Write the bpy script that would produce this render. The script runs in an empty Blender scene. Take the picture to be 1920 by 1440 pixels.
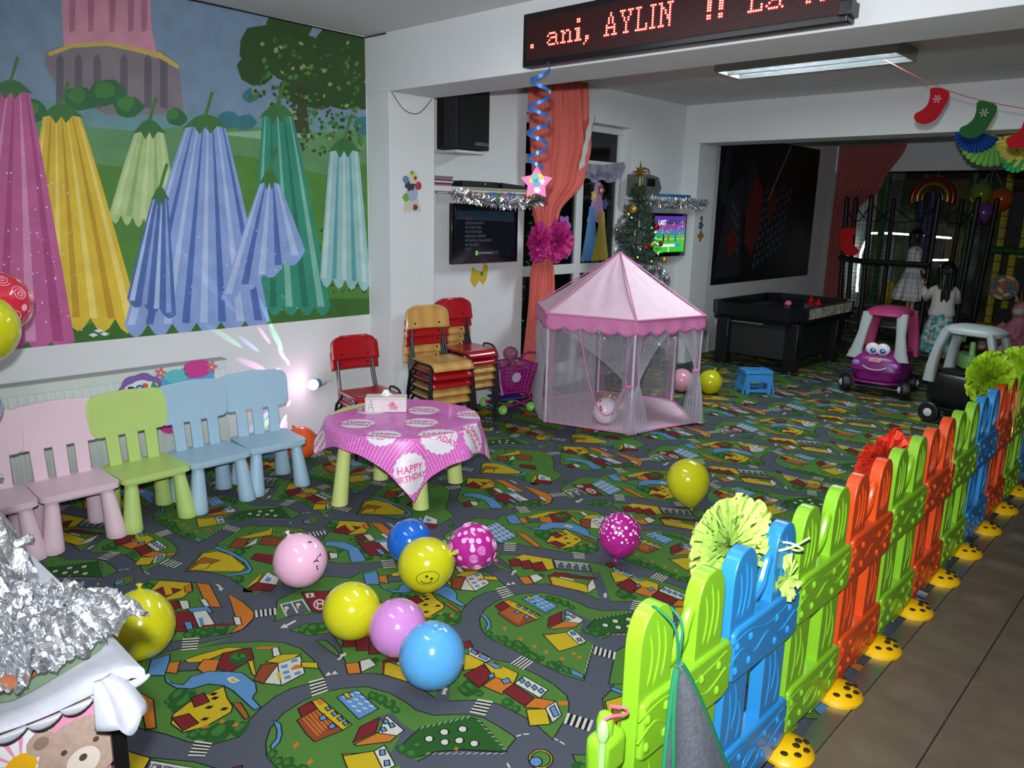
import bpy, bmesh, math, random
from mathutils import Vector, Matrix, Euler
from mathutils.geometry import tessellate_polygon
PI = math.pi
SC = bpy.context.scene
COL = SC.collection
# ---------------------------------------------------------------- camera, exposure, world, lights
cd = bpy.data.cameras.new('camera'); cam = bpy.data.objects.new('camera', cd); COL.objects.link(cam)
cd.sensor_width = 36.0; cd.lens = 1449.85 / 1920 * 36.0; cd.clip_start = 0.05; cd.clip_end = 100
yaw, pitch, roll = 0.74975249, 0.22174798, 0.02353589
_d = Vector((-math.sin(yaw)*math.cos(pitch), math.cos(yaw)*math.cos(pitch), -math.sin(pitch)))
_r = Vector((math.cos(yaw), math.sin(yaw), 0)); _u = _r.cross(_d)
_r2 = _r*math.cos(roll) + _u*math.sin(roll); _u2 = -_r*math.sin(roll) + _u*math.cos(roll)
mw = Matrix((( _r2.x, _u2.x, -_d.x, 0), (_r2.y, _u2.y, -_d.y, 0), (_r2.z, _u2.z, -_d.z, 1.75), (0, 0, 0, 1)))
cam.matrix_world = mw
SC.camera = cam
vs = SC.view_settings
SC.display_settings.display_device = 'sRGB'
vs.view_transform = 'Standard'; vs.look = 'None'; vs.gamma = 1.0; vs.use_curve_mapping = False
vs.exposure = 0.0
w = bpy.data.worlds.new('night'); SC.world = w; w.use_nodes = True
w.node_tree.nodes['Background'].inputs[0].default_value = (0.25, 0.3, 0.4, 1)
w.node_tree.nodes['Background'].inputs[1].default_value = 0.05

def lamp(name, kind, loc, power, color, size=0.1, sy=None, aim=None, spot=None):
    l = bpy.data.lights.new(name, kind); l.energy = power; l.color = color
    if kind == 'AREA':
        l.size = size
        if sy: l.shape = 'RECTANGLE'; l.size_y = sy
    elif kind == 'SPOT':
        l.shadow_soft_size = size; l.spot_size = spot; l.spot_blend = 0.6
    else: l.shadow_soft_size = size
    o = bpy.data.objects.new(name, l); COL.objects.link(o); o.location = loc
    if aim is not None: o.rotation_euler = (Vector(aim) - Vector(loc)).to_track_quat('-Z', 'Y').to_euler()
    return o
# the photographer's flash, just above the lens, and the two near ceiling tube lamps
lamp('flash', 'SPOT', (-0.03, -0.02, 1.91), 760, (0.93, 0.97, 1.0), 0.035, aim=(-3.3, 4.2, 0.95), spot=math.radians(112)).data.spot_blend = 1.0
lamp('tube_light', 'AREA', (-2.4, 0.6, 2.86), 16, (0.88, 0.95, 1.0), 1.2, 0.28, aim=(-2.4, 0.6, 0))
lamp('tube_light', 'AREA', (-2.4, 2.5, 2.86), 16, (0.88, 0.95, 1.0), 1.2, 0.28, aim=(-2.4, 2.5, 0))

# ---------------------------------------------------------------- materials
def lin(c):
    c = c / 255.0
    return c/12.92 if c <= 0.04045 else ((c+0.055)/1.055)**2.4
def rgb(c): return (lin(c[0]), lin(c[1]), lin(c[2]), 1)
MATS = {}
def mat(name, c, rough=0.5, metal=0.0, spec=0.5, noise=0.0, nscale=20, bump=0.0, bscale=60, emit=0.0, alpha=1.0, coat=0.0, trans=0.0, ecol=None, sss=0.0):
    if name in MATS: return MATS[name]
    m = bpy.data.materials.new(name); m.use_nodes = True; nt = m.node_tree; b = nt.nodes['Principled BSDF']
    col = rgb(c); I = b.inputs
    I['Base Color'].default_value = col; I['Roughness'].default_value = rough; I['Metallic'].default_value = metal
    I['Specular IOR Level'].default_value = spec; I['Alpha'].default_value = alpha; I['Coat Weight'].default_value = coat
    I['Transmission Weight'].default_value = trans
    if sss: I['Subsurface Weight'].default_value = sss; I['Subsurface Scale'].default_value = 0.02
    if emit: I['Emission Color'].default_value = rgb(ecol or c); I['Emission Strength'].default_value = emit
    if noise or bump:
        tc = nt.nodes.new('ShaderNodeTexCoord')
    if noise:
        n = nt.nodes.new('ShaderNodeTexNoise'); n.inputs['Scale'].default_value = nscale; n.inputs['Detail'].default_value = 4
        nt.links.new(tc.outputs['Object'], n.inputs['Vector'])
        r = nt.nodes.new('ShaderNodeValToRGB'); r.color_ramp.elements[0].position = 0.3; r.color_ramp.elements[1].position = 0.7
        r.color_ramp.elements[0].color = [x*(1-noise) for x in col[:3]] + [1]
        r.color_ramp.elements[1].color = [min(1, x*(1+noise)) for x in col[:3]] + [1]
        nt.links.new(n.outputs['Fac'], r.inputs['Fac']); nt.links.new(r.outputs['Color'], I['Base Color'])
    if bump:
        n2 = nt.nodes.new('ShaderNodeTexNoise'); n2.inputs['Scale'].default_value = bscale; n2.inputs['Detail'].default_value = 3
        nt.links.new(tc.outputs['Object'], n2.inputs['Vector'])
        bp = nt.nodes.new('ShaderNodeBump'); bp.inputs['Strength'].default_value = bump; bp.inputs['Distance'].default_value = 0.01
        nt.links.new(n2.outputs['Fac'], bp.inputs['Height']); nt.links.new(bp.outputs['Normal'], I['Normal'])
    MATS[name] = m
    return m
def sheer(name, c, a):
    if name in MATS: return MATS[name]
    m = bpy.data.materials.new(name); m.use_nodes = True; nt = m.node_tree; nt.nodes.clear()
    out = nt.nodes.new('ShaderNodeOutputMaterial'); mix = nt.nodes.new('ShaderNodeMixShader'); tr = nt.nodes.new('ShaderNodeBsdfTransparent')
    d = nt.nodes.new('ShaderNodeBsdfDiffuse'); d.inputs[0].default_value = rgb(c)
    t2 = nt.nodes.new('ShaderNodeBsdfTranslucent'); t2.inputs[0].default_value = rgb(c); m2 = nt.nodes.new('ShaderNodeMixShader'); m2.inputs[0].default_value = 0.35
    nt.links.new(d.outputs[0], m2.inputs[1]); nt.links.new(t2.outputs[0], m2.inputs[2])
    lw = nt.nodes.new('ShaderNodeLayerWeight'); lw.inputs[0].default_value = 0.35
    ml = nt.nodes.new('ShaderNodeMath'); ml.operation = 'MULTIPLY_ADD'; ml.inputs[1].default_value = 0.75; ml.inputs[2].default_value = a; ml.use_clamp = True
    nt.links.new(lw.outputs['Facing'], ml.inputs[0]); nt.links.new(ml.outputs[0], mix.inputs[0])
    nt.links.new(tr.outputs[0], mix.inputs[1]); nt.links.new(m2.outputs[0], mix.inputs[2]); nt.links.new(mix.outputs[0], out.inputs[0])
    MATS[name] = m
    return m
def wood(name, c1, c2, scale=6, rough=0.4):
    if name in MATS: return MATS[name]
    m = mat(name, c1, rough, coat=0.2); nt = m.node_tree; b = nt.nodes['Principled BSDF']
    tc = nt.nodes.new('ShaderNodeTexCoord'); mp = nt.nodes.new('ShaderNodeMapping'); mp.inputs['Scale'].default_value = (1, 1, 0.25)
    wv = nt.nodes.new('ShaderNodeTexWave'); wv.inputs['Scale'].default_value = scale; wv.inputs['Distortion'].default_value = 4; wv.inputs['Detail'].default_value = 2
    wv.bands_direction = 'Y'
    r = nt.nodes.new('ShaderNodeValToRGB'); r.color_ramp.elements[0].color = rgb(c1); r.color_ramp.elements[1].color = rgb(c2)
    nt.links.new(tc.outputs['Object'], mp.inputs[0]); nt.links.new(mp.outputs[0], wv.inputs[0]); nt.links.new(wv.outputs['Fac'], r.inputs[0]); nt.links.new(r.outputs[0], b.inputs['Base Color'])
    return m

# ---------------------------------------------------------------- mesh builder
class MB:
    def __init__(s): s.v = []; s.f = []; s.m = []; s.mats = []
    def mi(s, m):
        if m is None: return 0
        if m not in s.mats: s.mats.append(m)
        return s.mats.index(m)
    def add(s, vs, fs, m=None, M=None):
        n = len(s.v); k = s.mi(m)
        s.v += [tuple(M @ Vector(p)) if M else tuple(p) for p in vs]
        for f in fs: s.f.append([i+n for i in f]); s.m.append(k)
        return s
    def box(s, x0, x1, y0, y1, z0, z1, m=None, M=None):
        return s.add([(x0,y0,z0),(x1,y0,z0),(x1,y1,z0),(x0,y1,z0),(x0,y0,z1),(x1,y0,z1),(x1,y1,z1),(x0,y1,z1)],
            [(0,3,2,1),(4,5,6,7),(0,1,5,4),(1,2,6,5),(2,3,7,6),(3,0,4,7)], m, M)
    def quad(s, a, b, c, d, m=None): return s.add([a,b,c,d], [(0,1,2,3)], m)
    def loft(s, rings, m=None, caps=True, closed=True, M=None):
        n = len(rings[0]); vs = [p for r in rings for p in r]; fs = []
        for i in range(len(rings)-1):
            for j in range(n if closed else n-1):
                k = (j+1) % n; fs.append((i*n+j, i*n+k, (i+1)*n+k, (i+1)*n+j))
        if caps and closed: fs.append(tuple(range(n))[::-1]); fs.append(tuple(range((len(rings)-1)*n, len(rings)*n)))
        return s.add(vs, fs, m, M)
    def lathe(s, prof, n=20, m=None, M=None, sx=1, sy=1, caps=True):
        return s.loft([[(r*math.cos(2*PI*j/n)*sx, r*math.sin(2*PI*j/n)*sy, z) for j in range(n)] for r, z in prof], m, caps, True, M)
    def cyl(s, a, b, r0, r1=None, n=12, m=None):
        a, b = Vector(a), Vector(b); d = b-a; L = d.length; r1 = r0 if r1 is None else r1
        if L < 1e-6: return s
        M = Matrix.Translation(a) @ d.to_track_quat('Z', 'Y').to_matrix().to_4x4()
        return s.lathe([(r0, 0), (r1, L)], n, m, M)
    def tube(s, pts, r, n=8, m=None, closed=False):
        pts = [Vector(p) for p in pts]; rings = []; N = len(pts); up = None
        for i, p in enumerate(pts):
            if closed: t = pts[(i+1) % N] - pts[i-1]
            else: t = pts[min(i+1, N-1)] - pts[max(i-1, 0)]
            if t.length < 1e-9: t = Vector((0, 0, 1))
            t.normalize()
            if up is None: up = Vector((0, 0, 1)) if abs(t.z) < 0.9 else Vector((1, 0, 0))
            x = (up - t*up.dot(t))
            if x.length < 1e-4: x = t.orthogonal()
            x.normalize(); up = x; y = t.cross(x)
            rr = r[i] if isinstance(r, (list, tuple)) else r
            rings.append([tuple(p + (x*math.cos(2*PI*j/n) + y*math.sin(2*PI*j/n))*rr) for j in range(n)])
        if closed: rings.append(rings[0]); return s.loft(rings, m, False)
        return s.loft(rings, m)
    def ball(s, c, r, m=None, n=14, k=9, M=None):
        rx, ry, rz = r if isinstance(r, (list, tuple)) else (r, r, r)
        T = Matrix.Translation(c)
        if M: T = T @ M
        vs = [(0, 0, -rz)]; fs = []
        for i in range(1, k):
            a = -PI/2 + PI*i/k
            for j in range(n): vs.append((rx*math.cos(a)*math.cos(2*PI*j/n), ry*math.cos(a)*math.sin(2*PI*j/n), rz*math.sin(a)))
        vs.append((0, 0, rz)); L = len(vs)-1
        for j in range(n): fs.append((0, 1+(j+1) % n, 1+j)); fs.append((L, L-n+j, L-n+(j+1) % n))
        for i in range(k-2):
            for j in range(n): a = 1+i*n; fs.append((a+j, a+(j+1) % n, a+n+(j+1) % n, a+n+j))
        return s.add(vs, fs, m, T)
    def prism(s, poly, t0, t1, m=None, M=None):
        """polygon in xy extruded in z from t0 to t1"""
        n = len(poly); vs = [(p[0], p[1], t0) for p in poly] + [(p[0], p[1], t1) for p in poly]
        ar = sum(poly[i-1][0]*poly[i][1]-poly[i][0]*poly[i-1][1] for i in range(n))
        fs = [(i, (i+1) % n, n+(i+1) % n, n+i) if ar > 0 else (n+i, n+(i+1) % n, (i+1) % n, i) for i in range(n)]
        tri = tessellate_polygon([[Vector((p[0], p[1], 0)) for p in poly]])
        for t in tri:
            a, b, c = t; o = (poly[b][0]-poly[a][0])*(poly[c][1]-poly[a][1])-(poly[c][0]-poly[a][0])*(poly[b][1]-poly[a][1])
            if o < 0: a, b, c = c, b, a
            fs.append((n+a, n+b, n+c)); fs.append((c, b, a))
        return s.add(vs, fs, m, M)
    def flat(s, poly, z, m=None, M=None):
        tri = tessellate_polygon([[Vector((p[0], p[1], 0)) for p in poly]]); fs = []
        for t in tri:
            a, b, c = t; o = (poly[b][0]-poly[a][0])*(poly[c][1]-poly[a][1])-(poly[c][0]-poly[a][0])*(poly[b][1]-poly[a][1])
            fs.append((a, b, c) if o > 0 else (c, b, a))
        return s.add([(p[0], p[1], z) for p in poly], fs, m, M)
    def grid(s, fn, nu, nv, m=None, M=None):
        vs = [fn(i/nu, j/nv) for j in range(nv+1) for i in range(nu+1)]
        return s.add(vs, [(j*(nu+1)+i, j*(nu+1)+i+1, (j+1)*(nu+1)+i+1, (j+1)*(nu+1)+i) for j in range(nv) for i in range(nu)], m, M)
    def build(s, name, m=None, parent=None, smooth=35, bevel=0, bseg=2, subsurf=0, solid=0, loc=None, rz=None, fix=False):
        me = bpy.data.meshes.new(name); me.from_pydata(s.v, [], s.f)
        if m is not None and not s.mats: me.materials.append(m)
        for q in s.mats: me.materials.append(q)
        if len(s.mats) > 1:
            for p, k in zip(me.polygons, s.m): p.material_index = k
        if fix:
            b = bmesh.new(); b.from_mesh(me); bmesh.ops.remove_doubles(b, verts=b.verts, dist=1e-5); bmesh.ops.recalc_face_normals(b, faces=b.faces); b.to_mesh(me); b.free()
        if smooth:
            me.polygons.foreach_set('use_smooth', [True]*len(me.polygons))
            if smooth < 180: me.set_sharp_from_angle(angle=math.radians(smooth))
        me.update(); o = bpy.data.objects.new(name, me); COL.objects.link(o)
        if parent: o.parent = parent
        if bevel:
            b = o.modifiers.new('bevel', 'BEVEL'); b.width = bevel; b.segments = bseg; b.limit_method = 'ANGLE'; b.angle_limit = math.radians(40); b.harden_normals = False
        if solid: q = o.modifiers.new('solid', 'SOLIDIFY'); q.thickness = solid; q.offset = 0
        if subsurf: q = o.modifiers.new('sub', 'SUBSURF'); q.levels = subsurf; q.render_levels = subsurf
        if loc is not None: o.location = loc
        if rz is not None: o.rotation_euler = (0, 0, rz)
        return o
def empty(name, loc=(0,0,0), rz=0, rot=None):
    o = bpy.data.objects.new(name, None); COL.objects.link(o); o.location = loc
    o.rotation_euler = rot if rot else (0, 0, rz); o.empty_display_size = 0.1
    return o
def tag(o, label=None, cat=None, group=None, kind=None):
    if label: o['label'] = label
    if cat: o['category'] = cat
    if group: o['group'] = group
    if kind: o['kind'] = kind
    return o
def copy_tree(o, parent=None):
    c = o.copy(); COL.objects.link(c); c.parent = parent
    for ch in list(o.children): copy_tree(ch, c)
    return c
def struct(o): o['kind'] = 'structure'; return o
_tc = {}
def text_mesh(txt, size, extrude=0.0, bold=0.0, align='LEFT'):
    key = (txt, size, extrude, bold, align)
    if key in _tc: return _tc[key]
    c = bpy.data.curves.new('t', 'FONT'); c.body = txt; c.size = size; c.extrude = extrude; c.offset = bold; c.align_x = align; c.resolution_u = 2
    o = bpy.data.objects.new('t', c); COL.objects.link(o)
    dg = bpy.context.evaluated_depsgraph_get(); dg.update(); e = o.evaluated_get(dg); me = e.to_mesh()
    r = ([tuple(v.co) for v in me.vertices], [tuple(p.vertices) for p in me.polygons])
    e.to_mesh_clear(); bpy.data.objects.remove(o); bpy.data.curves.remove(c)
    _tc[key] = r
    return r
def put_text(mb, txt, size, M, m, extrude=0.0, bold=0.0, align='LEFT'):
    v, f = text_mesh(txt, size, extrude, bold, align); mb.add(v, f, m, M)
def frame(o, x, y):
    """matrix with origin o, local x and y axes given"""
    x = Vector(x).normalized(); y = Vector(y).normalized(); z = x.cross(y)
    return Matrix(((x.x, y.x, z.x, o[0]), (x.y, y.y, z.y, o[1]), (x.z, y.z, z.z, o[2]), (0, 0, 0, 1)))
def clip_rect(P, x0, x1, y0, y1):
    def c(P, ax, v, s):
        out = []
        for i in range(len(P)):
            p, q = P[i-1], P[i]; a, b = (p[ax]-v)*s >= 0, (q[ax]-v)*s >= 0
            if a != b:
                t = (v-p[ax])/(q[ax]-p[ax]); out.append((p[0]+(q[0]-p[0])*t, p[1]+(q[1]-p[1])*t))
            if b: out.append(q)
        return out
    for ax, v, s in ((0, x0, 1), (0, x1, -1), (1, y0, 1), (1, y1, -1)):
        if len(P) > 2: P = c(P, ax, v, s)
    return P
def catmull(pts, n=6, closed=False):
    pts = [Vector(p) for p in pts]; N = len(pts); out = []
    for i in range(N if closed else N-1):
        if closed: p0, p1, p2, p3 = pts[i-1], pts[i], pts[(i+1) % N], pts[(i+2) % N]
        else: p0, p1, p2, p3 = pts[max(i-1, 0)], pts[i], pts[i+1], pts[min(i+2, N-1)]
        for k in range(n):
            t = k/n
            out.append(0.5*((2*p1) + (p2-p0)*t + (2*p0-5*p1+4*p2-p3)*t*t + (3*p1-p0-3*p2+p3)*t**3))
    if not closed: out.append(pts[-1])
    return out

# ---------------------------------------------------------------- room
XW = -4.925; ZC = 2.95; XP = -4.66
wallm = mat('wall_paint', (212, 214, 216), 0.85, noise=0.02, nscale=3, bump=0.03, bscale=200)
ceilm = mat('ceiling_paint', (204, 205, 205), 0.9, noise=0.015, nscale=2)
struct(MB().box(XW-.25, XW, -3.2, 3.642, 0, ZC).build('wall_left', wallm, smooth=0))
struct(MB().box(XW-.25, XP, 3.642, 4.075, -.02, 2.555).build('trim_1', wallm, smooth=0, bevel=.004))
# alcove wall with the tall window opening (y 5.62..7.06, z .12..2.61)
b = MB(); b.box(XW-.25, XW, 4.075, 5.4, 0, ZC); b.box(XW-.25, XW, 5.4, 7.06, 2.61, ZC); b.box(XW-.25, XW, 5.4, 7.06, 0, .12); b.box(XW-.25, XW, 7.06, 8.1, 0, ZC)
struct(b.build('wall_alcove', wallm, smooth=0))
struct(MB().box(XW-.25, -4.72, 8.096, 8.5, -.02, 2.531).build('trim_2', wallm, smooth=0, bevel=.004))
struct(MB().box(XW-.25, XW, 8.5, 16.2, 0, ZC+.1).build('wall_far_left', wallm, smooth=0))
# beams
struct(MB().box(XW, 3.4, 3.642, 4.075, 2.555, ZC).build('trim_3', wallm, smooth=0, bevel=.004))
struct(MB().box(XW, 3.4, 8.096, 8.5, 2.531, ZC).build('trim_4', wallm, smooth=0, bevel=.004))
struct(MB().box(XW, 3.4, 12.6, 12.72, 2.44, ZC+.1).build('trim_5', wallm, smooth=0))
struct(MB().box(XW-.25, 3.4, -3.2, 16.2, ZC, ZC+.12).build('ceiling', ceilm, smooth=0))
struct(MB().box(3.2, 3.4, -3.2, 16.2, 0, ZC).build('wall_right', wallm, smooth=0))
struct(MB().box(XW, 3.2, -3.2, -3.0, 0, ZC).build('wall_near', wallm, smooth=0))
struct(MB().box(XW, 3.2, 16.0, 16.2, 0, ZC).build('wall_far', mat('dark_wall', (40, 40, 42), .9), smooth=0))
struct(MB().box(XW-.25, 3.4, -3.2, 16.2, -.15, -.008).build('floor', mat('grout', (48, 44, 40), .9), smooth=0))
# floor tiles (surface pattern: one mesh)
tm = mat('floor_tile', (112, 100, 86), 0.36, noise=0.12, nscale=9, bump=0.04, bscale=30)
b = MB(); y = 3.212 - .3275*20; xs = [-.773, -.509]
while xs[-1] < 3.2: xs.append(xs[-1] + .3275)
while y < 15.9:
    for i in range(len(xs)-1):
        if y > -3.0: b.box(xs[i]+(.0012 if i != 1 else .003), min(xs[i+1], 3.2)-(.0012 if i else .003), y+.0014, y+.3275-.0014, -.01, 0)
    y += .3275
struct(b.build('floor_tiles', tm, smooth=0))
# metal threshold strip
thr = mat('brushed_steel', (168, 174, 172), 0.28, 0.85, bump=.15, bscale=30)
o = MB().box(-.842, -.774, -3, 15.9, -.004, .004).build('threshold_strip', thr, smooth=0, bevel=.0015)
struct(o)
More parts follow.
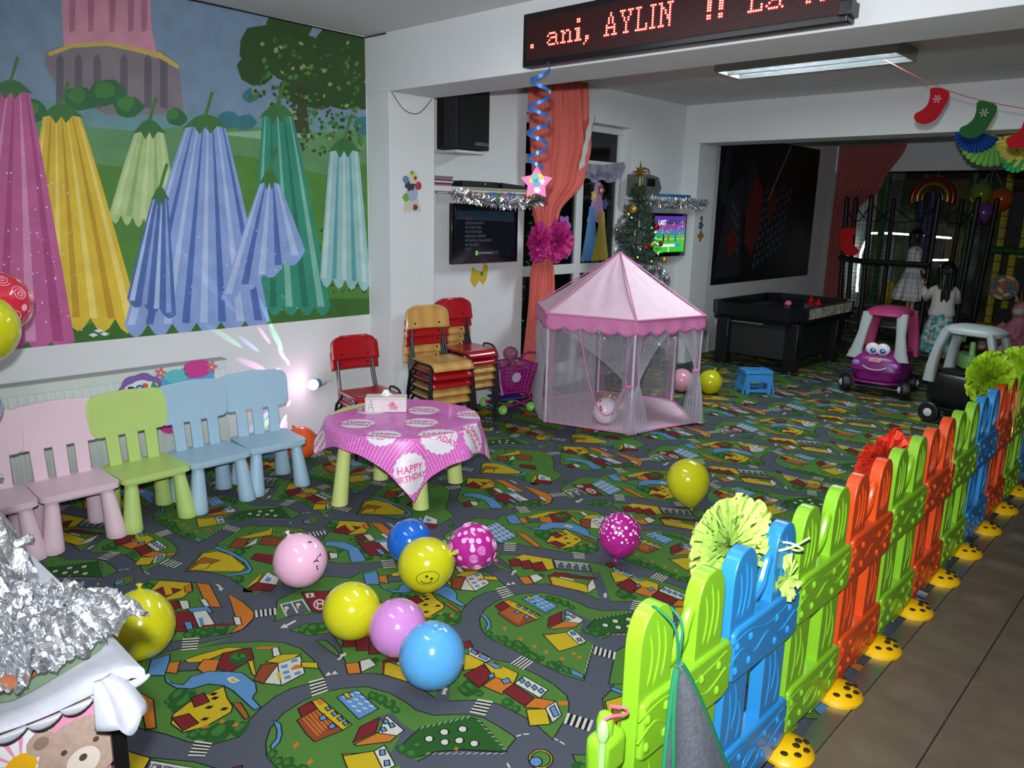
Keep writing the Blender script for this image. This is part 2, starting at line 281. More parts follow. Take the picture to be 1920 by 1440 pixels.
# ---------------------------------------------------------------- play carpet
CC = {'g': (72, 112, 50), 'G': (38, 80, 34), 'h': (58, 106, 46), 'k': (74, 78, 88), 'r': (108, 34, 38), 'o': (176, 104, 38), 'b': (136, 84, 38), 's': (126, 64, 38),
      'y': (176, 152, 32), 'w': (182, 182, 170), 'u': (82, 124, 168), 'n': (26, 26, 30)}
cmats = {k: mat('carpet_' + n, CC[k], 0.95, spec=.1, noise=.14, nscale=260, bump=.4, bscale=700) for k, n in
         {'g': 'grass', 'G': 'hedge', 'h': 'leaf', 'k': 'road', 'r': 'red', 'o': 'orange', 'b': 'ochre', 's': 'rust', 'y': 'yellow', 'w': 'white', 'u': 'blue', 'n': 'black'}.items()}
CARPET = """g1 -2187,2179 -41,72 -14,83 5,84 33,68 54,68 92,36 84,7 60,-3 66,25 37,42 40,44 55,29 76,6 78,-2 22,-77 -106,-89 -56,-68 -9,-65 -17,-28 12,19 7,-55 17,-34 99,-181 11,-20 -84,-23 -63,-7 -76,-3 -118,0 -88,-8 -61,2 -63,32
g1 -2587,1663 62,49 85,61 117,64 108,84 95,43 105,27 106,6 59,32 122,11 88,-4 70,-16 39,-33 34,-47 49,-140 -93,19 -64,0 -105,-11 -68,-34 -72,-79 -42,-28 -64,2 -113,-10 -105,-48 -68,-70 -99,36 -85,43 -83,25
g1 -3510,1466 -144,156 -10,77 -123,215 6,46 82,106 138,84 92,5 138,-129 106,-126 126,-43 29,-139 7,-109 -63,-44 80,37 -114,-14 -150,3 -116,-44
g1 -3564,2334 85,73 91,60 18,11 289,-29 -93,79 118,10 115,-9 59,-41 35,-61 1,-52 2,13 -75,-130 -59,-113 -83,-87 -86,-41 -95,19 -44,14 -167,213
g1 -2942,1634 -50,288 100,73 -15,67 27,146 63,173 -19,-144 46,90 81,103 74,63 85,25 109,-8 100,-27 30,-9 -10,-62 -21,-58 2,-70 24,-73 38,-72 51,-54 -25,-78 -70,-53 -88,-34 -85,-43 104,39 -86,-36 -110,-38 -123,-124 -68,-101 -14,-83
g1 -2678,1541 1,68 53,74 58,11 20,-47 -46,-75
g1 -2535,1575 26,23 64,-3 57,-11 7,-13 -73,-2
g1 -1610,2390 2,45 18,46 86,-103 68,-121 -63,-63
k0 -1980,2462 13,66 78,-14 87,7 -1,-99 96,9 7,-62 -99,19 -54,91
k0 -1892,1660 -124,126 -77,73 24,37 218,-203
k0 -3288,2503 114,25 219,-74 -40,-101 -86,96 -101,26
k0 -3203,2454 297,-10 5,-18 -101,-99
G1 -1807,1520 75,159 38,12 177,-49 -111,-93 -57,-74 -17,-51 -71,-25 -17,41
w1 -1735,1513 4,-10 -3,-9 -10,-4 -10,4 -5,9 3,10 10,4
n0 -1740,1513 5,7 9,-8 -6,-5
w1 -1724,1572 5,-9 -4,-10 -10,-4 -11,4 -5,10 4,10 10,4
n0 -1728,1573 4,7 9,-8 -6,-6
w1 -1691,1628 5,-10 -4,-10 -10,-4 -11,4 -5,10 4,10 10,4
n0 -1695,1628 4,7 9,-8 -6,-6
w1 -1685,1539 4,-10 -3,-9 -10,-4 -10,4 -5,9 3,10 10,4
n0 -1690,1539 5,7 8,-8 -5,-5
w1 -1657,1579 5,-9 -4,-10 -10,-4 -10,4 -4,10 3,10 10,4
n0 -1661,1580 5,7 8,-8 -5,-6
w1 -1610,1605 4,-10 -3,-10 -10,-4 -10,5 -5,9 4,10 10,4
n0 -1614,1605 4,7 9,-8 -6,-6
w0 -1806,1517 -2,17 3,-2 2,-17
w0 -1797,1536 -2,17 3,-2 2,-17
w0 -1788,1554 -2,17 3,-2 2,-17
w0 -1780,1573 -1,17 3,-2 1,-17
w0 -1771,1592 -1,17 3,-2 1,-17
w0 -1762,1610 -1,18 3,-2 1,-18
w0 -1753,1629 -1,18 3,-2 1,-18
w0 -1744,1648 -1,18 3,-2 1,-18
w0 -1735,1668 -1,18 3,-2 1,-18
w0 -1699,1689 14,3 1,-3 -15,-3
w0 -1675,1682 14,3 1,-2 -15,-4
w0 -1652,1676 15,3 0,-3 -14,-3
w0 -1628,1670 14,3 0,-3 -14,-3
w0 -1605,1664 14,3 0,-3 -14,-3
w0 -1582,1658 13,3 1,-2 -14,-4
w0 -1560,1652 14,4 0,-3 -14,-3
w0 -1538,1647 14,3 0,-3 -14,-3
w0 -1515,1634 -5,-16 -2,2 5,16
w0 -1531,1618 -4,-16 -3,2 5,16
w0 -1546,1602 -5,-16 -3,2 5,16
w0 -1562,1586 -5,-16 -2,2 4,16
w0 -1578,1570 -5,-16 -2,3 4,16
w0 -1594,1554 -5,-16 -2,3 4,16
w0 -1610,1539 -5,-16 -2,2 5,16
w0 -1626,1523 -5,-16 -2,2 5,16
w0 -1663,2532 -4,-16 -3,2 5,16
w0 -1679,2516 -4,-16 -3,2 5,16
w0 -1695,2500 -4,-15 -2,2 4,15
w0 -1710,2484 -5,-15 -2,2 4,16
w0 -1706,2359 16,-16 -3,-1 -16,16
w0 -1692,2332 16,-15 -3,-1 -16,16
w0 -1678,2306 16,-15 -3,0 -16,15
w0 -1665,2281 16,-15 -3,0 -15,14
w0 -1651,2256 15,-14 -3,-1 -15,14
w0 -1638,2231 15,-14 -3,0 -15,14
w0 -1625,2207 15,-14 -3,0 -15,14
u1 -2174,2441 14,74 142,-11 -1,-80
w0 -2165,2458 13,9 21,-13 12,9 21,-12 12,9 20,-13 13,9 19,-13 6,-4 -19,12 -12,-9 -21,13 -12,-9 -20,13 -13,-9 -21,13 -12,-9
w0 -2160,2483 12,9 21,-13 13,9 21,-13 12,9 20,-13 13,9 19,-13 7,-5 -20,13 -12,-9 -21,13 -12,-9 -21,13 -12,-9 -21,13 -13,-9
w0 -2156,2508 13,9 21,-14 13,9 21,-13 12,9 20,-13 13,9 20,-13 6,-5 -20,13 -12,-9 -21,13 -12,-9 -21,14 -12,-9 -21,13 -13,-9
y1 -2175,2468 2,14 30,-5 -1,-14
r1 -2217,2305 -4,50 65,-3 -6,-65
s1 -2162,2268 -7,92 159,-15 -16,-95 -53,2
o0 -2163,2285 0,5 123,-13 -2,-6
o0 -2164,2299 0,5 119,-13 -3,-6
o0 -2165,2314 0,5 115,-14 -3,-7
o0 -2165,2328 -1,5 110,-14 -2,-7
o0 -2166,2343 -1,5 106,-15 -3,-6
o0 -2167,2358 -1,5 101,-16 -2,-6
y1 -2218,2364 6,27 48,0 151,-6 2,-35 -145,2
o0 -2215,2372 5,17 32,0 -2,-20
u1 -2152,2375 1,11 18,-2 0,-11
u1 -2111,2374 0,11 18,-2 0,-11
u1 -2074,2373 1,11 18,-3 -1,-11
u1 -2040,2372 0,11 18,-3 -1,-11
u1 -2120,2329 -3,20 23,-5 -3,-18
u1 -2059,2326 -3,20 22,-5 -3,-18
o1 -1918,2335 7,91 55,36 7,-35 -60,-89
r1 -1932,2338 -46,64 5,75 51,-57
w1 -1909,2428 -53,73 101,-7 5,-32
u1 -1951,2479 4,10 18,-6 -4,-11
u1 -1921,2481 4,10 18,-6 -4,-11
u1 -1924,2447 5,9 17,-4 -4,-12
o1 -1906,2279 63,74 0,-23 -29,-63
y1 -1897,2275 50,83 107,-11 -37,-118
w1 -1845,2361 1,38 97,-32 -3,-40
u1 -1835,2376 7,11 18,-12 -7,-11
u1 -1784,2356 6,10 18,-11 -7,-11
u1 -2218,2209 31,6 51,-25 31,-28 14,-33 -18,7 -19,33 -36,23
u1 -1702,2145 24,17 76,4 8,-16 -58,-10 -38,-15
o0 -2056,2178 -5,18 -10,13 15,-7 4,11 7,-20 9,-14 -15,8
o0 -1955,2168 -4,18 -9,13 14,-8 4,11 6,-19 8,-13 -14,7
o0 -1875,2168 -4,18 -9,12 14,-7 4,11 6,-19 8,-14 -14,8
o0 -1813,2170 -3,18 -9,12 14,-8 3,11 6,-19 7,-13 -13,7
o0 -1737,2179 -3,17 -8,12 13,-7 4,11 4,-19 8,-13 -13,7
o0 -1727,2240 -2,18 -9,13 13,-8 4,11 5,-20 7,-13 -13,8
o0 -1695,2238 -3,18 -8,12 13,-7 4,10 5,-19 7,-13 -13,8
o0 -1646,1522 -2,12 -6,8 10,-4 3,8 4,-12 6,-9 -11,4
G0 -2057,2125 7,-8 4,-6 1,-12 -8,-3 -4,-6 -12,7 -9,7 -11,7 1,7 -5,16 9,4 10,0 10,-3
h0 -2064,2123 4,-7 -2,-10 -8,1 -7,4 -6,6 1,10 9,0
G0 -2011,2126 5,-7 3,-10 -8,-5 1,-12 -10,-2 -11,6 -6,3 -7,13 1,6 -1,8 3,10 14,-2 7,-6
h0 -2020,2121 2,-10 -2,-6 -6,-5 -9,6 -5,8 5,6 9,4
G0 -1984,2144 8,-8 2,-14 -3,-7 -9,-3 -1,-10 -15,9 -11,3 -5,12 -6,14 6,6 2,10 15,0 9,-4
h0 -1996,2137 5,-9 -3,-6 -6,-2 -10,3 -7,8 4,11 13,-1
G0 -1938,2137 7,-10 1,-14 1,-11 -10,-6 -9,-4 -9,10 -14,1 -8,13 0,7 -5,20 14,0 8,4 13,3
h0 -1951,2130 6,-11 -4,-10 -9,-2 -6,10 -11,6 5,8 6,3
G0 -1904,2135 4,-9 3,-8 -3,-5 -4,-8 -8,-1 -6,5 -10,2 -6,9 0,9 6,3 2,9 5,2 8,0
h0 -1915,2129 4,-5 1,-10 -7,0 -8,5 -5,7 4,5 6,2
G0 -1866,2148 12,-6 0,-15 -5,-8 -1,-12 -14,2 -9,4 -10,7 -8,10 -3,10 1,13 9,5 13,2 8,-6
h0 -1878,2140 3,-5 0,-10 -8,-1 -7,4 -7,9 6,6 6,5
G0 -1821,2141 4,-11 2,-7 0,-9 -10,-1 -5,-5 -8,4 -9,3 -5,6 -1,12 5,6 5,6 8,4 10,3
h0 -1831,2136 3,-10 -3,-4 -6,-1 -8,1 -1,8 -1,11 9,-1
G0 -1781,2148 3,-9 2,-10 0,-8 -7,-4 -7,-5 -6,6 -12,3 -3,12 -2,8 1,8 10,2 5,7 6,-6
h0 -1792,2141 4,-7 -3,-6 -6,-3 -7,4 -3,9 4,4 7,4
G0 -1725,2147 6,-12 4,-14 -4,-2 -4,-13 -10,0 -15,4 -6,7 -5,9 -3,12 5,8 5,9 6,2 11,1
h0 -1736,2141 3,-9 1,-13 -8,-2 -11,9 -6,10 5,6 7,5
G0 -1710,2170 7,-3 -4,-10 2,-9 -7,-3 -3,-2 -8,1 -8,5 -3,7 -2,6 1,12 5,4 10,0 5,-2
h0 -1718,2165 5,-7 -3,-5 -8,1 -3,2 -4,7 1,6 7,0
G0 -1732,2466 5,-7 0,-14 0,-6 -5,-6 -10,1 -4,4 -7,6 -3,7 -5,8 2,11 5,4 9,1 8,-1
h0 -1741,2460 3,-9 -3,-4 -5,-2 -5,5 -4,6 4,5 4,4
G0 -1763,2453 9,-5 -5,-15 3,-12 -9,-5 -6,-1 -9,1 -12,8 -4,11 -4,9 2,18 7,5 14,-2 6,-2
h0 -1774,2447 7,-11 -5,-7 -11,2 -4,3 -6,10 2,10 10,-2
G0 -1772,2451 1,-13 8,-6 -6,-8 -1,-11 -20,-2 -6,4 -11,1 -11,7 5,11 2,10 9,6 4,7 11,-6
h0 -1788,2441 5,-7 -1,-9 -10,-3 -6,6 -9,8 4,6 8,2
G0 -1731,2459 7,-8 2,-10 -4,-10 -6,-9 -13,-3 -14,-2 -7,6 -5,11 0,12 2,7 5,11 16,-1 7,3
h0 -1746,2448 5,-3 -1,-13 -11,-3 -11,1 -4,12 7,6 8,5
G0 -1755,2492 5,-5 1,-11 -3,-4 -5,-6 -8,0 -11,-3 -4,4 -6,6 -1,9 1,7 7,6 6,0 11,3
h0 -1765,2485 2,-4 -3,-6 -4,-2 -9,-1 1,6 -2,9 8,1
G0 -1819,1812 11,-16 1,-8 -9,-19 -4,-19 -16,-1 -20,4 -14,8 -14,11 -3,18 9,20 10,11 12,10 21,-12
h0 -1840,1799 6,-13 -6,-10 -13,-5 -13,2 -8,17 4,13 17,3
G0 -1790,1812 1,-11 7,-6 -5,-8 -5,-5 -6,-1 -9,1 -9,4 -5,7 -2,8 0,11 6,8 10,-3 6,0
h0 -1800,1806 2,-8 -4,-4 -2,-8 -12,5 -2,8 3,7 7,0
G0 -1675,1850 5,-10 1,-9 -2,-12 -8,-6 -12,-1 -8,1 -10,3 -5,12 -4,9 3,15 8,5 13,0 7,1
h0 -1689,1841 5,-9 -5,-6 -7,-4 -8,4 -6,8 4,10 10,2
G0 -1636,1841 8,-4 1,-13 -1,-9 -11,0 -6,-5 -7,5 -10,0 -3,11 -2,10 4,7 5,4 5,4 13,-1
h0 -1645,1836 2,-6 1,-9 -7,-2 -8,5 -4,8 3,7 5,1
G0 -2052,1527 7,-5 4,-10 -1,-12 -10,-5 -8,-7 -12,4 -10,5 -6,8 -8,10 0,12 14,2 5,7 14,-6
h0 -2064,1520 5,-7 -3,-8 -8,-1 -9,1 -5,8 0,8 8,2
G0 -2014,1538 7,-8 8,-10 -7,-10 0,-13 -18,3 -13,-3 -14,3 -3,16 -4,6 -3,16 15,3 10,4 9,-2
h0 -2027,1530 5,-5 0,-14 -13,1 -8,2 -5,9 1,7 11,5
G0 -1970,1540 9,-6 4,-12 -1,-10 -11,-6 -9,-5 -11,0 -15,5 -7,11 2,9 4,6 4,13 12,10 5,-8
h0 -1984,1531 6,-8 -4,-5 -6,-5 -9,6 -6,6 -1,10 12,2
G0 -1933,1530 6,-5 2,-9 -1,-5 -8,-5 -7,-4 -9,0 -6,5 -10,3 3,7 7,7 1,9 6,5 7,-4
h0 -1943,1524 3,-4 -2,-5 -2,-4 -9,3 -5,5 3,6 7,3
G0 -2524,2023 12,-10 5,-4 -4,-10 -6,-11 -12,0 -17,-6 -15,4 -9,9 -12,11 7,9 9,9 11,5 14,0
h0 -2539,2014 7,-6 -1,-10 -12,-4 -10,4 -7,3 -6,13 17,1
G0 -2567,2007 8,-3 5,-5 -3,-7 -9,-3 -4,-3 -9,-3 -9,3 -5,7 -4,4 5,4 -1,7 12,2 6,-2
h0 -2575,2002 3,-3 2,-6 -10,-3 -6,1 -4,6 -1,5 8,0
G0 -2322,1997 5,-5 8,-12 -2,-8 -9,-6 -14,-3 -13,-6 -7,7 -11,4 -4,12 2,7 4,9 18,-2 9,4
h0 -2335,1988 3,-6 -3,-9 -5,-4 -13,1 -5,7 -1,8 8,3
G0 -2303,2028 13,-3 6,-10 -7,-11 -5,-13 -10,-4 -26,-7 -5,13 -9,4 -6,12 3,8 2,12 10,3 20,3
h0 -2315,2021 5,-11 -5,-6 -12,-8 -9,4 -5,7 3,8 9,7
G0 -2285,2057 12,-3 1,-8 -4,-10 -3,-10 -9,-4 -15,0 -16,1 -7,9 -2,8 1,10 4,8 11,3 17,1
h0 -2298,2050 5,-7 -5,-6 -4,-5 -12,2 -8,5 6,7 10,6
G0 -2276,2085 7,-4 6,-7 -1,-9 -10,-6 -6,-5 -13,1 -11,2 -12,3 1,11 0,9 5,8 16,1 6,-1
h0 -2286,2079 6,-8 -7,-3 -3,-5 -10,2 -5,6 4,4 5,4
G0 -2257,2098 4,-7 3,-5 -3,-5 -4,-5 -5,-3 -11,0 -8,0 -3,9 -3,3 2,6 4,4 1,5 14,-3
h0 -2266,2092 1,-6 0,-5 -5,-2 -8,1 -4,5 2,4 6,1
G0 -2599,1640 18,-9 0,-22 10,-17 -18,-5 -16,-5 -22,7 -18,4 -14,11 -6,19 -5,12 16,10 15,7 18,-5
h0 -2620,1628 8,-11 -4,-12 -15,-4 -13,2 -10,17 3,8 9,10
G0 -2589,1670 10,-14 6,-8 1,-9 -5,-11 -23,2 -4,-1 -19,6 -12,9 -10,15 5,10 5,11 14,3 22,0
h0 -2602,1664 6,-10 2,-12 -14,-1 -14,2 -7,13 6,5 7,4
G0 -2633,1587 13,-8 9,-10 -2,-10 -10,-5 -13,-2 -10,1 -12,8 -9,6 -9,12 2,6 15,2 2,6 14,1
h0 -2642,1584 8,-11 -4,-8 -12,-2 -10,2 -6,8 0,9 11,0
G0 -3018,2223 17,-9 13,-19 12,-18 -31,-2 -23,-6 -9,2 -25,4 -18,5 -16,18 -7,18 19,8 20,4 30,1
h0 -3042,2208 18,-10 3,-14 -19,-3 -25,3 -15,11 0,15 21,3
G0 -3102,2233 11,-10 7,-10 4,-13 -7,-8 -14,-5 -23,-2 -21,3 -9,19 -21,6 7,11 4,12 18,7 23,-6
h0 -3121,2221 12,-9 3,-11 -18,-2 -17,1 -8,13 8,2 3,8
G0 -2936,2306 11,-7 6,-9 0,-9 -6,-8 -10,-7 -16,5 -20,-1 -12,11 -5,13 -3,10 16,4 11,11 13,-8
h0 -2951,2298 11,-7 2,-9 -13,-4 -17,2 -8,12 -2,8 17,2
G0 -2893,2388 22,-12 10,-16 -4,-8 -7,-15 -20,0 -31,-8 -15,13 -16,11 -7,15 5,14 -2,16 31,-5 18,11
h0 -2910,2380 12,-12 -18,-4 0,-16 -19,6 -19,14 3,13 21,4
G0 -2905,2337 10,-9 1,-8 4,-10 -10,-6 -11,-1 -13,-4 -12,7 -12,4 0,10 -11,14 9,4 14,4 13,-1
h0 -2920,2328 9,-6 -2,-9 -7,-3 -19,-1 -3,10 0,8 10,3
G0 -3215,2278 14,-9 1,-6 2,-13 -16,-4 -1,-6 -17,-1 -13,8 -22,3 -4,9 -4,12 13,6 12,4 20,5
h0 -3234,2266 12,-8 0,-7 -15,-5 -13,3 -10,10 -1,8 20,4
G0 -2573,2039 9,-4 4,-12 0,-7 -11,0 -5,-4 -8,5 -10,0 -6,10 -4,9 2,6 5,4 5,3 14,-2
h0 -2581,2035 3,-5 3,-8 -7,-2 -9,5 -6,7 1,6 5,1
G0 -3469,2304 18,-8 16,-16 -6,-10 1,-12 -28,-6 -18,4 -26,3 -13,14 -7,13 -10,12 9,12 6,7 39,-6
h0 -3486,2295 14,-10 -2,-12 -17,-4 -18,3 -17,8 7,11 8,7
G0 -3474,2321 10,-9 17,-5 -10,-9 -6,-8 -8,-4 -9,1 -24,3 -16,8 -12,11 -2,11 10,7 22,-1 9,2
h0 -3490,2312 8,-4 6,-11 -12,-2 -15,4 -8,6 -4,8 14,5
G0 -3503,1779 17,-17 1,-7 -2,-12 -7,-9 -17,-5 -13,-4 -21,10 -13,11 -19,19 12,4 -13,21 29,-2 24,1
h0 -3525,1765 17,-11 -3,-10 -10,-4 -22,7 -11,6 -12,20 24,-2
G0 -3547,1835 17,-17 2,-8 -2,-11 -8,-10 -16,-5 -14,-4 -22,10 -14,12 -19,20 13,4 -14,22 30,-3 24,1
h0 -3570,1822 18,-13 -2,-10 -11,-4 -23,8 -12,7 -12,20 25,-2
G0 -3398,1721 11,-8 14,-17 -5,-4 -9,-5 -9,-3 -19,5 -9,4 -11,6 -11,10 0,8 -8,15 20,1 23,-6
h0 -3412,1713 9,-7 -3,-8 -5,-6 -17,5 -11,9 3,8 11,4
G0 -3130,2255 13,-14 10,-3 -2,-15 -12,-7 -14,-4 -18,-3 -15,7 -20,4 2,15 -7,12 -3,13 24,-4 23,1
h0 -3147,2245 12,-10 -2,-10 -18,-5 -11,6 -11,7 4,8 6,5
G0 -3239,1627 18,-5 6,-15 0,-9 -4,-9 -18,-3 -18,8 -14,2 -13,13 -6,6 -3,12 9,6 11,6 20,1
h0 -3253,1620 12,-8 -2,-9 -11,-4 -15,5 -13,7 2,12 10,1
G0 -2935,2263 12,-8 13,-11 2,-12 -17,-5 -7,-7 -17,5 -21,2 -14,10 -12,9 4,14 14,5 18,9 12,-1
h0 -2948,2256 6,-9 0,-10 -13,-3 -17,-2 -3,13 -1,8 6,5
G0 -2910,2316 15,-9 2,-9 -3,-8 -2,-12 -15,-7 -15,8 -16,2 -12,5 -7,14 -7,13 17,5 14,5 23,1
h0 -2926,2306 10,-6 0,-11 -18,-1 -9,1 -6,5 -6,14 18,0
G0 -3001,1775 10,-11 8,-10 -4,-9 -2,-12 -16,-2 -14,5 -14,7 -12,11 -6,13 -2,5 15,2 6,7 13,-1
h0 -3019,1764 12,-11 0,-7 -9,-1 -19,3 -8,9 -2,13 14,1
G0 -1803,2138 17,-7 7,-11 -5,-9 -1,-11 -11,-2 -26,-5 -14,10 -19,14 -8,8 -6,14 5,8 14,0 29,-5
h0 -1818,2131 15,-10 -5,-8 -9,-4 -17,5 -14,11 3,5 13,1
G0 -1906,2164 18,-9 11,-13 4,-10 -17,-3 -3,-6 -27,2 -16,7 -15,8 -12,13 2,8 12,6 8,1 15,0
h0 -1921,2156 10,-7 6,-11 -13,-2 -18,4 -10,9 -4,9 16,1
G0 -1708,2141 12,-8 2,-9 8,-12 -7,-4 -15,-1 -6,-1 -19,9 -23,5 -1,8 2,7 9,4 6,6 18,1
h0 -1726,2129 15,-3 -1,-9 -8,-1 -16,3 -12,6 2,7 8,5
G0 -1661,2159 13,-6 8,-11 4,-7 -7,-7 -14,0 -14,1 -16,3 -12,8 -2,9 0,6 3,8 13,1 12,1
h0 -1671,2155 4,-7 10,-11 -13,0 -12,6 -13,4 3,6 5,4
G0 -1836,1825 17,-10 13,-10 -3,-9 -8,-7 -13,-6 -19,0 -22,5 -22,11 -3,10 1,6 -8,15 26,1 16,-4
h0 -1854,1814 17,-8 -5,-8 -12,-4 -15,4 -14,4 3,10 12,6
G0 -1841,1790 13,-6 4,-7 4,-11 -11,-5 -1,-6 -18,2 -21,1 -13,6 -2,8 0,9 -6,9 9,6 21,-3
h0 -1856,1781 13,-5 0,-10 -12,-2 -15,3 -13,7 5,5 8,4
G0 -2516,2058 17,-28 8,-14 -6,-18 -7,-20 -18,8 -24,0 -21,19 -12,25 -18,32 10,15 12,15 16,2 20,-11
h0 -2536,2050 9,-17 0,-21 -17,-1 -14,16 -11,11 -8,32 24,-9
G0 -2576,2060 15,-17 10,-19 -5,-16 -17,-1 -9,-5 -16,0 -18,17 -12,24 -8,17 11,7 -3,22 24,-7 13,-10
h0 -2592,2054 6,-12 4,-21 -18,2 -13,9 -8,20 -3,17 16,-6
G0 -2262,2074 17,-28 1,-12 -8,-25 -3,-27 -20,3 -26,13 -18,16 -20,22 -6,28 8,27 12,13 13,11 29,-25
h0 -2287,2061 10,-21 -7,-13 -16,-3 -16,7 -12,29 3,18 20,-1
G0 -2243,2123 11,-13 8,-26 -6,-7 -9,-7 -20,2 -10,1 -11,12 -6,21 -5,20 2,6 12,6 7,8 12,-5
h0 -2260,2115 6,-12 1,-12 -11,-4 -14,9 -7,21 5,8 10,8
G0 -3180,2162 11,-14 7,-13 -1,-12 -8,-5 -6,-7 -13,14 -19,7 -11,14 -3,10 7,5 2,12 5,7 17,-11
h0 -3195,2155 11,-12 -5,-6 -9,-2 -10,6 -9,10 0,13 12,3
G0 -3215,2338 11,-19 6,-11 4,-19 -10,-9 -8,-6 -22,7 -15,20 -16,18 -6,15 -7,23 18,-3 4,13 23,-13
h0 -3236,2325 15,-12 -2,-11 -12,3 -13,8 -12,19 3,5 4,8
y1 -2474,1708 6,58 139,64 76,-71 -16,-51 -75,-3 -86,-7
r1 -2475,1665 22,46 76,-39 -41,-49
r1 -2423,1691 19,48 84,-49 -34,-43
r1 -2369,1720 23,51 83,-57 -36,-47
k1 -2317,1829 155,92 64,-55 -140,-105
w0 -2301,1826 3,3 53,-48 -3,-4
w0 -2287,1825 10,7 8,-9 -4,-4 8,-8 -3,-3
w0 -2268,1847 3,3 53,-48 -3,-4
w0 -2253,1845 9,8 8,-9 -4,-4 8,-8 -3,-3
w0 -2234,1868 3,3 52,-49 -3,-3
w0 -2220,1866 10,7 8,-8 -5,-4 8,-8 -3,-4
w0 -2201,1889 3,3 52,-49 -4,-4
w0 -2186,1887 9,7 8,-8 -4,-5 7,-8 -3,-3
w0 -2168,1909 3,3 51,-49 -3,-3
w0 -2312,1829 150,95 7,-7 -150,-95
o1 -2308,1560 26,39 63,-34 -27,-36
w1 -2283,1611 11,37 52,-10 -2,-64
G0 -2266,1654 3,22 33,-10 -3,-24
y1 -2217,1679 188,57 52,-54 -175,-60
u1 -2220,1727 127,92 50,2 -148,-115
r1 -2221,1675 7,58 174,98 -7,-32 -152,-96 -6,-25
w1 -2046,1805 64,-57 4,-62 -44,52
r0 -2222,1674 10,5 64,-54 -9,-4
w0 -2174,1711 65,23 10,-9 -65,-24
r1 -2099,1991 10,29 42,-21 -15,-33
w1 -2052,1985 117,7 4,-32 -86,-9
u1 -2034,1981 32,3 6,-16 -28,-1
u1 -1982,1987 36,2 3,-18 -33,-4
r0 -2011,1992 18,1 8,-21 -17,0
y1 -2028,1932 15,15 89,6 2,-38 -29,-54
r1 -1927,1839 2,97 75,-20 19,-90
y1 -1929,1949 15,31 124,13 33,-59 -81,-21
u1 -1922,1956 21,21 39,-2 -9,-19
o1 -1826,1842 -6,69 75,23 14,-78
u1 -1861,1905 5,21 18,-13 -5,-18
u1 -1801,1916 7,26 23,-11 -9,-23
r1 -1747,1870 -4,58 125,-8 -16,-55
w1 -1752,1939 -5,56 119,-1 9,-55
u1 -1755,1966 0,15 18,-6 0,-15
u1 -1723,1964 0,15 18,-7 0,-15
u1 -1691,1966 0,15 17,-6 0,-15
u1 -1660,1968 1,15 17,-6 -1,-15
o1 -1630,1861 -8,64 62,35 13,-52
y1 -1613,1851 46,52 62,-52 -43,-55
w1 -1571,1907 2,54 62,-46 3,-49
u1 -1560,1918 1,21 45,-29 -5,-18
o0 -1566,1967 23,30 16,-19 -20,-27
y1 -1382,1721 8,-15 3,-16 -2,-16 -9,-12 -12,-8 -15,-2 -14,5 -14,10 -9,14 -3,16 2,17 9,13 12,8 16,1 15,-5
g1 -1388,1715 7,-11 3,-13 -3,-13 -6,-10 -10,-6 -12,-2 -12,4 -10,8 -7,12 -3,13 2,13 6,10 11,6 12,2 12,-4
u1 -1399,1687 4,-7 1,-8 -1,-7 -4,-6 -6,-4 -7,-1 -7,2 -7,5 -4,7 -2,8 2,7 4,7 6,4 7,0 7,-2
w0 -1545,1721 6,18 5,-3 -6,-19
w0 -1535,1747 13,15 4,-5 -12,-14
w0 -1446,1806 18,1 2,-5 -17,-2
w0 -1422,1808 21,0 3,-6 -21,0
w0 -1477,1601 6,4 19,-9 -5,-5
y1 -3509,1487 -126,127 25,68 92,25 170,-14 28,-37 -106,-109
b1 -3512,1471 -79,126 87,41 13,-93 -7,-72
y1 -3501,1483 -36,67 31,45 44,-47
u1 -3676,1701 112,29 154,5 102,-28 32,-31 -40,-99 -13,7 23,87 -12,26 -83,20 -141,-7 -118,-22
s1 -1421,2221 -77,92 32,50 95,-84
y1 -1498,2313 20,165 -18,41 82,-55 -42,-107
s1 -3543,1878 -72,70 86,59 70,-71
w1 -3563,1804 -57,107 57,-41 2,-49
r1 -3413,1760 -36,47 79,53 77,-58
y1 -3139,1581 -83,118 -4,16 56,-53
r1 -3125,1585 -37,72 82,49 38,-48
w1 -3157,1663 -66,81 98,6 45,-44
u0 -3156,1688 -27,34 37,1 22,-31
y0 -1466,2507 -5,8 11,-2 5,-8
y0 -3635,2040 -5,8 11,-2 5,-7
y0 -3609,2051 -5,8 12,-1 4,-8
y0 -3612,2080 -5,8 11,-2 5,-8
y0 -3586,2091 -5,8 11,-2 5,-8
y0 -3560,2102 -5,8 11,-2 5,-8
y0 -3563,2131 -5,8 11,-1 5,-9
y0 -3607,1998 -5,7 11,-1 5,-8
y0 -3581,2009 -5,7 11,-1 5,-8
y0 -3585,2037 -5,8 11,-2 5,-7
y0 -3559,2048 -5,8 11,-2 5,-7
y0 -3533,2059 -5,8 11,-2 5,-8
y0 -3536,2088 -5,8 11,-2 4,-8
y0 -3511,2098 -4,8 11,-1 4,-8
o1 -3373,2475 56,34 236,-60 -48,-39
o1 -3172,2530 116,8 115,-9 49,-31 45,-71 -3,-50 -41,62 -64,15
y1 -3405,2247 -110,113 123,96 60,-21 49,-68 -32,-76
r1 -3426,2247 -16,98 82,49 32,-113
y0 -3466,2355 -4,33 122,-38 -5,-28
o1 -3373,2416 -11,36 74,-30 -11,-22
r1 -3200,2264 68,80 142,-44 -75,-80
r1 -3280,2298 3,36 74,-10 -13,-39
w1 -3263,2343 23,28 78,-27 -19,-23
u1 -3168,2338 39,72 64,-8 -46,-68
w1 -3125,2341 26,47 132,-26 -19,-57
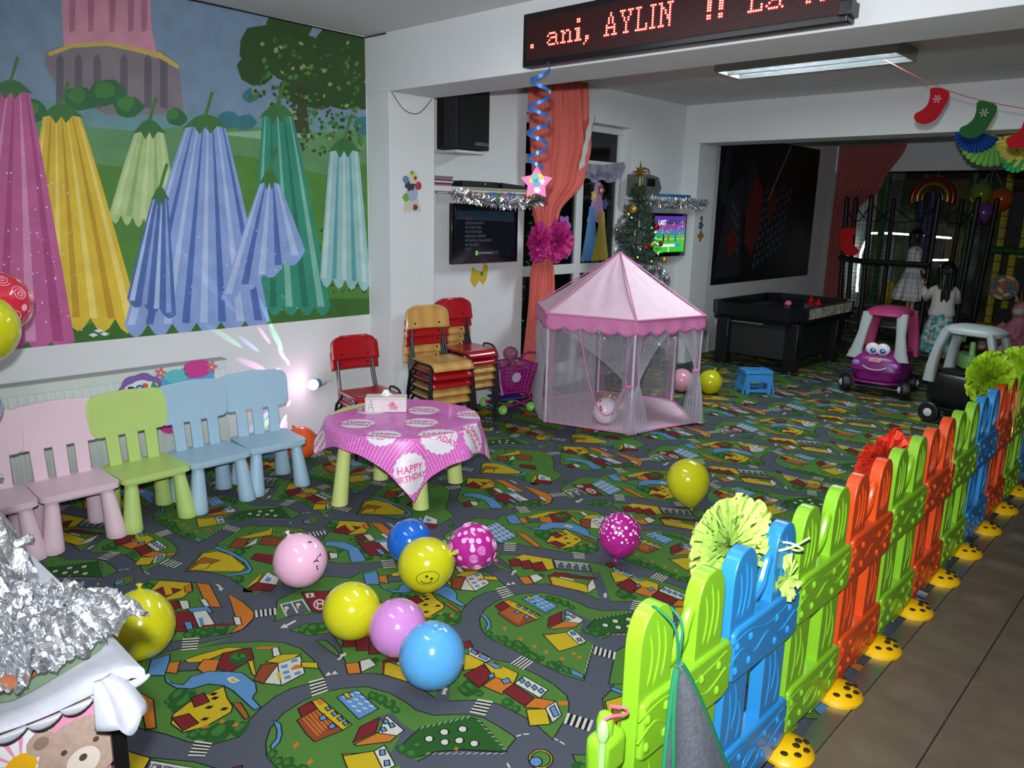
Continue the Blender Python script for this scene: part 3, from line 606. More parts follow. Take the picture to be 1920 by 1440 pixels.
u0 -3060,2336 8,15 66,-24 -10,-14
r1 -3065,2220 23,46 50,-15 -38,-33
u1 -3069,2278 20,20 57,-19 -9,-19
r0 -2996,2317 93,125 16,-8 -89,-119
w1 -2962,2446 17,18 63,-24 -14,-17
w1 -3209,2414 11,18 70,-14 -7,-16
u1 -3330,2150 70,61 116,10 151,-60 -37,-63 -126,69 -84,-19 -56,-33
r1 -3214,2038 4,52 74,-42 -25,-46
w1 -3200,2081 34,24 41,-26 -11,-31
r1 -2931,1751 73,92 171,-97 -54,-55
w0 -2911,1756 21,31 37,-17 -17,-31
r0 -2895,1764 5,7 26,-11 -5,-8
w0 -2757,1767 15,-13 9,-15 0,-13 -9,-9 -15,-3 -20,4 -20,9 -16,14 -9,15 0,13 9,9 16,3 20,-4
r0 -2762,1763 12,-11 6,-11 0,-10 -6,-7 -12,-2 -15,3 -15,7 -12,10 -7,11 0,11 7,6 12,3 15,-3
w0 -2797,1744 19,23 12,-7 -18,-22
w0 -2811,1752 4,4 52,-29 -4,-4
w0 -2793,1770 4,4 48,-29 -4,-4
u1 -2855,1854 -13,118 218,-63 0,-131
w0 -2856,1869 1,6 206,-75 -1,-6
w0 -2823,1842 10,2 -13,122 -8,-4
w0 -2860,1898 1,6 210,-72 -1,-6
w0 -2777,1825 9,2 -10,125 -8,-4
w0 -2863,1928 1,5 213,-68 -1,-6
w0 -2733,1809 10,1 -7,128 -8,-4
w0 -2866,1957 1,6 216,-65 -1,-6
w0 -2689,1792 10,2 -5,131 -8,-4
o1 -2688,1949 63,13 159,-56 -15,-24 -125,34
o1 -2770,2065 -44,35 20,37 68,-43
k1 -2782,2132 32,65 56,-40 -44,-52
y1 -2791,2155 7,57 26,99 49,46 -22,-74 1,-82 -35,-44
r1 -2652,2216 -79,67 41,93 74,-27 23,-109
o1 -2703,2164 -38,42 43,43 63,-48 -14,-33
G0 -2631,2334 6,-12 21,-24 -4,-12 -11,-8 -28,-3 -19,0 -17,6 -14,7 -10,22 8,8 5,13 13,5 32,1
h0 -2653,2320 8,-17 -7,-6 -12,-4 -22,-6 -5,18 -5,14 23,0
G0 -2635,2346 4,-10 8,-9 4,-11 -15,-5 -12,-3 -7,3 -20,-3 -8,10 -3,8 1,11 -2,12 17,-1 10,0
h0 -2653,2334 9,-5 -2,-10 -15,-3 -6,4 -6,6 2,7 7,5
o0 -2677,2398 51,60 21,-5 -58,-62
w1 -2452,2287 -64,114 135,-64
w1 -2517,2400 19,86 110,-50 7,-100
s1 -2482,2280 -69,69 34,51 78,-107
y1 -2558,2375 -5,61 50,59 7,-34 -12,-59
w1 -2627,2440 9,17 55,-21 -7,-24
u0 -2493,2398 7,24 20,-9 -8,-23
u0 -2454,2382 7,23 19,-8 -7,-23
u0 -2421,2370 7,22 19,-8 -7,-23
u0 -2501,2447 7,24 20,-10 -7,-23
u0 -2418,2411 7,23 19,-9 -7,-23
y0 -2461,2362 -1,14 44,-20 -3,-12
o0 -2452,2417 -7,26 16,16 19,-10 -14,-37
y1 -2458,2468 44,40 34,-17 -49,-37
y1 -2608,2324 6,15 95,-39 -13,-6
u1 -2744,2057 69,-5 41,26 -30,45 13,59 49,50 48,36 94,3 49,-23 25,-31 70,-6 -4,-20 -156,2 -53,-9 -51,-36 -13,-57 -43,-37 -62,-10
u1 -2792,2012 -89,52 13,63 34,-15 88,-57
w0 -2564,2212 6,21 44,7 -3,-26 -18,-7
y0 -2547,2213 1,17 23,1 1,-15
y1 -2517,2043 -4,134 72,-24 60,-10 23,-18 13,-99 -25,-64 -70,-8 -42,24
r1 -2537,2065 1,43 62,-10 -6,-47
r1 -2474,1968 16,48 71,1 1,-51
n0 -2511,2115 -6,19 15,13 8,-18
n0 -2483,2108 -7,18 16,13 7,-18
n0 -2448,2069 -6,18 16,13 6,-18
n0 -2396,2029 -6,18 15,12 6,-16
n0 -2402,2102 -5,18 15,13 6,-18
b1 -2407,2154 19,19 69,-11 25,-7 0,-13 -63,8
o0 -2352,2014 -11,17 14,9 9,-16
o0 -2289,2090 -10,18 14,8 8,-16
o0 -2338,2067 -10,17 14,9 8,-17
k0 -2904,1624 30,96 117,-31 -25,-97
w0 -2901,1620 0,7 114,-36 -1,-7
w0 -2890,1666 1,6 110,-32 -1,-8
w0 -2874,1714 2,6 113,-33 -1,-5
w0 -2901,1620 27,97 8,-4 -25,-95
w0 -2865,1621 4,16 22,-6 0,-13 20,-9 -1,-5
w0 -2855,1674 4,16 22,-7 0,-13 20,-9 -1,-5
w0 -2719,1515 -21,32 13,-2 -8,51 15,-1 7,-51 13,-3
w0 -2355,1550 -8,25 -12,2 2,31 22,-20 -8,-2 13,-30
w0 -3284,1506 22,10 40,-6 1,6 25,-21 -27,-4 -1,8 -27,6
w0 -1897,1695 -13,21 -3,-3 -7,27 21,-12 -4,-5 19,-19
w0 -2315,2481 -15,25 26,-4
w0 -2284,1479 -15,23 28,-3
w0 -2328,2417 10,-4 17,55 -9,4
n0 -2318,2413 10,-5 17,56 -10,4
w0 -2308,2408 10,-5 16,57 -9,4
n0 -2298,2403 9,-4 16,58 -9,3
w0 -2289,2399 10,-5 15,59 -9,4
n0 -2279,2394 10,-4 14,59 -9,4
w0 -2269,2390 10,-5 12,60 -8,4
n0 -2259,2385 9,-4 12,61 -9,3
w0 -2250,2381 10,-5 11,62 -9,4
w0 -1860,2093 7,0 6,-72 -7,0
n0 -1853,2093 7,1 6,-72 -7,-1
w0 -1846,2094 7,0 6,-72 -7,0
n0 -1839,2094 7,0 6,-72 -7,0
w0 -1832,2094 7,0 6,-72 -7,0
n0 -1825,2094 7,0 6,-72 -7,0
w0 -1818,2094 7,0 6,-71 -7,-1
n0 -1811,2094 6,0 7,-71 -7,0
w0 -1805,2094 7,0 7,-71 -7,0
w0 -1783,1770 4,-9 51,29 -5,9
n0 -1779,1761 4,-8 51,29 -4,8
w0 -1775,1753 4,-9 51,29 -4,9
n0 -1771,1744 4,-8 51,28 -4,9
w0 -1767,1736 4,-8 51,28 -4,8
n0 -1763,1728 3,-9 52,28 -4,9
w0 -1760,1719 4,-8 52,28 -4,8
n0 -1756,1711 4,-8 53,27 -5,9
w0 -1752,1703 4,-8 53,27 -4,8
w0 -1663,2310 9,3 -27,50 -10,-3
n0 -1654,2313 10,3 -28,50 -9,-3
w0 -1644,2316 9,3 -27,50 -10,-3
n0 -1635,2319 10,3 -28,49 -9,-2
w0 -1625,2322 9,3 -27,49 -10,-3
n0 -1616,2325 10,3 -28,49 -9,-3
w0 -1606,2328 9,3 -28,49 -9,-3
n0 -1597,2331 10,3 -28,48 -10,-2
w0 -1587,2334 9,3 -28,48 -9,-3
w0 -1472,1887 10,3 -26,55 -10,-3
n0 -1462,1890 11,3 -26,56 -11,-4
w0 -1451,1893 10,3 -26,56 -10,-3
n0 -1441,1896 10,3 -26,57 -10,-4
w0 -1431,1899 11,3 -26,57 -11,-3
n0 -1420,1902 10,4 -26,57 -10,-4
w0 -1410,1906 10,3 -26,57 -10,-3
n0 -1400,1909 10,3 -26,58 -10,-4
w0 -1390,1912 10,3 -26,58 -10,-3
w0 -2945,2216 9,-5 39,51 -9,5
n0 -2936,2211 9,-5 39,51 -9,5
w0 -2927,2206 9,-5 38,51 -8,5
n0 -2918,2201 9,-5 38,51 -9,5
w0 -2909,2196 9,-5 37,51 -8,5
n0 -2900,2191 8,-4 37,50 -8,5
w0 -2892,2187 9,-5 37,50 -9,5
n0 -2883,2182 9,-5 36,50 -8,5
w0 -2874,2177 9,-5 35,50 -8,5
w0 -2871,1487 5,9 -57,27 -5,-9
n0 -2866,1496 4,8 -56,27 -5,-8
w0 -2862,1504 5,8 -56,28 -5,-9
n0 -2857,1512 4,8 -56,28 -4,-8
w0 -2853,1520 4,9 -55,28 -5,-9
n0 -2849,1529 5,8 -55,28 -5,-8
w0 -2844,1537 4,8 -54,29 -5,-9
n0 -2840,1545 5,9 -54,28 -5,-8
w0 -2835,1554 4,8 -53,29 -5,-9
w0 -2307,1970 6,-6 52,36 -5,5
n0 -2301,1964 7,-6 50,36 -5,6
w0 -2294,1958 6,-5 49,36 -5,5
n0 -2288,1953 6,-6 48,37 -5,5
w0 -2282,1947 6,-5 46,37 -4,5
n0 -2276,1942 6,-6 45,37 -5,6
w0 -2270,1936 6,-6 44,38 -5,5
n0 -2264,1930 6,-5 43,38 -5,5
w0 -2258,1925 6,-5 42,38 -5,5
w0 -3435,2125 3,8 -59,20 -5,-8
n0 -3432,2133 3,8 -58,21 -4,-9
w0 -3429,2141 3,9 -57,20 -4,-8
n0 -3426,2150 4,8 -56,20 -5,-8
w0 -3422,2158 3,9 -55,20 -4,-9
n0 -3419,2167 3,8 -53,20 -5,-8
w0 -3416,2175 3,9 -52,20 -4,-9
n0 -3413,2184 3,8 -51,20 -4,-8
w0 -3410,2192 3,9 -49,20 -5,-9
w0 -2635,1799 8,-9 46,42 -8,8
n0 -2627,1790 7,-8 46,41 -7,9
w0 -2620,1782 7,-9 46,42 -7,8
n0 -2613,1773 8,-8 45,41 -7,9
w0 -2605,1765 7,-8 45,41 -7,8
n0 -2598,1757 7,-8 45,41 -7,8
w0 -2591,1749 7,-8 45,41 -7,8
n0 -2584,1741 7,-8 45,40 -7,9
w0 -2577,1733 7,-8 45,40 -7,8"""
def outline(P, w):
    n = len(P); ar = sum(P[i-1][0]*P[i][1]-P[i][0]*P[i-1][1] for i in range(n)); s = 1 if ar > 0 else -1; out = []
    for i in range(n):
        a, b, c = Vector(P[i-1]), Vector(P[i]), Vector(P[(i+1) % n]); d1 = (b-a); d2 = (c-b)
        if d1.length < 1e-6 or d2.length < 1e-6: out.append(tuple(b)); continue
        d1.normalize(); d2.normalize(); n1 = Vector((d1.y, -d1.x))*s; n2 = Vector((d2.y, -d2.x))*s; m = n1+n2
        if m.length < .3: m = n1
        m.normalize(); k = w/max(.55, m.dot(n1)); out.append((b.x+m.x*k, b.y+m.y*k))
    return out
cx0, cx1, cy0, cy1 = XW, -.842, -3.0, 12.6
b = MB(); b.quad((cx0, cy0, -.0045), (cx1, cy0, -.0045), (cx1, cy1, -.0045), (cx0, cy1, -.0045), cmats['k'])
CP = []
def undelta(ts):
    x = y = 0; out = []
    for s in ts: a, c = s.split(','); x += int(a); y += int(c); out.append((x/1000, y/1000))
    return out
for ln in CARPET.split('\n'):
    t = ln.split(' '); P = undelta(t[1:])
    CP.append((t[0][0], t[0][1] == '1', P))
for i in range(-3, 18):
    for j in range(-3, 3):
        ox, oy = -.021*i - 2.195*j, 1.025*i - .478*j
        if ox-2.5 > cx1+1.6 or ox-2.5 < cx0-1.6 or oy+2 > cy1+1.2 or oy+2 < cy0-1.2: continue
        far = oy + 2 > 8.5
        for k, (c, ol, P) in enumerate(CP):
            z = -.0044 + k*7e-6
            for kk, Q in ((1, outline(P, .0045)),) * (ol and not far) + ((0, P),):
                Q = clip_rect([(x+ox, y+oy) for x, y in Q], cx0, cx1, cy0, cy1)
                if len(Q) > 2: b.flat(Q, z - (3.5e-6 if kk else 0), cmats['n'] if kk else cmats[c])
o = b.build('play_carpet', smooth=0)
tag(o, 'green play carpet printed with grey roads and little houses, covering the play area floor', 'carpet')
# ---------------------------------------------------------------- mural (plain stand-in of flowers and meadow)
MC = {'a': (118, 142, 166), 'b': (104, 146, 150), 'c': (92, 140, 92), 'd': (78, 128, 52), 'e': (58, 104, 40), 'f': (140, 178, 140), 'g': (128, 118, 126), 'h': (202, 140, 158), 'i': (168, 110, 132),
      'j': (98, 92, 104), 'k': (196, 172, 92), 'l': (44, 104, 62), 'm': (66, 126, 62), 'n': (56, 116, 128), 'o': (44, 76, 32), 'p': (58, 66, 36), 'q': (72, 108, 44), 'r': (94, 128, 60), 's': (140, 160, 100),
      't': (58, 112, 58), 'u': (70, 118, 60), 'w': (214, 222, 232),
      'A': (170, 196, 132), 'B': (142, 172, 108), 'C': (192, 208, 156), 'D': (214, 182, 52), 'E': (188, 146, 34), 'F': (230, 206, 108), 'G': (188, 92, 146), 'H': (166, 66, 122), 'I': (212, 140, 180),
      'J': (48, 136, 112), 'K': (34, 112, 90), 'L': (120, 178, 160), 'M': (150, 192, 192), 'N': (92, 156, 164), 'O': (184, 208, 206), 'P': (134, 158, 208), 'Q': (76, 104, 170), 'R': (168, 188, 224)}
mm = {k: mat('mural_print_' + k + ('_deep' if k.isupper() else ''), v, .55, noise=.10, nscale=9) for k, v in MC.items()}
MURAL = """a 200,927 3435,0 0,2018 -3435,0
b 1131,2203 299,72 381,-1 712,27 460,11 435,77 217,-7 0,-410 -2543,-116
c 630,927 172,1092 615,132 532,3 607,95 506,-18 573,82 0,-1386
d 631,927 150,915 722,119 586,-28 529,128 695,-104 322,111 0,-1141
e 626,927 26,211 593,-171 459,80 737,-63 572,105 622,-41 0,-121
f 2444,2180 455,62 334,-15 -338,-61
g 1505,2462 28,71 111,59 58,36 140,9 147,-5 153,-6 108,-59 12,-292 -455,-45 -217,77 -45,78
h 1614,2559 8,218 13,56 468,93 -1,-203 24,-144 -140,23 -145,21
i 1649,2647 28,10 23,189 -35,-7
i 1746,2663 29,11 23,192 -37,-8
i 1861,2683 29,10 23,195 -38,-7
i 1964,2700 31,11 22,198 -39,-8
i 2040,2713 32,11 22,200 -40,-8
j 1544,2246 25,252 24,31 13,-31 -25,-262
j 1640,2256 24,256 25,31 13,-31 -24,-266
j 1739,2267 23,259 25,32 14,-32 -23,-270
j 1885,2282 22,265 27,33 15,-33 -23,-275
j 2022,2297 22,270 27,34 16,-33 -22,-282
j 2117,2307 21,274 28,34 17,-34 -22,-285
k 1532,2525 125,63 185,41 146,-6 153,-6 108,-56 -5,-25 -118,49 -140,14 -146,7 -185,-40 -120,-62
l 1772,2314 -26,-49 -38,-15 -55,-16 -40,9 -24,28 -1,41 32,37 44,18 49,-3 15,-16
m 1702,2323 -5,-20 -17,-18 -31,-13 -21,16 -18,12 0,23 23,27 21,12 30,-1 18,-16
l 1935,2361 -41,-43 -36,-21 -64,-24 -48,9 -38,36 20,40 22,34 60,26 56,11 31,-24
m 1862,2370 -3,-22 -34,-25 -33,-2 -29,-7 -13,31 6,27 15,22 30,11 30,4 30,-11
l 1498,2214 -27,-45 -27,-16 -38,-6 -33,9 -30,19 8,40 24,33 44,30 40,-8 28,-22
m 1461,2226 -11,-20 -23,-20 -27,-7 -21,5 -11,20 0,24 14,19 28,12 22,-6 25,-3
l 2032,2298 -31,-33 -41,-34 -47,-7 -42,9 -13,26 -14,41 35,29 44,13 50,4 24,-17
m 1969,2309 -20,-22 -13,-27 -30,0 -18,11 -19,17 1,21 12,14 29,15 34,11 27,-17
l 1390,2230 -20,-35 -24,-13 -37,-19 -33,18 -19,20 4,32 30,30 31,24 37,-9 18,-19
m 1345,2242 0,-16 -18,-19 -21,3 -22,1 -11,13 8,19 12,17 18,10 21,8 11,-19
l 2280,2261 -2,-26 -43,-31 -37,3 -34,7 -10,21 -3,29 26,22 27,26 33,-7 26,-21
m 2229,2275 -8,-17 -11,-11 -23,-7 -21,7 -15,13 1,14 21,21 19,8 23,0 10,-14
n 2653,2281 -23,-41 -36,-13 -53,-13 -38,7 -24,25 -3,34 29,31 42,15 48,-3 15,-13
n 2756,2274 -29,-29 -27,-14 -48,-16 -37,6 -30,25 14,27 16,23 45,17 42,7 24,-17
n 3138,2301 -24,-34 -25,-12 -37,-5 -33,6 -31,15 5,30 22,25 42,24 39,-6 28,-17
n 3635,2262 -3,0 -64,11 -21,31 -25,47 48,35 65,15
n 2776,2443 -16,-26 -23,-11 -33,-16 -32,13 -19,14 2,24 27,24 27,19 35,-6 18,-13
o 3127,2793 -66,-98 -88,-65 -124,-29 -118,21 -82,47 13,98 52,83 140,42 136,43 116,-57
o 3385,2763 -118,-111 -75,-63 -154,-46 -126,28 -80,59 37,108 52,86 137,58 155,-6 50,-55
o 3635,2847 0,-124 -57,-45 -121,-108 -164,-46 -154,45 -50,68 -37,96 128,87 122,106 164,-28 157,-37
o 3635,2647 -129,-44 -105,-13 -64,89 -34,71 74,81 133,42 124,37 1,0
o 2892,2624 -16,-56 -54,-45 -88,-22 -78,28 -15,38 -14,46 42,53 79,51 79,-16 43,-22
o 3472,2559 -62,-76 -105,-60 -88,-20 -93,12 -57,62 18,73 42,66 93,45 106,-27 66,-11
o 3635,2492 -83,-39 -113,-29 -101,10 -58,48 -14,71 82,74 96,56 118,-14 73,-41
o 3201,2945 2,-4 -46,-75 -83,-52 -94,-38 -85,20 -47,49 4,66 19,34
o 3635,2945 0,-191 -48,0 -97,13 -90,33 71,78 19,42 47,25
o 3268,2553 -33,-67 -70,-54 -100,-18 -77,27 -64,38 7,60 72,75 73,30 109,-3 65,-33
o 3635,2945 0,-83 -22,-33 -95,-67 -126,-41 -111,41 -29,45 -29,70 66,68 1,0
o 3635,2446 -54,1 -30,30 12,36 33,37 39,25
p 3000,2226 71,216 -29,83 84,28 8,-104 13,-211
@
A 1962,2155 -19,-40 -16,-41 -17,-40 -16,-40 -15,-40 -16,-40 -15,-40 -15,-40 -15,-40 -15,-40 -15,-40 -15,-40 13,-41 15,-19 17,14 20,37 13,-42 15,-20 17,14 20,38 14,-43 15,-19 18,14 20,38 14,-43 16,-20 18,14 21,39 14,-44 16,-20 19,15 21,38 15,-44 16,-20 19,15 22,39 -4,47 -4,48 -4,47 -5,47 -4,47 -4,46 -4,47 -5,45 -4,46 -5,45 -6,46 -6,44
C 1975,2156 -18,-41 -17,-41 -16,-40 -16,-41 -15,-41 -16,-41 -15,-40 -15,-41 -15,-40 -15,-41 -15,-40 -15,-41 34,1 13,40 13,41 12,40 13,41 13,41 13,40 13,41 13,41 14,41 13,40 14,41 16,41
B 2007,2159 -13,-42 -12,-42 -13,-41 -11,-42 -12,-42 -12,-42 -12,-42 -11,-42 -12,-42 -11,-42 -12,-41 -11,-42 35,0 9,42 9,42 9,42 9,42 10,42 9,42 9,42 10,42 9,41 10,42 10,42 10,42
C 2040,2162 -9,-43 -8,-43 -8,-42 -7,-43 -8,-43 -8,-43 -8,-44 -8,-43 -8,-43 -8,-43 -8,-44 -8,-43 36,0 6,44 5,43 6,44 5,43 6,43 5,44 5,43 6,43 5,42 6,43 5,43 6,42
B 2073,2165 -4,-44 -3,-44 -4,-43 -4,-44 -4,-45 -4,-44 -4,-44 -4,-45 -4,-45 -4,-44 -4,-45 -4,-45 37,0 2,45 1,45 2,45 1,45 2,45 1,44 2,44 1,44 1,44 1,44 1,44 1,43
C 2106,2168 2,-45 1,-45 0,-44 1,-46 0,-45 0,-46 0,-45 0,-46 0,-46 0,-47 0,-46 0,-47 38,0 -2,47 -3,47 -3,46 -2,47 -3,46 -3,45 -2,46 -3,45 -3,45 -4,45 -3,45 -5,44
t 1940,2135 66,73 42,22 40,-15 58,-63 -54,8 -32,-45 -18,38 -28,-45 -21,44
u 2038,2217 19,1 51,139 -18,4
D 1476,2198 -22,-89 -21,-89 -20,-89 -21,-90 -20,-89 -19,-90 -20,-90 -20,-91 -20,-90 -19,-91 -20,-91 -19,-91 24,-59 28,-27 33,19 36,51 25,-60 30,-28 34,19 37,52 27,-61 31,-29 35,20 39,53 29,-63 32,-29 37,19 40,55 30,-65 34,-30 38,20 42,56 -20,107 -19,106 -19,104 -19,103 -19,101 -19,99 -19,98 -19,96 -20,95 -19,94 -20,92 -23,90
F 1487,2199 -22,-90 -20,-89 -20,-89 -20,-90 -19,-90 -20,-90 -19,-91 -19,-90 -20,-91 -19,-91 -19,-92 -19,-92 36,-3 17,93 17,92 16,92 17,91 17,91 17,91 16,91 17,90 17,89 18,90 17,89 19,89
E 1512,2201 -15,-89 -15,-90 -14,-90 -15,-90 -14,-91 -15,-92 -14,-91 -15,-92 -14,-93 -15,-93 -14,-93 -15,-94 38,-3 12,94 12,95 11,93 12,93 12,93 12,92 12,91 11,91 12,91 12,90 12,90 13,89
F 1538,2204 -9,-90 -9,-90 -9,-91 -9,-91 -9,-92 -10,-92 -9,-93 -9,-94 -10,-94 -9,-94 -10,-96 -10,-96 39,-3 7,97 7,96 6,95 7,95 7,94 6,93 7,93 6,92 7,91 6,91 6,90 7,89
E 1565,2206 -3,-89 -3,-91 -4,-91 -4,-92 -4,-93 -4,-93 -4,-95 -4,-95 -4,-96 -4,-96 -4,-98 -5,-98 40,-3 2,99 1,98 1,97 1,97 2,95 1,95 1,94 1,92 1,93 1,91 0,90 0,90
F 1591,2209 4,-90 2,-91 3,-92 1,-93 2,-93 2,-95 1,-96 2,-96 1,-98 1,-98 2,-100 1,-100 41,-4 -4,102 -5,100 -4,99 -4,98 -5,97 -4,96 -5,95 -5,94 -5,93 -5,92 -5,91 -6,90
E 1618,2212 10,-90 9,-92 8,-92 7,-94 8,-95 7,-96 8,-97 7,-98 7,-99 7,-101 7,-101 8,-103 42,-4 -10,104 -11,103 -10,101 -10,100 -11,98 -10,98 -11,96 -10,95 -11,93 -11,93 -12,91 -13,90
F 1645,2214 17,-90 14,-92 15,-93 13,-94 14,-96 13,-97 14,-99 13,-99 13,-102 14,-102 13,-104 13,-106 44,-3 -17,106 -16,105 -17,103 -17,102 -16,100 -17,99 -17,97 -16,96 -17,95 -17,93 -18,92 -20,90
t 1452,2179 74,68 47,22 45,-12 65,-56 -60,5 -37,-43 -19,35 -32,-42 -23,40
u 1564,2257 16,2 48,128 -16,4
G 1249,2295 -48,-109 -44,-108 -44,-107 -42,-107 -42,-107 -42,-106 -41,-106 -41,-106 -40,-105 -40,-105 -40,-105 -39,-104 20,-38 23,-17 26,12 29,33 21,-39 24,-18 27,12 30,34 22,-39 24,-19 29,13 30,33 23,-40 26,-18 29,12 32,35 24,-41 11,-8 43,0 3,1 33,35 22,-36 74,0 23,24 15,-24 98,0 10,11 -7,124 -8,122 -7,120 -8,119 -8,117 -7,116 -8,114 -8,112 -9,111 -8,109 -9,107 -11,106
I 1260,2296 -46,-109 -43,-108 -42,-107 -42,-107 -41,-107 -40,-107 -41,-106 -40,-106 -39,-106 -40,-105 -39,-105 -39,-105 47,-5 35,106 36,106 36,106 37,107 36,107 37,106 37,107 38,107 38,108 38,107 40,108 42,109
H 1288,2299 -37,-108 -35,-108 -34,-108 -34,-108 -33,-107 -34,-108 -33,-108 -33,-108 -33,-107 -32,-108 -33,-108 -33,-108 48,-5 30,109 29,109 29,109 29,108 30,109 29,108 30,108 30,108 30,108 31,108 31,108 33,108
I 1316,2303 -27,-108 -26,-108 -26,-108 -26,-109 -26,-108 -26,-109 -25,-110 -26,-109 -26,-110 -25,-110 -26,-111 -26,-111 50,-5 22,112 22,112 22,111 22,111 22,110 22,110 22,109 22,109 22,109 22,108 23,108 23,107
H 1344,2306 -17,-107 -18,-108 -17,-109 -18,-109 -17,-109 -18,-111 -18,-110 -17,-112 -18,-112 -18,-113 -18,-113 -19,-114 53,-6 14,116 14,114 14,114 14,113 14,112 14,112 14,110 13,110 14,109 13,109 14,108 13,107
I 1373,2309 -8,-106 -8,-108 -9,-109 -8,-110 -9,-110 -9,-112 -10,-112 -9,-114 -10,-114 -10,-116 -9,-116 -10,-117 54,-6 6,119 6,117 5,117 6,115 5,114 5,114 5,112 5,110 5,110 4,109 4,107 4,107
H 1402,2313 2,-107 1,-107 1,-109 0,-110 0,-112 0,-113 0,-114 -1,-116 0,-116 -1,-119 -1,-119 -1,-121 57,-6 -3,122 -4,121 -4,120 -4,117 -4,117 -4,114 -4,114 -4,112 -4,110 -5,109 -6,107 -6,106
t 1227,2276 68,66 44,22 41,-11 59,-52 -56,4 -34,-41 -17,32 -30,-40 -21,37
u 1330,2352 15,2 45,123 -15,3
J 2793,2328 -15,-103 -13,-103 -13,-104 -13,-104 -13,-105 -13,-106 -12,-106 -13,-106 -12,-107 -13,-108 -12,-108 -13,-109 27,-49 29,-22 32,17 32,45 29,-50 30,-22 32,17 34,46 29,-51 31,-23 33,18 35,46 31,-51 32,-23 34,17 36,48 32,-53 33,-24 36,19 36,48 -22,120 -22,119 -21,117 -22,116 -21,114 -22,112 -21,111 -22,109 -21,107 -22,106 -23,104 -24,103
L 2811,2329 -14,-103 -13,-103 -12,-104 -13,-105 -12,-105 -13,-105 -12,-107 -12,-106 -12,-108 -13,-108 -12,-108 -13,-110 52,-4 9,111 8,109 9,109 9,108 8,108 9,106 9,106 8,105 9,105 9,104 10,103 10,103
K 2855,2334 -6,-103 -6,-104 -6,-104 -6,-105 -6,-106 -6,-107 -7,-107 -6,-109 -6,-109 -6,-110 -6,-110 -7,-112 54,-4 2,113 2,111 3,111 2,110 2,109 3,107 2,107 2,107 3,105 2,104 2,104 3,102
L 2900,2338 1,-103 1,-104 1,-105 1,-105 0,-107 1,-108 0,-108 0,-110 1,-111 0,-111 0,-113 0,-114 55,-4 -4,115 -4,114 -5,112 -4,111 -4,111 -5,109 -4,108 -4,107 -5,106 -4,104 -5,104 -5,103
K 2945,2343 9,-103 9,-104 7,-106 8,-106 7,-108 8,-108 7,-110 7,-112 7,-112 7,-113 7,-115 7,-116 57,-5 -11,118 -12,115 -11,115 -11,113 -12,112 -11,110 -11,109 -12,108 -11,106 -12,106 -12,104 -13,102
L 2990,2347 18,-103 16,-104 15,-106 15,-107 14,-108 15,-110 14,-111 14,-113 15,-114 14,-116 15,-117 14,-118 59,-5 -19,120 -19,118 -19,117 -19,114 -18,114 -19,111 -19,111 -18,108 -19,107 -19,106 -20,104 -21,103
t 2765,2305 86,82 56,27 56,-15 83,-67 -75,6 -42,-52 -26,42 -36,-51 -31,48
u 2895,2399 24,2 59,157 -24,4
M 3315,2142 -12,-74 -11,-75 -10,-75 -10,-75 -10,-75 -9,-75 -10,-76 -9,-76 -9,-77 -10,-76 -9,-77 -9,-78 25,-53 26,-24 28,16 28,47 26,-55 27,-25 29,17 29,47 27,-55 28,-25 29,17 30,48 28,-56 28,-26 30,17 20,31 0,155 -3,34 -7,84 -7,84 -7,84 -7,82 -7,82 -8,81 -7,81 -8,80 -8,79 -10,79
O 3334,2144 -12,-75 -11,-75 -11,-76 -10,-75 -10,-76 -10,-76 -10,-76 -10,-77 -10,-77 -10,-77 -9,-77 -10,-78 40,-2 7,78 8,78 7,78 7,77 7,77 8,76 7,76 8,76 7,76 8,75 8,75 10,75
N 3381,2147 -8,-76 -7,-76 -7,-76 -7,-77 -7,-77 -7,-77 -7,-78 -7,-78 -6,-78 -7,-79 -7,-79 -7,-79 41,-2 4,80 5,79 4,79 4,79 4,78 4,78 4,78 5,77 4,76 4,77 5,76 5,75
O 3429,2150 -4,-76 -3,-77 -4,-78 -3,-77 -4,-79 -4,-78 -3,-79 -4,-80 -4,-79 -3,-81 -4,-80 -4,-81 42,-2 1,81 1,81 1,81 1,80 1,80 1,79 1,79 1,78 1,78 0,77 1,77 1,77
N 3477,2154 1,-78 0,-78 1,-78 -1,-79 0,-79 0,-80 0,-81 -1,-80 0,-82 -1,-82 0,-82 -1,-83 43,-2 -2,84 -2,82 -3,83 -2,81 -3,81 -2,81 -3,80 -2,80 -3,78 -3,79 -3,78 -3,77
O 3526,2157 6,-78 4,-79 4,-80 3,-80 4,-80 3,-81 3,-82 3,-82 3,-83 3,-84 3,-84 2,-84 45,-3 -6,86 -6,84 -6,84 -6,83 -6,83 -6,82 -6,81 -6,81 -6,80 -7,80 -7,78 -8,79
t 3285,2118 90,88 61,27 60,-18 90,-77 -80,10 -44,-56 -29,47 -38,-54 -34,53
u 3422,2217 27,2 66,169 -28,4
P 2271,2213 -46,-102 -42,-102 -41,-101 -40,-101 -39,-101 -39,-101 -38,-100 -38,-100 -38,-100 -37,-100 -37,-99 -37,-100 31,-57 29,-22 11,0 32,17 41,55 33,-59 18,-13 42,0 16,8 42,56 35,-60 5,-4 75,0 43,56 33,-56 96,0 37,47 29,-47 114,0 31,38 24,-38 135,0 23,28 -21,116 -20,114 -21,112 -20,110 -21,109 -20,108 -21,106 -20,104 -21,103 -21,101 -21,100 -25,98
R 2282,2214 -44,-102 -41,-102 -40,-101 -39,-101 -38,-101 -39,-101 -37,-100 -38,-100 -37,-100 -37,-100 -36,-100 -37,-99 45,-4 34,100 33,100 34,101 34,101 35,100 34,101 35,101 35,101 36,102 37,101 37,102 41,102
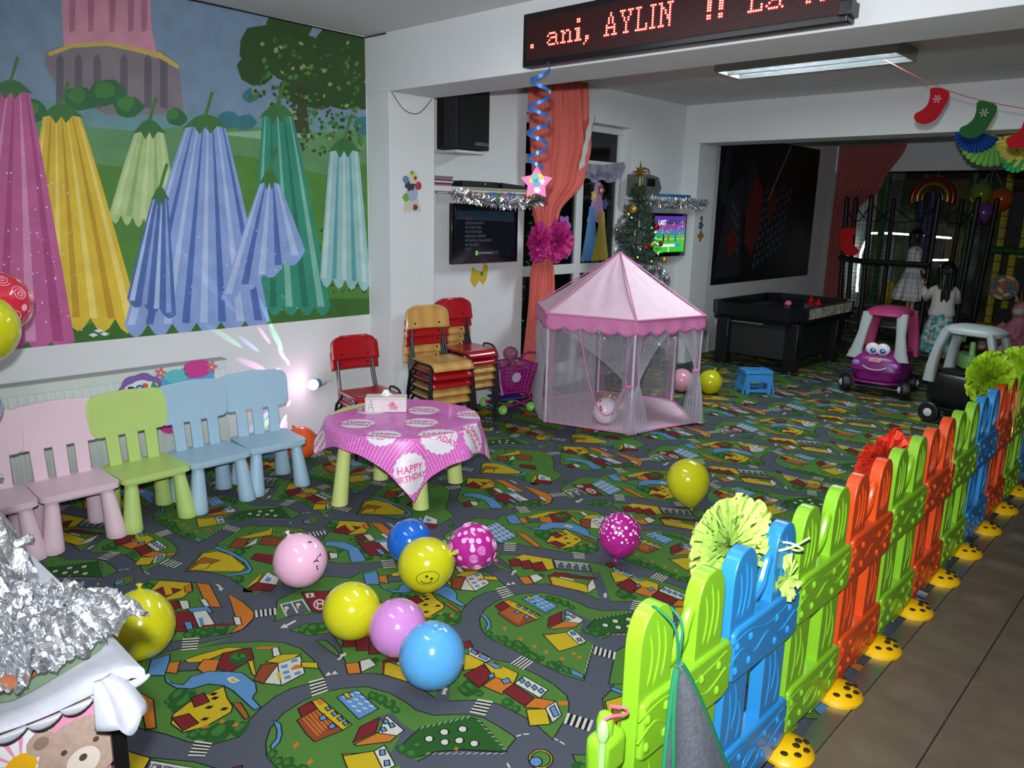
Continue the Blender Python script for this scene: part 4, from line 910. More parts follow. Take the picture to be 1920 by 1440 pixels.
Q 2313,2217 -36,-102 -34,-101 -33,-102 -32,-101 -32,-101 -32,-102 -31,-101 -32,-101 -31,-101 -31,-101 -31,-102 -30,-101 46,-4 28,102 28,102 27,102 28,102 28,102 28,102 29,101 29,102 29,101 29,102 30,101 33,102
R 2344,2220 -28,-102 -26,-101 -26,-101 -25,-102 -25,-101 -25,-102 -25,-102 -25,-103 -25,-102 -25,-103 -25,-103 -24,-103 48,-4 21,104 22,104 21,103 21,103 22,103 21,103 22,102 22,102 22,102 22,101 23,101 24,101
Q 2375,2223 -19,-101 -19,-101 -18,-102 -18,-101 -18,-103 -18,-102 -19,-103 -18,-103 -18,-104 -18,-104 -18,-105 -18,-105 50,-4 14,106 15,105 15,105 14,105 15,104 14,103 15,103 14,102 15,102 15,102 14,101 16,100
R 2406,2225 -10,-100 -11,-101 -10,-101 -11,-102 -11,-103 -11,-103 -11,-104 -11,-104 -11,-105 -11,-106 -11,-106 -11,-107 52,-5 7,108 7,108 8,106 7,106 7,105 7,104 8,104 7,103 7,102 7,101 7,101 6,100
Q 2438,2228 -2,-99 -2,-101 -3,-101 -3,-103 -3,-103 -3,-103 -4,-105 -3,-106 -4,-106 -3,-108 -4,-108 -4,-109 54,-5 0,111 -1,109 0,108 0,107 -1,106 0,106 -1,104 -1,103 0,103 -1,101 -2,100 -2,100
R 2470,2231 8,-99 5,-100 6,-102 5,-102 4,-103 5,-105 5,-106 4,-106 4,-108 5,-109 4,-110 4,-112 56,-5 -9,113 -8,111 -9,110 -8,109 -9,107 -8,106 -9,105 -9,104 -9,102 -9,102 -10,100 -11,99
Q 2502,2234 17,-99 14,-99 14,-102 13,-102 13,-104 13,-106 13,-106 13,-108 12,-109 13,-111 13,-112 12,-114 58,-5 -17,115 -17,113 -17,112 -17,110 -17,108 -17,108 -18,105 -17,104 -17,103 -18,101 -18,100 -20,99
t 2239,2191 96,79 64,25 62,-13 93,-63 -84,6 -48,-50 -28,40 -41,-49 -34,45
u 2388,2281 21,2 54,147 -20,3
P 2759,1897 -32,-65 -29,-65 -28,-64 -28,-65 -27,-64 -27,-64 -27,-64 -26,-64 -26,-64 -26,-63 -26,-64 -26,-63 36,-23 37,1 39,34 42,59 37,-23 38,1 41,36 43,60 38,-23 40,2 43,36 44,61 40,-22 42,2 44,37 45,63 -16,41 -15,41 -16,40 -16,40 -15,40 -16,40 -16,39 -16,39 -16,39 -16,38 -17,39 -19,37
R 2767,1897 -29,-62 -28,-62 -27,-62 -26,-62 -26,-62 -26,-61 -25,-62 -25,-61 -25,-62 -25,-61 -25,-61 -25,-61 51,-3 21,62 21,61 22,62 21,62 22,61 22,62 22,62 23,62 22,62 23,62 24,62 26,63
Q 2792,1898 -19,-57 -19,-57 -18,-56 -18,-57 -18,-57 -18,-57 -17,-57 -18,-57 -17,-57 -17,-57 -18,-57 -17,-57 52,-2 14,57 13,58 14,57 14,57 14,57 14,58 14,57 14,57 14,57 15,57 14,57 16,57
R 2818,1899 -10,-51 -10,-52 -9,-52 -9,-51 -10,-52 -9,-52 -10,-53 -9,-52 -9,-52 -10,-53 -9,-52 -10,-53 54,-2 6,53 5,53 6,53 5,53 6,52 6,53 5,52 6,52 5,52 6,52 6,51 6,52
Q 2844,1901 0,-47 -1,-46 0,-46 -1,-47 -1,-47 0,-47 -1,-47 -1,-48 -1,-47 -1,-48 -1,-48 -1,-48 55,-2 -3,49 -3,48 -3,48 -3,48 -3,48 -3,47 -3,47 -3,47 -3,47 -4,46 -3,47 -4,46
R 2869,1902 11,-41 9,-41 8,-41 9,-42 8,-41 8,-42 8,-42 8,-42 8,-43 7,-43 8,-43 8,-43 57,-2 -12,44 -12,43 -12,44 -12,42 -12,43 -12,42 -12,42 -12,42 -13,41 -12,42 -13,40 -15,41
t 2742,1875 51,79 33,23 31,-20 45,-75 -42,12 -25,-50 -14,45 -21,-50 -17,52
u 2813,1962 24,1 60,157 -24,6
Q 2031,1773 -19,-51 -17,-50 -17,-51 -17,-50 -17,-51 -16,-50 -17,-51 -16,-50 -16,-51 -16,-50 -16,-50 -16,-51 21,-37 22,-21 25,1 26,18 22,-38 23,-22 25,1 27,19 23,-39 24,-23 26,1 27,19 1,62 0,63 0,62 1,61 0,61 0,61 0,61 0,60 0,60 0,60 0,59 -2,59
R 2039,1773 -18,-52 -17,-51 -17,-52 -16,-51 -17,-52 -16,-51 -16,-52 -16,-52 -16,-51 -16,-52 -16,-51 -15,-52 32,-2 14,52 13,52 14,52 14,52 14,51 14,52 14,52 14,52 14,51 15,52 15,51 16,52
P 2062,1774 -13,-54 -13,-54 -13,-54 -12,-54 -12,-54 -13,-54 -12,-54 -12,-54 -12,-54 -13,-54 -12,-55 -12,-54 33,-3 10,55 10,55 10,55 10,54 10,55 10,54 10,54 10,54 11,54 10,54 10,54 11,54
R 2085,1774 -9,-56 -8,-56 -8,-56 -8,-56 -9,-56 -8,-57 -8,-57 -8,-56 -9,-57 -8,-58 -8,-57 -9,-58 34,-2 6,58 6,58 6,57 6,58 6,57 6,57 6,56 6,57 6,56 6,57 6,56 6,55
P 2108,1775 -4,-58 -3,-58 -4,-59 -4,-58 -4,-59 -4,-59 -4,-60 -4,-59 -5,-60 -4,-60 -4,-61 -5,-61 35,-2 2,61 2,61 2,60 2,60 2,60 1,60 2,59 2,60 1,58 2,59 1,58 1,58
t 2019,1753 39,71 24,20 21,-18 30,-70 -29,12 -20,-45 -8,41 -17,-45 -10,48
u 2071,1831 20,1 53,142 -19,5
w 1627,990 28,10 25,-15 -28,-10
w 1595,968 28,10 25,-16 -27,-10
w 1658,968 28,10 26,-16 -28,-10"""
b = MB(); MM = Matrix(((0, 0, 1, XW), (1, 0, 0, 0), (0, 1, 0, 0), (0, 0, 0, 1)))
b.box(XW, XW+.0012, .2, 3.635, .927, 2.945, mm['a'])
def leafy(n, seed, tst, box, cols, k):
    g = random.Random(seed); i = 0
    while i < n:
        y, z = g.uniform(box[0], box[1]), g.uniform(box[2], box[3])
        if not tst(y, z): continue
        t = g.uniform(-.6, 1.4); L = g.uniform(.028, .055); w_ = L*.33; dx, dy = math.cos(t), math.sin(t); i += 1
        b.flat([(y-dx*L/2, z-dy*L/2), (y-dy*w_, z+dx*w_), (y+dx*L/2, z+dy*L/2), (y+dy*w_, z-dx*w_)], .0013+k*3e-6+i*4e-7, mm[cols[g.randrange(len(cols))]], MM)
for k, ln in enumerate(MURAL.split('\n')):
    t = ln.split(' ')
    if t[0] == '@':
        leafy(420, 3, lambda y, z: ((y-3.3)/.62)**2+((z-2.52)/.42)**2 < 1, (2.7, 3.6, 2.05, 2.9), 'opqmrqos', k)
        leafy(150, 4, lambda y, z: z < 1.9-(3.63-y)*.8, (3.1, 3.6, 1.1, 1.9), 'opqmo', k); continue
    P = undelta(t[1:])
    if k: b.flat(P, .0014 + k*3e-6, mm[t[0]], MM)
g = random.Random(8)
for i in range(150):
    y, z = ((g.uniform(2.0, 3.0), g.uniform(1.0, 1.6)), (g.uniform(1.15, 1.6), g.uniform(1.0, 1.9)))[i % 2]; r = g.uniform(.002, .006)
    b.flat([(y-r, z), (y, z-r), (y+r, z), (y, z+r)], .0022, mm['w'], MM)
o = b.build('printed_mural', smooth=0)
tag(o, 'big printed mural of giant hanging flowers and a leafy tree on the left wall', 'mural')
# ---------------------------------------------------------------- radiator
def rounded(w, h, r, n=5):
    pts = []
    for cx, cy, a0 in ((w/2-r, h/2-r, 0), (-w/2+r, h/2-r, PI/2), (-w/2+r, -h/2+r, PI), (w/2-r, -h/2+r, 3*PI/2)):
        for i in range(n+1): a = a0 + PI/2*i/n; pts.append((cx+r*math.cos(a), cy+r*math.sin(a)))
    return pts
radm = mat('enamel_white', (206, 214, 208), .35, coat=.2)
R0 = empty('radiator', (XW, 1.35, 0)); tag(R0, 'long white panel radiator under the mural behind the small plastic chairs', 'radiator')
b = MB(); ra, rb = -1.05, 1.04
n = 44; dy = (rb-ra)/n; prof = []
for i in range(n):
    y = ra+i*dy
    prof += [(y+.002, .086), (y+dy*.28, .086), (y+dy*.38, .094), (y+dy*.9, .094), (y+dy-.002, .086)]
rings = []
for z, off in ((.09, -.004), (.11, 0), (.66, 0), (.675, -.004)): rings.append([(x+off, y, z) for y, x in prof])
b.loft(rings, caps=False, closed=False)
b.box(.03, .088, ra, rb, .05, .735)
b.box(.086, .0925, ra, rb, .675, .735); b.box(.086, .0925, ra, rb, .05, .09)
b.build('front_panel', radm, R0, smooth=25, bevel=.002)
b = MB(); b.box(.012, .096, ra-.006, rb+.006, .733, .741)
b.build('top_grille', mat('grille_grey', (150, 152, 148), .5), R0, bevel=.002)
b = MB(); b.cyl((.05, rb, .1), (.05, rb+.05, .1), .012); b.cyl((.05, rb+.05, .1), (.05, rb+.05, 0), .009); b.build('pipe', radm, R0)
# ---------------------------------------------------------------- plastic children chairs
def make_plastic_chair(m, label, group):
    t = empty('childrens_chair'); tag(t, label, 'chair', group)
    # local: +x is front, seat 0.36 wide (y)
    b = MB(); b.prism(rounded(.335, .375, .035), .272, .303, M=Matrix.Translation((0, 0, 0))); b.prism(rounded(.30, .34, .03), .258, .273)
    b.build('seat', m, t, bevel=.008, bseg=3)
    b = MB(); T = Matrix.Translation((-.158, 0, .462)) @ Matrix.Rotation(math.radians(-9), 4, 'Y') @ Matrix(((0, 0, 1, 0), (1, 0, 0, 0), (0, 1, 0, 0), (0, 0, 0, 1)))
    P = [(-.175, 0), (.175, 0), (.197, .008), (.212, .03), (.218, .06), (.222, .17)]
    P += [(.215, .205), (.195, .228), (.16, .238), (0, .250), (-.16, .238), (-.195, .228), (-.215, .205), (-.222, .17), (-.218, .06), (-.212, .03), (-.197, .008)]
    b.prism(P, -.012, .014, M=T); b.build('backrest', m, t, bevel=.009, bseg=3)
    for s in (-1, 0, 1):
        b = MB(); A = Vector((-.13, s*.105, .29)); B = Vector((-.160, s*.108, .52))
        b.prism(rounded(.018, .058, .006, 2), 0, (B-A).length, M=Matrix.Translation(A) @ (B-A).to_track_quat('Z', 'Y').to_matrix().to_4x4() @ Matrix.Rotation(PI/2 if 0 else 0, 4, 'Z'))
        b.v = [(q[0], q[1], q[2]) for q in b.v]
        b = MB(); w_ = .034
        b.add([(A.x-.009, A.y-w_, A.z), (A.x+.009, A.y-w_, A.z), (A.x+.009, A.y+w_, A.z), (A.x-.009, A.y+w_, A.z), (B.x-.009, B.y-w_, B.z), (B.x+.009, B.y-w_, B.z), (B.x+.009, B.y+w_, B.z), (B.x-.009, B.y+w_, B.z)],
              [(0,3,2,1),(4,5,6,7),(0,1,5,4),(1,2,6,5),(2,3,7,6),(3,0,4,7)])
        b.build('back_slat', m, t, bevel=.004)
    for sx in (1, -1):
        for sy in (1, -1):
            b = MB(); top = Vector((sx*.115, sy*.13, .268)); bot = Vector((sx*.142, sy*.152, .001))
            rings = []
            for k in range(7):
                u = k/6; c = bot.lerp(top, u); r = .052*(1-u)+.033*u
                if k == 0: rings.append([(c.x+.049*math.cos(2*PI*j/20), c.y+.049*math.sin(2*PI*j/20), 0) for j in range(20)]); c = bot.lerp(top, .02)
                rings.append([(c.x+r*math.cos(2*PI*j/20), c.y+r*math.sin(2*PI*j/20), c.z) for j in range(20)])
            b.loft(rings); b.build('leg', m, t)
    return t
plp = mat('plastic_pink', (222, 194, 206), .45, noise=.015, nscale=8); plg = mat('plastic_lime', (176, 202, 116), .45, noise=.015, nscale=8); plb = mat('plastic_sky', (154, 184, 204), .45, noise=.015, nscale=8)
G = 'small plastic chairs in a row along the radiator'
for m, y, x, rz, lab in ((plp, .86, -4.30, .05, 'pale pink plastic kids chair at the left end, half behind foil trays'),
                      (plp, 1.24, -4.30, .02, 'pale pink plastic kids chair next to the lime green chair'),
                      (plg, 1.62, -4.30, -.03, 'lime green plastic kids chair between the pink and blue chairs'),
                      (plb, 1.995, -4.31, -.02, 'light blue plastic kids chair beside the lime green one'),
                      (plb, 2.39, -4.325, .10, 'light blue plastic kids chair at the right end of the row near the glowing lamp')):
    c = make_plastic_chair(m, lab, G); c.location = (x, y, 0); c.rotation_euler = (0, 0, -rz)
# cut-out sign leaning behind the chairs
E_ = empty('cardboard_sign', (XW+.125, 2.0, 0)); tag(E_, 'colourful cut-out cardboard party sign hanging on the radiator behind the green chair', 'sign')
MS = frame((0, 0, 0), (0, 1, 0), (-.04, 0, 1))
def cloudy(cx, cy, rx, ry, k, a=.12, n=48, ph=0): return [(cx+rx*(1+a*abs(math.sin(k*t/2+ph)))*math.cos(t), cy+ry*(1+a*abs(math.sin(k*t/2+ph)))*math.sin(t)) for t in [2*PI*i/n for i in range(n)]]
b = MB(); pm = mat('card_purple', (126, 92, 160), .5); b.prism(cloudy(-.17, .62, .12, .09, 7), 0, .005, pm, MS); b.prism(cloudy(-.12, .46, .13, .07, 6), 0, .004, pm, MS)
b.prism([(-.1, .48), (.28, .42), (.30, .66), (.24, .73), (0, .70), (-.1, .62)], 0, .003, mat('card_blue', (86, 160, 206), .5), MS)
b.prism(cloudy(-.17, .615, .095, .055, 6), .005, .007, mat('card_white', (222, 222, 226), .5), MS)
b.prism(cloudy(.19, .70, .085, .055, 4), .003, .007, mat('card_magenta', (200, 62, 140), .5), MS); b.prism(cloudy(.05, .67, .07, .04, 5), .003, .007, mat('card_teal', (96, 186, 190), .5), MS)
for fx, fy, r in ((-.045, .705, .035), (.285, .70, .04), (-.17, .40, .035)): b.prism([(fx+r*(.75+.3*math.cos(5*t))*math.cos(t), fy+r*(.75+.3*math.cos(5*t))*math.sin(t)) for t in [2*PI*i/40 for i in range(40)]], .004, .009, mat('card_rose', (206, 96, 130), .5), MS); b.prism([(fx+.01*math.cos(t), fy+.01*math.sin(t)) for t in [2*PI*i/10 for i in range(10)]], .009, .011, mat('card_yellow', (226, 196, 60), .5), MS)
b.prism(cloudy(-.02, .37, .06, .06, 3, .05), .004, .007, mat('card_magenta', (200, 62, 140), .5), MS); b.prism([(.10, .40), (.17, .40), (.17, .47), (.10, .47)], .004, .008, mat('card_yellow', (226, 196, 60), .5), MS); b.prism([(.27, .40), (.33, .40), (.34, .46), (.28, .47)], .004, .008, mat('card_orange', (226, 140, 40), .5), MS)
b.build('board', parent=E_)
b = MB()
for k, (ch, c) in enumerate((('D', (60, 60, 90)), ('O', (40, 110, 180)), ('R', (216, 90, 60)), ('A', (50, 150, 70)))): put_text(b, ch, .062, MS @ Matrix.Translation((-.25+.045*k, .60+.004*k, .0075)), mat('letter_'+'abcd'[k], c, .5), extrude=.0005, bold=.004)
b.build('lettering', parent=E_, smooth=0)
# ---------------------------------------------------------------- stackable school chairs
redply = mat('red_plywood', (160, 16, 24), .3, coat=.5, noise=.03, nscale=6); natply = wood('birch_plywood', (198, 154, 86), (186, 138, 72), 3); blk = mat('black_steel', (14, 14, 16), .4)
def make_school_chair(m, label, group):
    t = empty('school_chair'); tag(t, label, 'chair', group)
    H = .36
    def seatf(u, v):   # u across y, v front-back
        x = -.15+.32*v; y = (u-.5)*(.33-.02*abs(v-.5)); z = H+.004-.012*math.sin(PI*v)*(1-(2*u-1)**2)
        if v > .82: z -= (v-.82)**2*1.6; 
        return (x, y, z)
    b = MB().grid(seatf, 10, 18); b.build('seat', m, t, solid=.012, smooth=60)
    b = MB()
    def backf(u, v):
        s = (2*u-1); w_ = .175*(1-.0*v); top = .175
        if v > .55: w_ = .175*math.sqrt(max(.0, 1-((v-.55)/.45)**3))**.7 if v < 1 else .175*.52
        w_ = max(w_, .09)
        return (-.225 - .03*v + .028*s*s, s*w_, H+.215+top*v)
    b.grid(backf, 12, 12); b.build('backrest', m, t, solid=.011, smooth=60)
    for s in (-1, 1):
        b = MB(); r = .0095
        b.tube(catmull([(-.235, s*.13, H+.31), (-.21, s*.13, H+.18), (-.175, s*.135, H+.04), (-.15, s*.14, H-.012), (-.08, s*.145, H-.018), (.05, s*.15, H-.018)], 4), r)
        b.build('back_upright', blk, t)
        b = MB(); b.tube(catmull([(.06, s*.15, H-.018), (.11, s*.155, H-.022), (.135, s*.165, H-.06), (.165, s*.178, 0)], 4), r); b.build('leg', blk, t)
        b = MB(); b.tube([(-.10, s*.15, H-.02), (-.17, s*.165, H-.1), (-.215, s*.178, 0)], r); b.build('leg', blk, t)
    for x in (.09, -.09): MB().cyl((x, -.15, H-.02), (x, .15, H-.02), .008).build('crossbar', blk, t)
    b = MB(); b.tube(catmull([(-.05, .172, H-.01), (-.04, .185, H+.022), (.06, .187, H+.02), (.12, .178, H-.02)], 5), .007)
    b.build('side_loop', blk, t)
    for s in (-1, 1): MB().ball((-.216, s*.10, H+.255), (.005, .008, .008), n=8, k=5).build('bolt', blk, t)
    return t
red0 = make_school_chair(redply, 'x', 'g'); nat0 = make_school_chair(natply, 'x', 'g')
used = set()
def school(kind, x, y, z, rz, label, group, tilt=0):
    p = red0 if kind == 'r' else nat0
    c = p if kind not in used else copy_tree(p); used.add(kind)
    c.location = (x, y, z); c.scale = (1.07, 1.07, 1); c.rotation_euler = (0, 0, rz); c['label'] = label; c['group'] = group
ordn = ['topmost', 'second from top', 'third from top', 'fourth from top', 'lowest']
def stack(seq, x, y, rz, g, where, d=.066, f=.012):
    n = len(seq)
    for i, k in enumerate(seq):   # seq from the top
        j = n-1-i
        kk = {'r': 'red', 'w': 'bare wood'}[k]
        school('r' if k == 'r' else 'w', x+f*j*math.cos(rz), y+f*j*math.sin(rz), j*d, rz, '%s black framed school chair, %s' % (kk, where % (ordn[i] if j else 'lowest')), g)
stack('rr', -4.47, 3.28, -.18, 'pair of stacked red chairs by the pillar', '%s of the red pair beside the disco lamp', d=.07)
stack('wrrww', -4.36, 3.86, -.20, 'left stack of school chairs', '%s of the stack behind the birthday table')
stack('rrwww', -4.60, 4.36, -.14, 'right stack of school chairs', '%s of the stack beside the toy trolley')
# ---------------------------------------------------------------- round table with birthday cloth
TC = Vector((-3.66, 2.94, 0)); TR = .47; TZ = .472
T0 = empty('round_table', TC); tag(T0, 'low round lime green plastic table with fat conical legs under the pink cloth', 'table')
b = MB(); b.lathe([(TR-.03, TZ-.035), (TR-.004, TZ-.03), (TR, TZ-.02), (TR, TZ-.008), (TR-.008, TZ)], 48); b.build('tabletop', plg2 := mat('plastic_pistachio', (196, 208, 128), .45), T0)
for lx, ly in ((-3.724, 2.505), (-3.345, 2.819), (-3.538, 3.277), (-3.92, 2.96)):
    b = MB(); d = Vector((lx, ly, 0))-TC; rings = []
    for k in range(8):
        u = k/7; c = d*(1-.12*u); r = .050*(1-u)+.035*u
        rings.append([(c.x+r*math.cos(2*PI*j/24), c.y+r*math.sin(2*PI*j/24), .001+u*(TZ-.036)) for j in range(24)])
    b.loft(rings); b.build('leg', plg2, T0)
cth = math.radians(-36); CU = Vector((math.cos(cth), math.sin(cth), 0)); CV = Vector((-CU.y, CU.x, 0)); SH = .13; HD = .72
def drape(a, c, off=0.0):
    """cloth coordinates: a,c in [-1,1] along the square's sides -> world"""
    a = max(-.99, min(.99, a)) if off else a; c = max(-.99, min(.99, c)) if off else c
    ex = (CU+CV).normalized(); ey = (CV-CU).normalized(); h = HD/math.sqrt(2)
    p = ex*(a*h) + ey*(c*h) + CU*SH + CV*.05
    r = p.length; th = math.atan2(p.y, p.x); Rr = TR+.006
    if r <= Rr: return Vector((TC.x+p.x, TC.y+p.y, TZ+.003+off))
    s = r-Rr; wv = math.sin(th*9+1.3)*.6+math.sin(th*5+.4)*.5+math.sin(th*17)*.22
    k = min(1, s/.12)
    out = Rr + .016*k + s*.16 + .045*wv*k*min(1, s/.25) + off*.8
    return Vector((TC.x+math.cos(th)*out, TC.y+math.sin(th)*out, TZ+.003 - s*.93 + off*.3 + .0))
clothm = mat('birthday_cloth', (206, 96, 176), .38, coat=.3); nt = clothm.node_tree; bs = nt.nodes['Principled BSDF']
uv = nt.nodes.new('ShaderNodeUVMap'); sep = nt.nodes.new('ShaderNodeSeparateXYZ'); nt.links.new(uv.outputs[0], sep.inputs[0])
def mth(op, a, b_=None, c=None):
    n = nt.nodes.new('ShaderNodeMath'); n.operation = op
    for i, v in enumerate((a, b_, c)):
        if v is None: continue
        if isinstance(v, (int, float)): n.inputs[i].default_value = v
        else: nt.links.new(v, n.inputs[i])
    return n.outputs[0]
ax_ = mth('ABSOLUTE', sep.outputs[0]); ay_ = mth('ABSOLUTE', sep.outputs[1])
band = mth('GREATER_THAN', mth('MAXIMUM', ax_, ay_), .52)
use_x = mth('GREATER_THAN', ay_, ax_)
coord = mth('ADD', mth('MULTIPLY', sep.outputs[0], use_x), mth('MULTIPLY', sep.outputs[1], mth('SUBTRACT', 1.0, use_x)))
stripe = mth('GREATER_THAN', mth('FRACT', mth('MULTIPLY', coord, 22.0)), .5)
vor = nt.nodes.new('ShaderNodeTexVoronoi'); vor.inputs['Scale'].default_value = 14; nt.links.new(uv.outputs[0], vor.inputs['Vector']); dots = mth('LESS_THAN', vor.outputs['Distance'], .13)
def mixc(f, c1, c2):
    n = nt.nodes.new('ShaderNodeMix'); n.data_type = 'RGBA'; nt.links.new(f, n.inputs['Factor'])
    for i, c in ((6, c1), (7, c2)):
        if isinstance(c, tuple): n.inputs[i].default_value = rgb(c)
        else: nt.links.new(c, n.inputs[i])
    return n.outputs[2]
c1 = mixc(mth('MULTIPLY', band, stripe), (196, 92, 176), (226, 128, 200)); nt.links.new(mixc(dots, c1, (232, 196, 226)), bs.inputs['Base Color'])
N = 84; me = bpy.data.meshes.new('tablecloth'); vs_ = []; fs_ = []; uvs = []
for j in range(N+1):
    for i in range(N+1): a_, c_ = -1+2*i/N, -1+2*j/N; vs_.append(tuple(drape(a_, c_))); uvs.append((a_, c_))
for j in range(N):
    for i in range(N): k = j*(N+1)+i; fs_.append((k, k+1, k+N+2, k+N+1))
me.from_pydata(vs_, [], fs_); ul = me.uv_layers.new(name='UVMap')
for p in me.polygons:
    for li in p.loop_indices: ul.data[li].uv = uvs[me.loops[li].vertex_index]
me.polygons.foreach_set('use_smooth', [True]*len(me.polygons)); me.materials.append(clothm)
CL = bpy.data.objects.new('tablecloth', me); COL.objects.link(CL); tag(CL, 'pink striped birthday tablecloth with one long corner hanging off the round table', 'tablecloth')
b = MB(); cwm = mat('cloth_white', (220, 214, 222), .45); cpm = mat('cloth_letter', (214, 86, 150), .45)
def badge(a0, c0, r, rot):
    ca, sa = math.cos(rot), math.sin(rot); rings = []
    for k in range(7):
        q = r*k/6
        rings.append([tuple(drape(a0+q*(1+.05*math.cos(18*t)*(k == 6))*math.cos(t), c0+q*(1+.05*math.cos(18*t)*(k == 6))*math.sin(t), .0022)) for t in [2*PI*i/54 for i in range(54)]])
    b.loft(rings, cwm, caps=False)
    for ln, oy, sz in (('HAPPY', .02, .09), ('BIRTHDAY', -.075, .075)):
        v, f = text_mesh(ln, sz*1.35*r/.24, 0, .003, 'CENTER')
        b.add([tuple(drape(a0+(x*ca-(y+oy)*sa), c0+(x*sa+(y+oy)*ca), .004)) for x, y, z in v], f, cpm)
for a0, c0, r, rot in ((.60, -.22, .24, .78), (.72, -.80, .24, .9), (.80, .30, .22, .6), (.12, -.62, .2, .4), (.1, .05, .2, .5), (-.45, -.45, .2, .5), (.35, .72, .2, .5), (-.25, .5, .2, .5), (-.75, .1, .2, .5), (.9, .85, .18, .5), (-.85,-.9,.16,.5)): badge(a0, c0, r, rot)
b.build('printed_badges', parent=CL, smooth=0)
# tissue box
TB = empty('tissue_box', (-3.855, 2.965, TZ+.004), math.atan2(.2, .18)); tag(TB, 'white and pink floral tissue box standing on the birthday table', 'tissue box')
bw = mat('box_card', (214, 204, 204), .5, noise=.04, nscale=30); b = MB(); b.box(-.13, .13, -.055, .06, 0, .095); b.build('carton', bw, TB, bevel=.005)
b = MB(); fl = mat('print_rose', (214, 120, 160), .5); gr_ = mat('print_grey', (120, 120, 132), .5); MF = frame((0, -.0555, 0), (1, 0, 0), (0, 0, 1))
for fx, fy, r in ((.035, .045, .024), (.06, .035, .02), (.045, .06, .016)): b.prism([(fx+r*(.7+.35*math.cos(5*t+fx*99))*math.cos(t), fy+r*(.7+.35*math.cos(5*t+fx*99))*math.sin(t)) for t in [2*PI*i/30 for i in range(30)]], 0, .0006, fl, MF)
b.prism([(.02, .02), (.05, .028), (.085, .016), (.05, .022)], 0, .0005, mat('print_leaf', (110, 130, 80), .5), MF)
for s in (-1, 1): b.prism([(-.095+s*.016, .006), (-.095+s*.019, .006), (-.094+s*.002, .085), (-.0955, .085)], 0, .0007, gr_, MF)
b.box(-.11, -.08, -.0565, -.0555, .03, .033, gr_); b.box(-.106, -.084, -.0565, -.0555, .048, .051, gr_)
b.box(-.13, .13, -.0562, -.0555, .084, .087, mat('print_gold', (190, 160, 110), .5)); b.build('print', parent=TB, smooth=0)
b = MB(); b.grid(lambda u, v: ((u-.5)*.09, .005+.012*math.sin(u*9+v*4), .09+.045*math.sin(PI*u)*v+.006*math.sin(u*23)), 14, 6); b.build('tissue', mat('tissue_paper', (228, 230, 234), .8), TB, solid=.002)
# ---------------------------------------------------------------- wall socket and disco lamp
S0 = empty('wall_socket', (XW, 3.19, .49)); tag(S0, 'white double wall socket with a small adapter under the mural', 'socket')
b = MB(); b.box(0, .03, -.075, .075, -.04, .04); b.build('plate', mat('socket_white', (214, 214, 212), .4), S0, bevel=.006)
b = MB()
for s in (-1, 1): b.lathe([(.026, 0), (.026, .004), (.021, .004), (.019, -.006)], 20, M=Matrix.Translation((.0315, s*.036, 0)) @ Matrix.Rotation(PI/2, 4, 'Y'))
b.build('outlet', mat('socket_white', (214, 214, 212), .4), S0)
D0 = empty('disco_lamp', (XW+.06, 3.05, .468)); tag(D0, 'small glowing pink and white disco bulb plugged in beside the radiator', 'lamp')
b = MB(); b.cyl((.0, .12, .0), (.02, .05, 0), .022, .03); b.build('adapter', mat('socket_white', (214, 214, 212), .4), D0)
b = MB(); b.cyl((.02, .05, 0), (.035, .012, 0), .034, .037, 20); b.build('collar', mat('collar_blue', (96, 130, 170), .3, .4), D0)
b = MB(); b.ball((.05, -.012, 0), (.038, .038, .038), n=20, k=12); b.build('bulb', mat('bulb_glow', (255, 214, 236), .3, emit=7, ecol=(255, 206, 236)), D0)
lamp('disco_glow', 'POINT', (XW+.14, 2.985, .468), 1.1, (1, .62, .86), .03)
rng = random.Random(5); cols = [(1, .15, .3), (.3, 1, .5), (.25, .45, 1), (1, .3, .8), (.9, .9, 1), (.3, .9, 1)]
for k in range(22):
    a = math.radians(115+rng.random()*135); d = .13+rng.random()*.28 if k < 16 else .45+rng.random()*.6
    if k >= 16: a = math.radians(150-rng.random()*38)
    l = lamp('disco_ray', 'SPOT', (XW+.075, 2.99, .468), 26 if k < 16 else 50, cols[k % 6], .002, aim=(XW, 2.99+d*math.cos(a), .468+d*math.sin(a)), spot=math.radians(7 if k < 16 else 3.6)); l.data.spot_blend = .5
# ---------------------------------------------------------------- window with glazing
wf = mat('upvc_white', (206, 210, 210), .4)
W0 = empty('window_1', (XW-.14, 6.2, 0)); struct(W0)
b = MB(); x0, x1 = -.03, .03
for ya, yb, za, zb in ((-.8, .86, .12, .20), (-.8, .86, 2.54, 2.61), (-.8, -.74, .2, 2.54), (.79, .86, .2, 2.54), (.11, .21, .2, 2.54), (-.74, .79, 2.18, 2.26), (-.74, .79, 1.12, 1.22)): k_ = .004 if ya in (-.74, .11) else 0; k_ = k_ if za != .2 else .0; b.box(x0+k_, x1-k_, ya, yb, za, zb)
b.build('window_frame', wf, W0, bevel=.006)
gm = mat('night_glass', (10, 11, 12), .06, spec=.5)
b = MB()
for ya, yb in ((-.74, .11), (.21, .79)):
    for za, zb in ((.2, 1.12), (1.22, 2.18), (2.26, 2.54)): b.box(-.008, .0, ya, yb, za, zb)
b.build('window_glass', gm, W0, smooth=0)
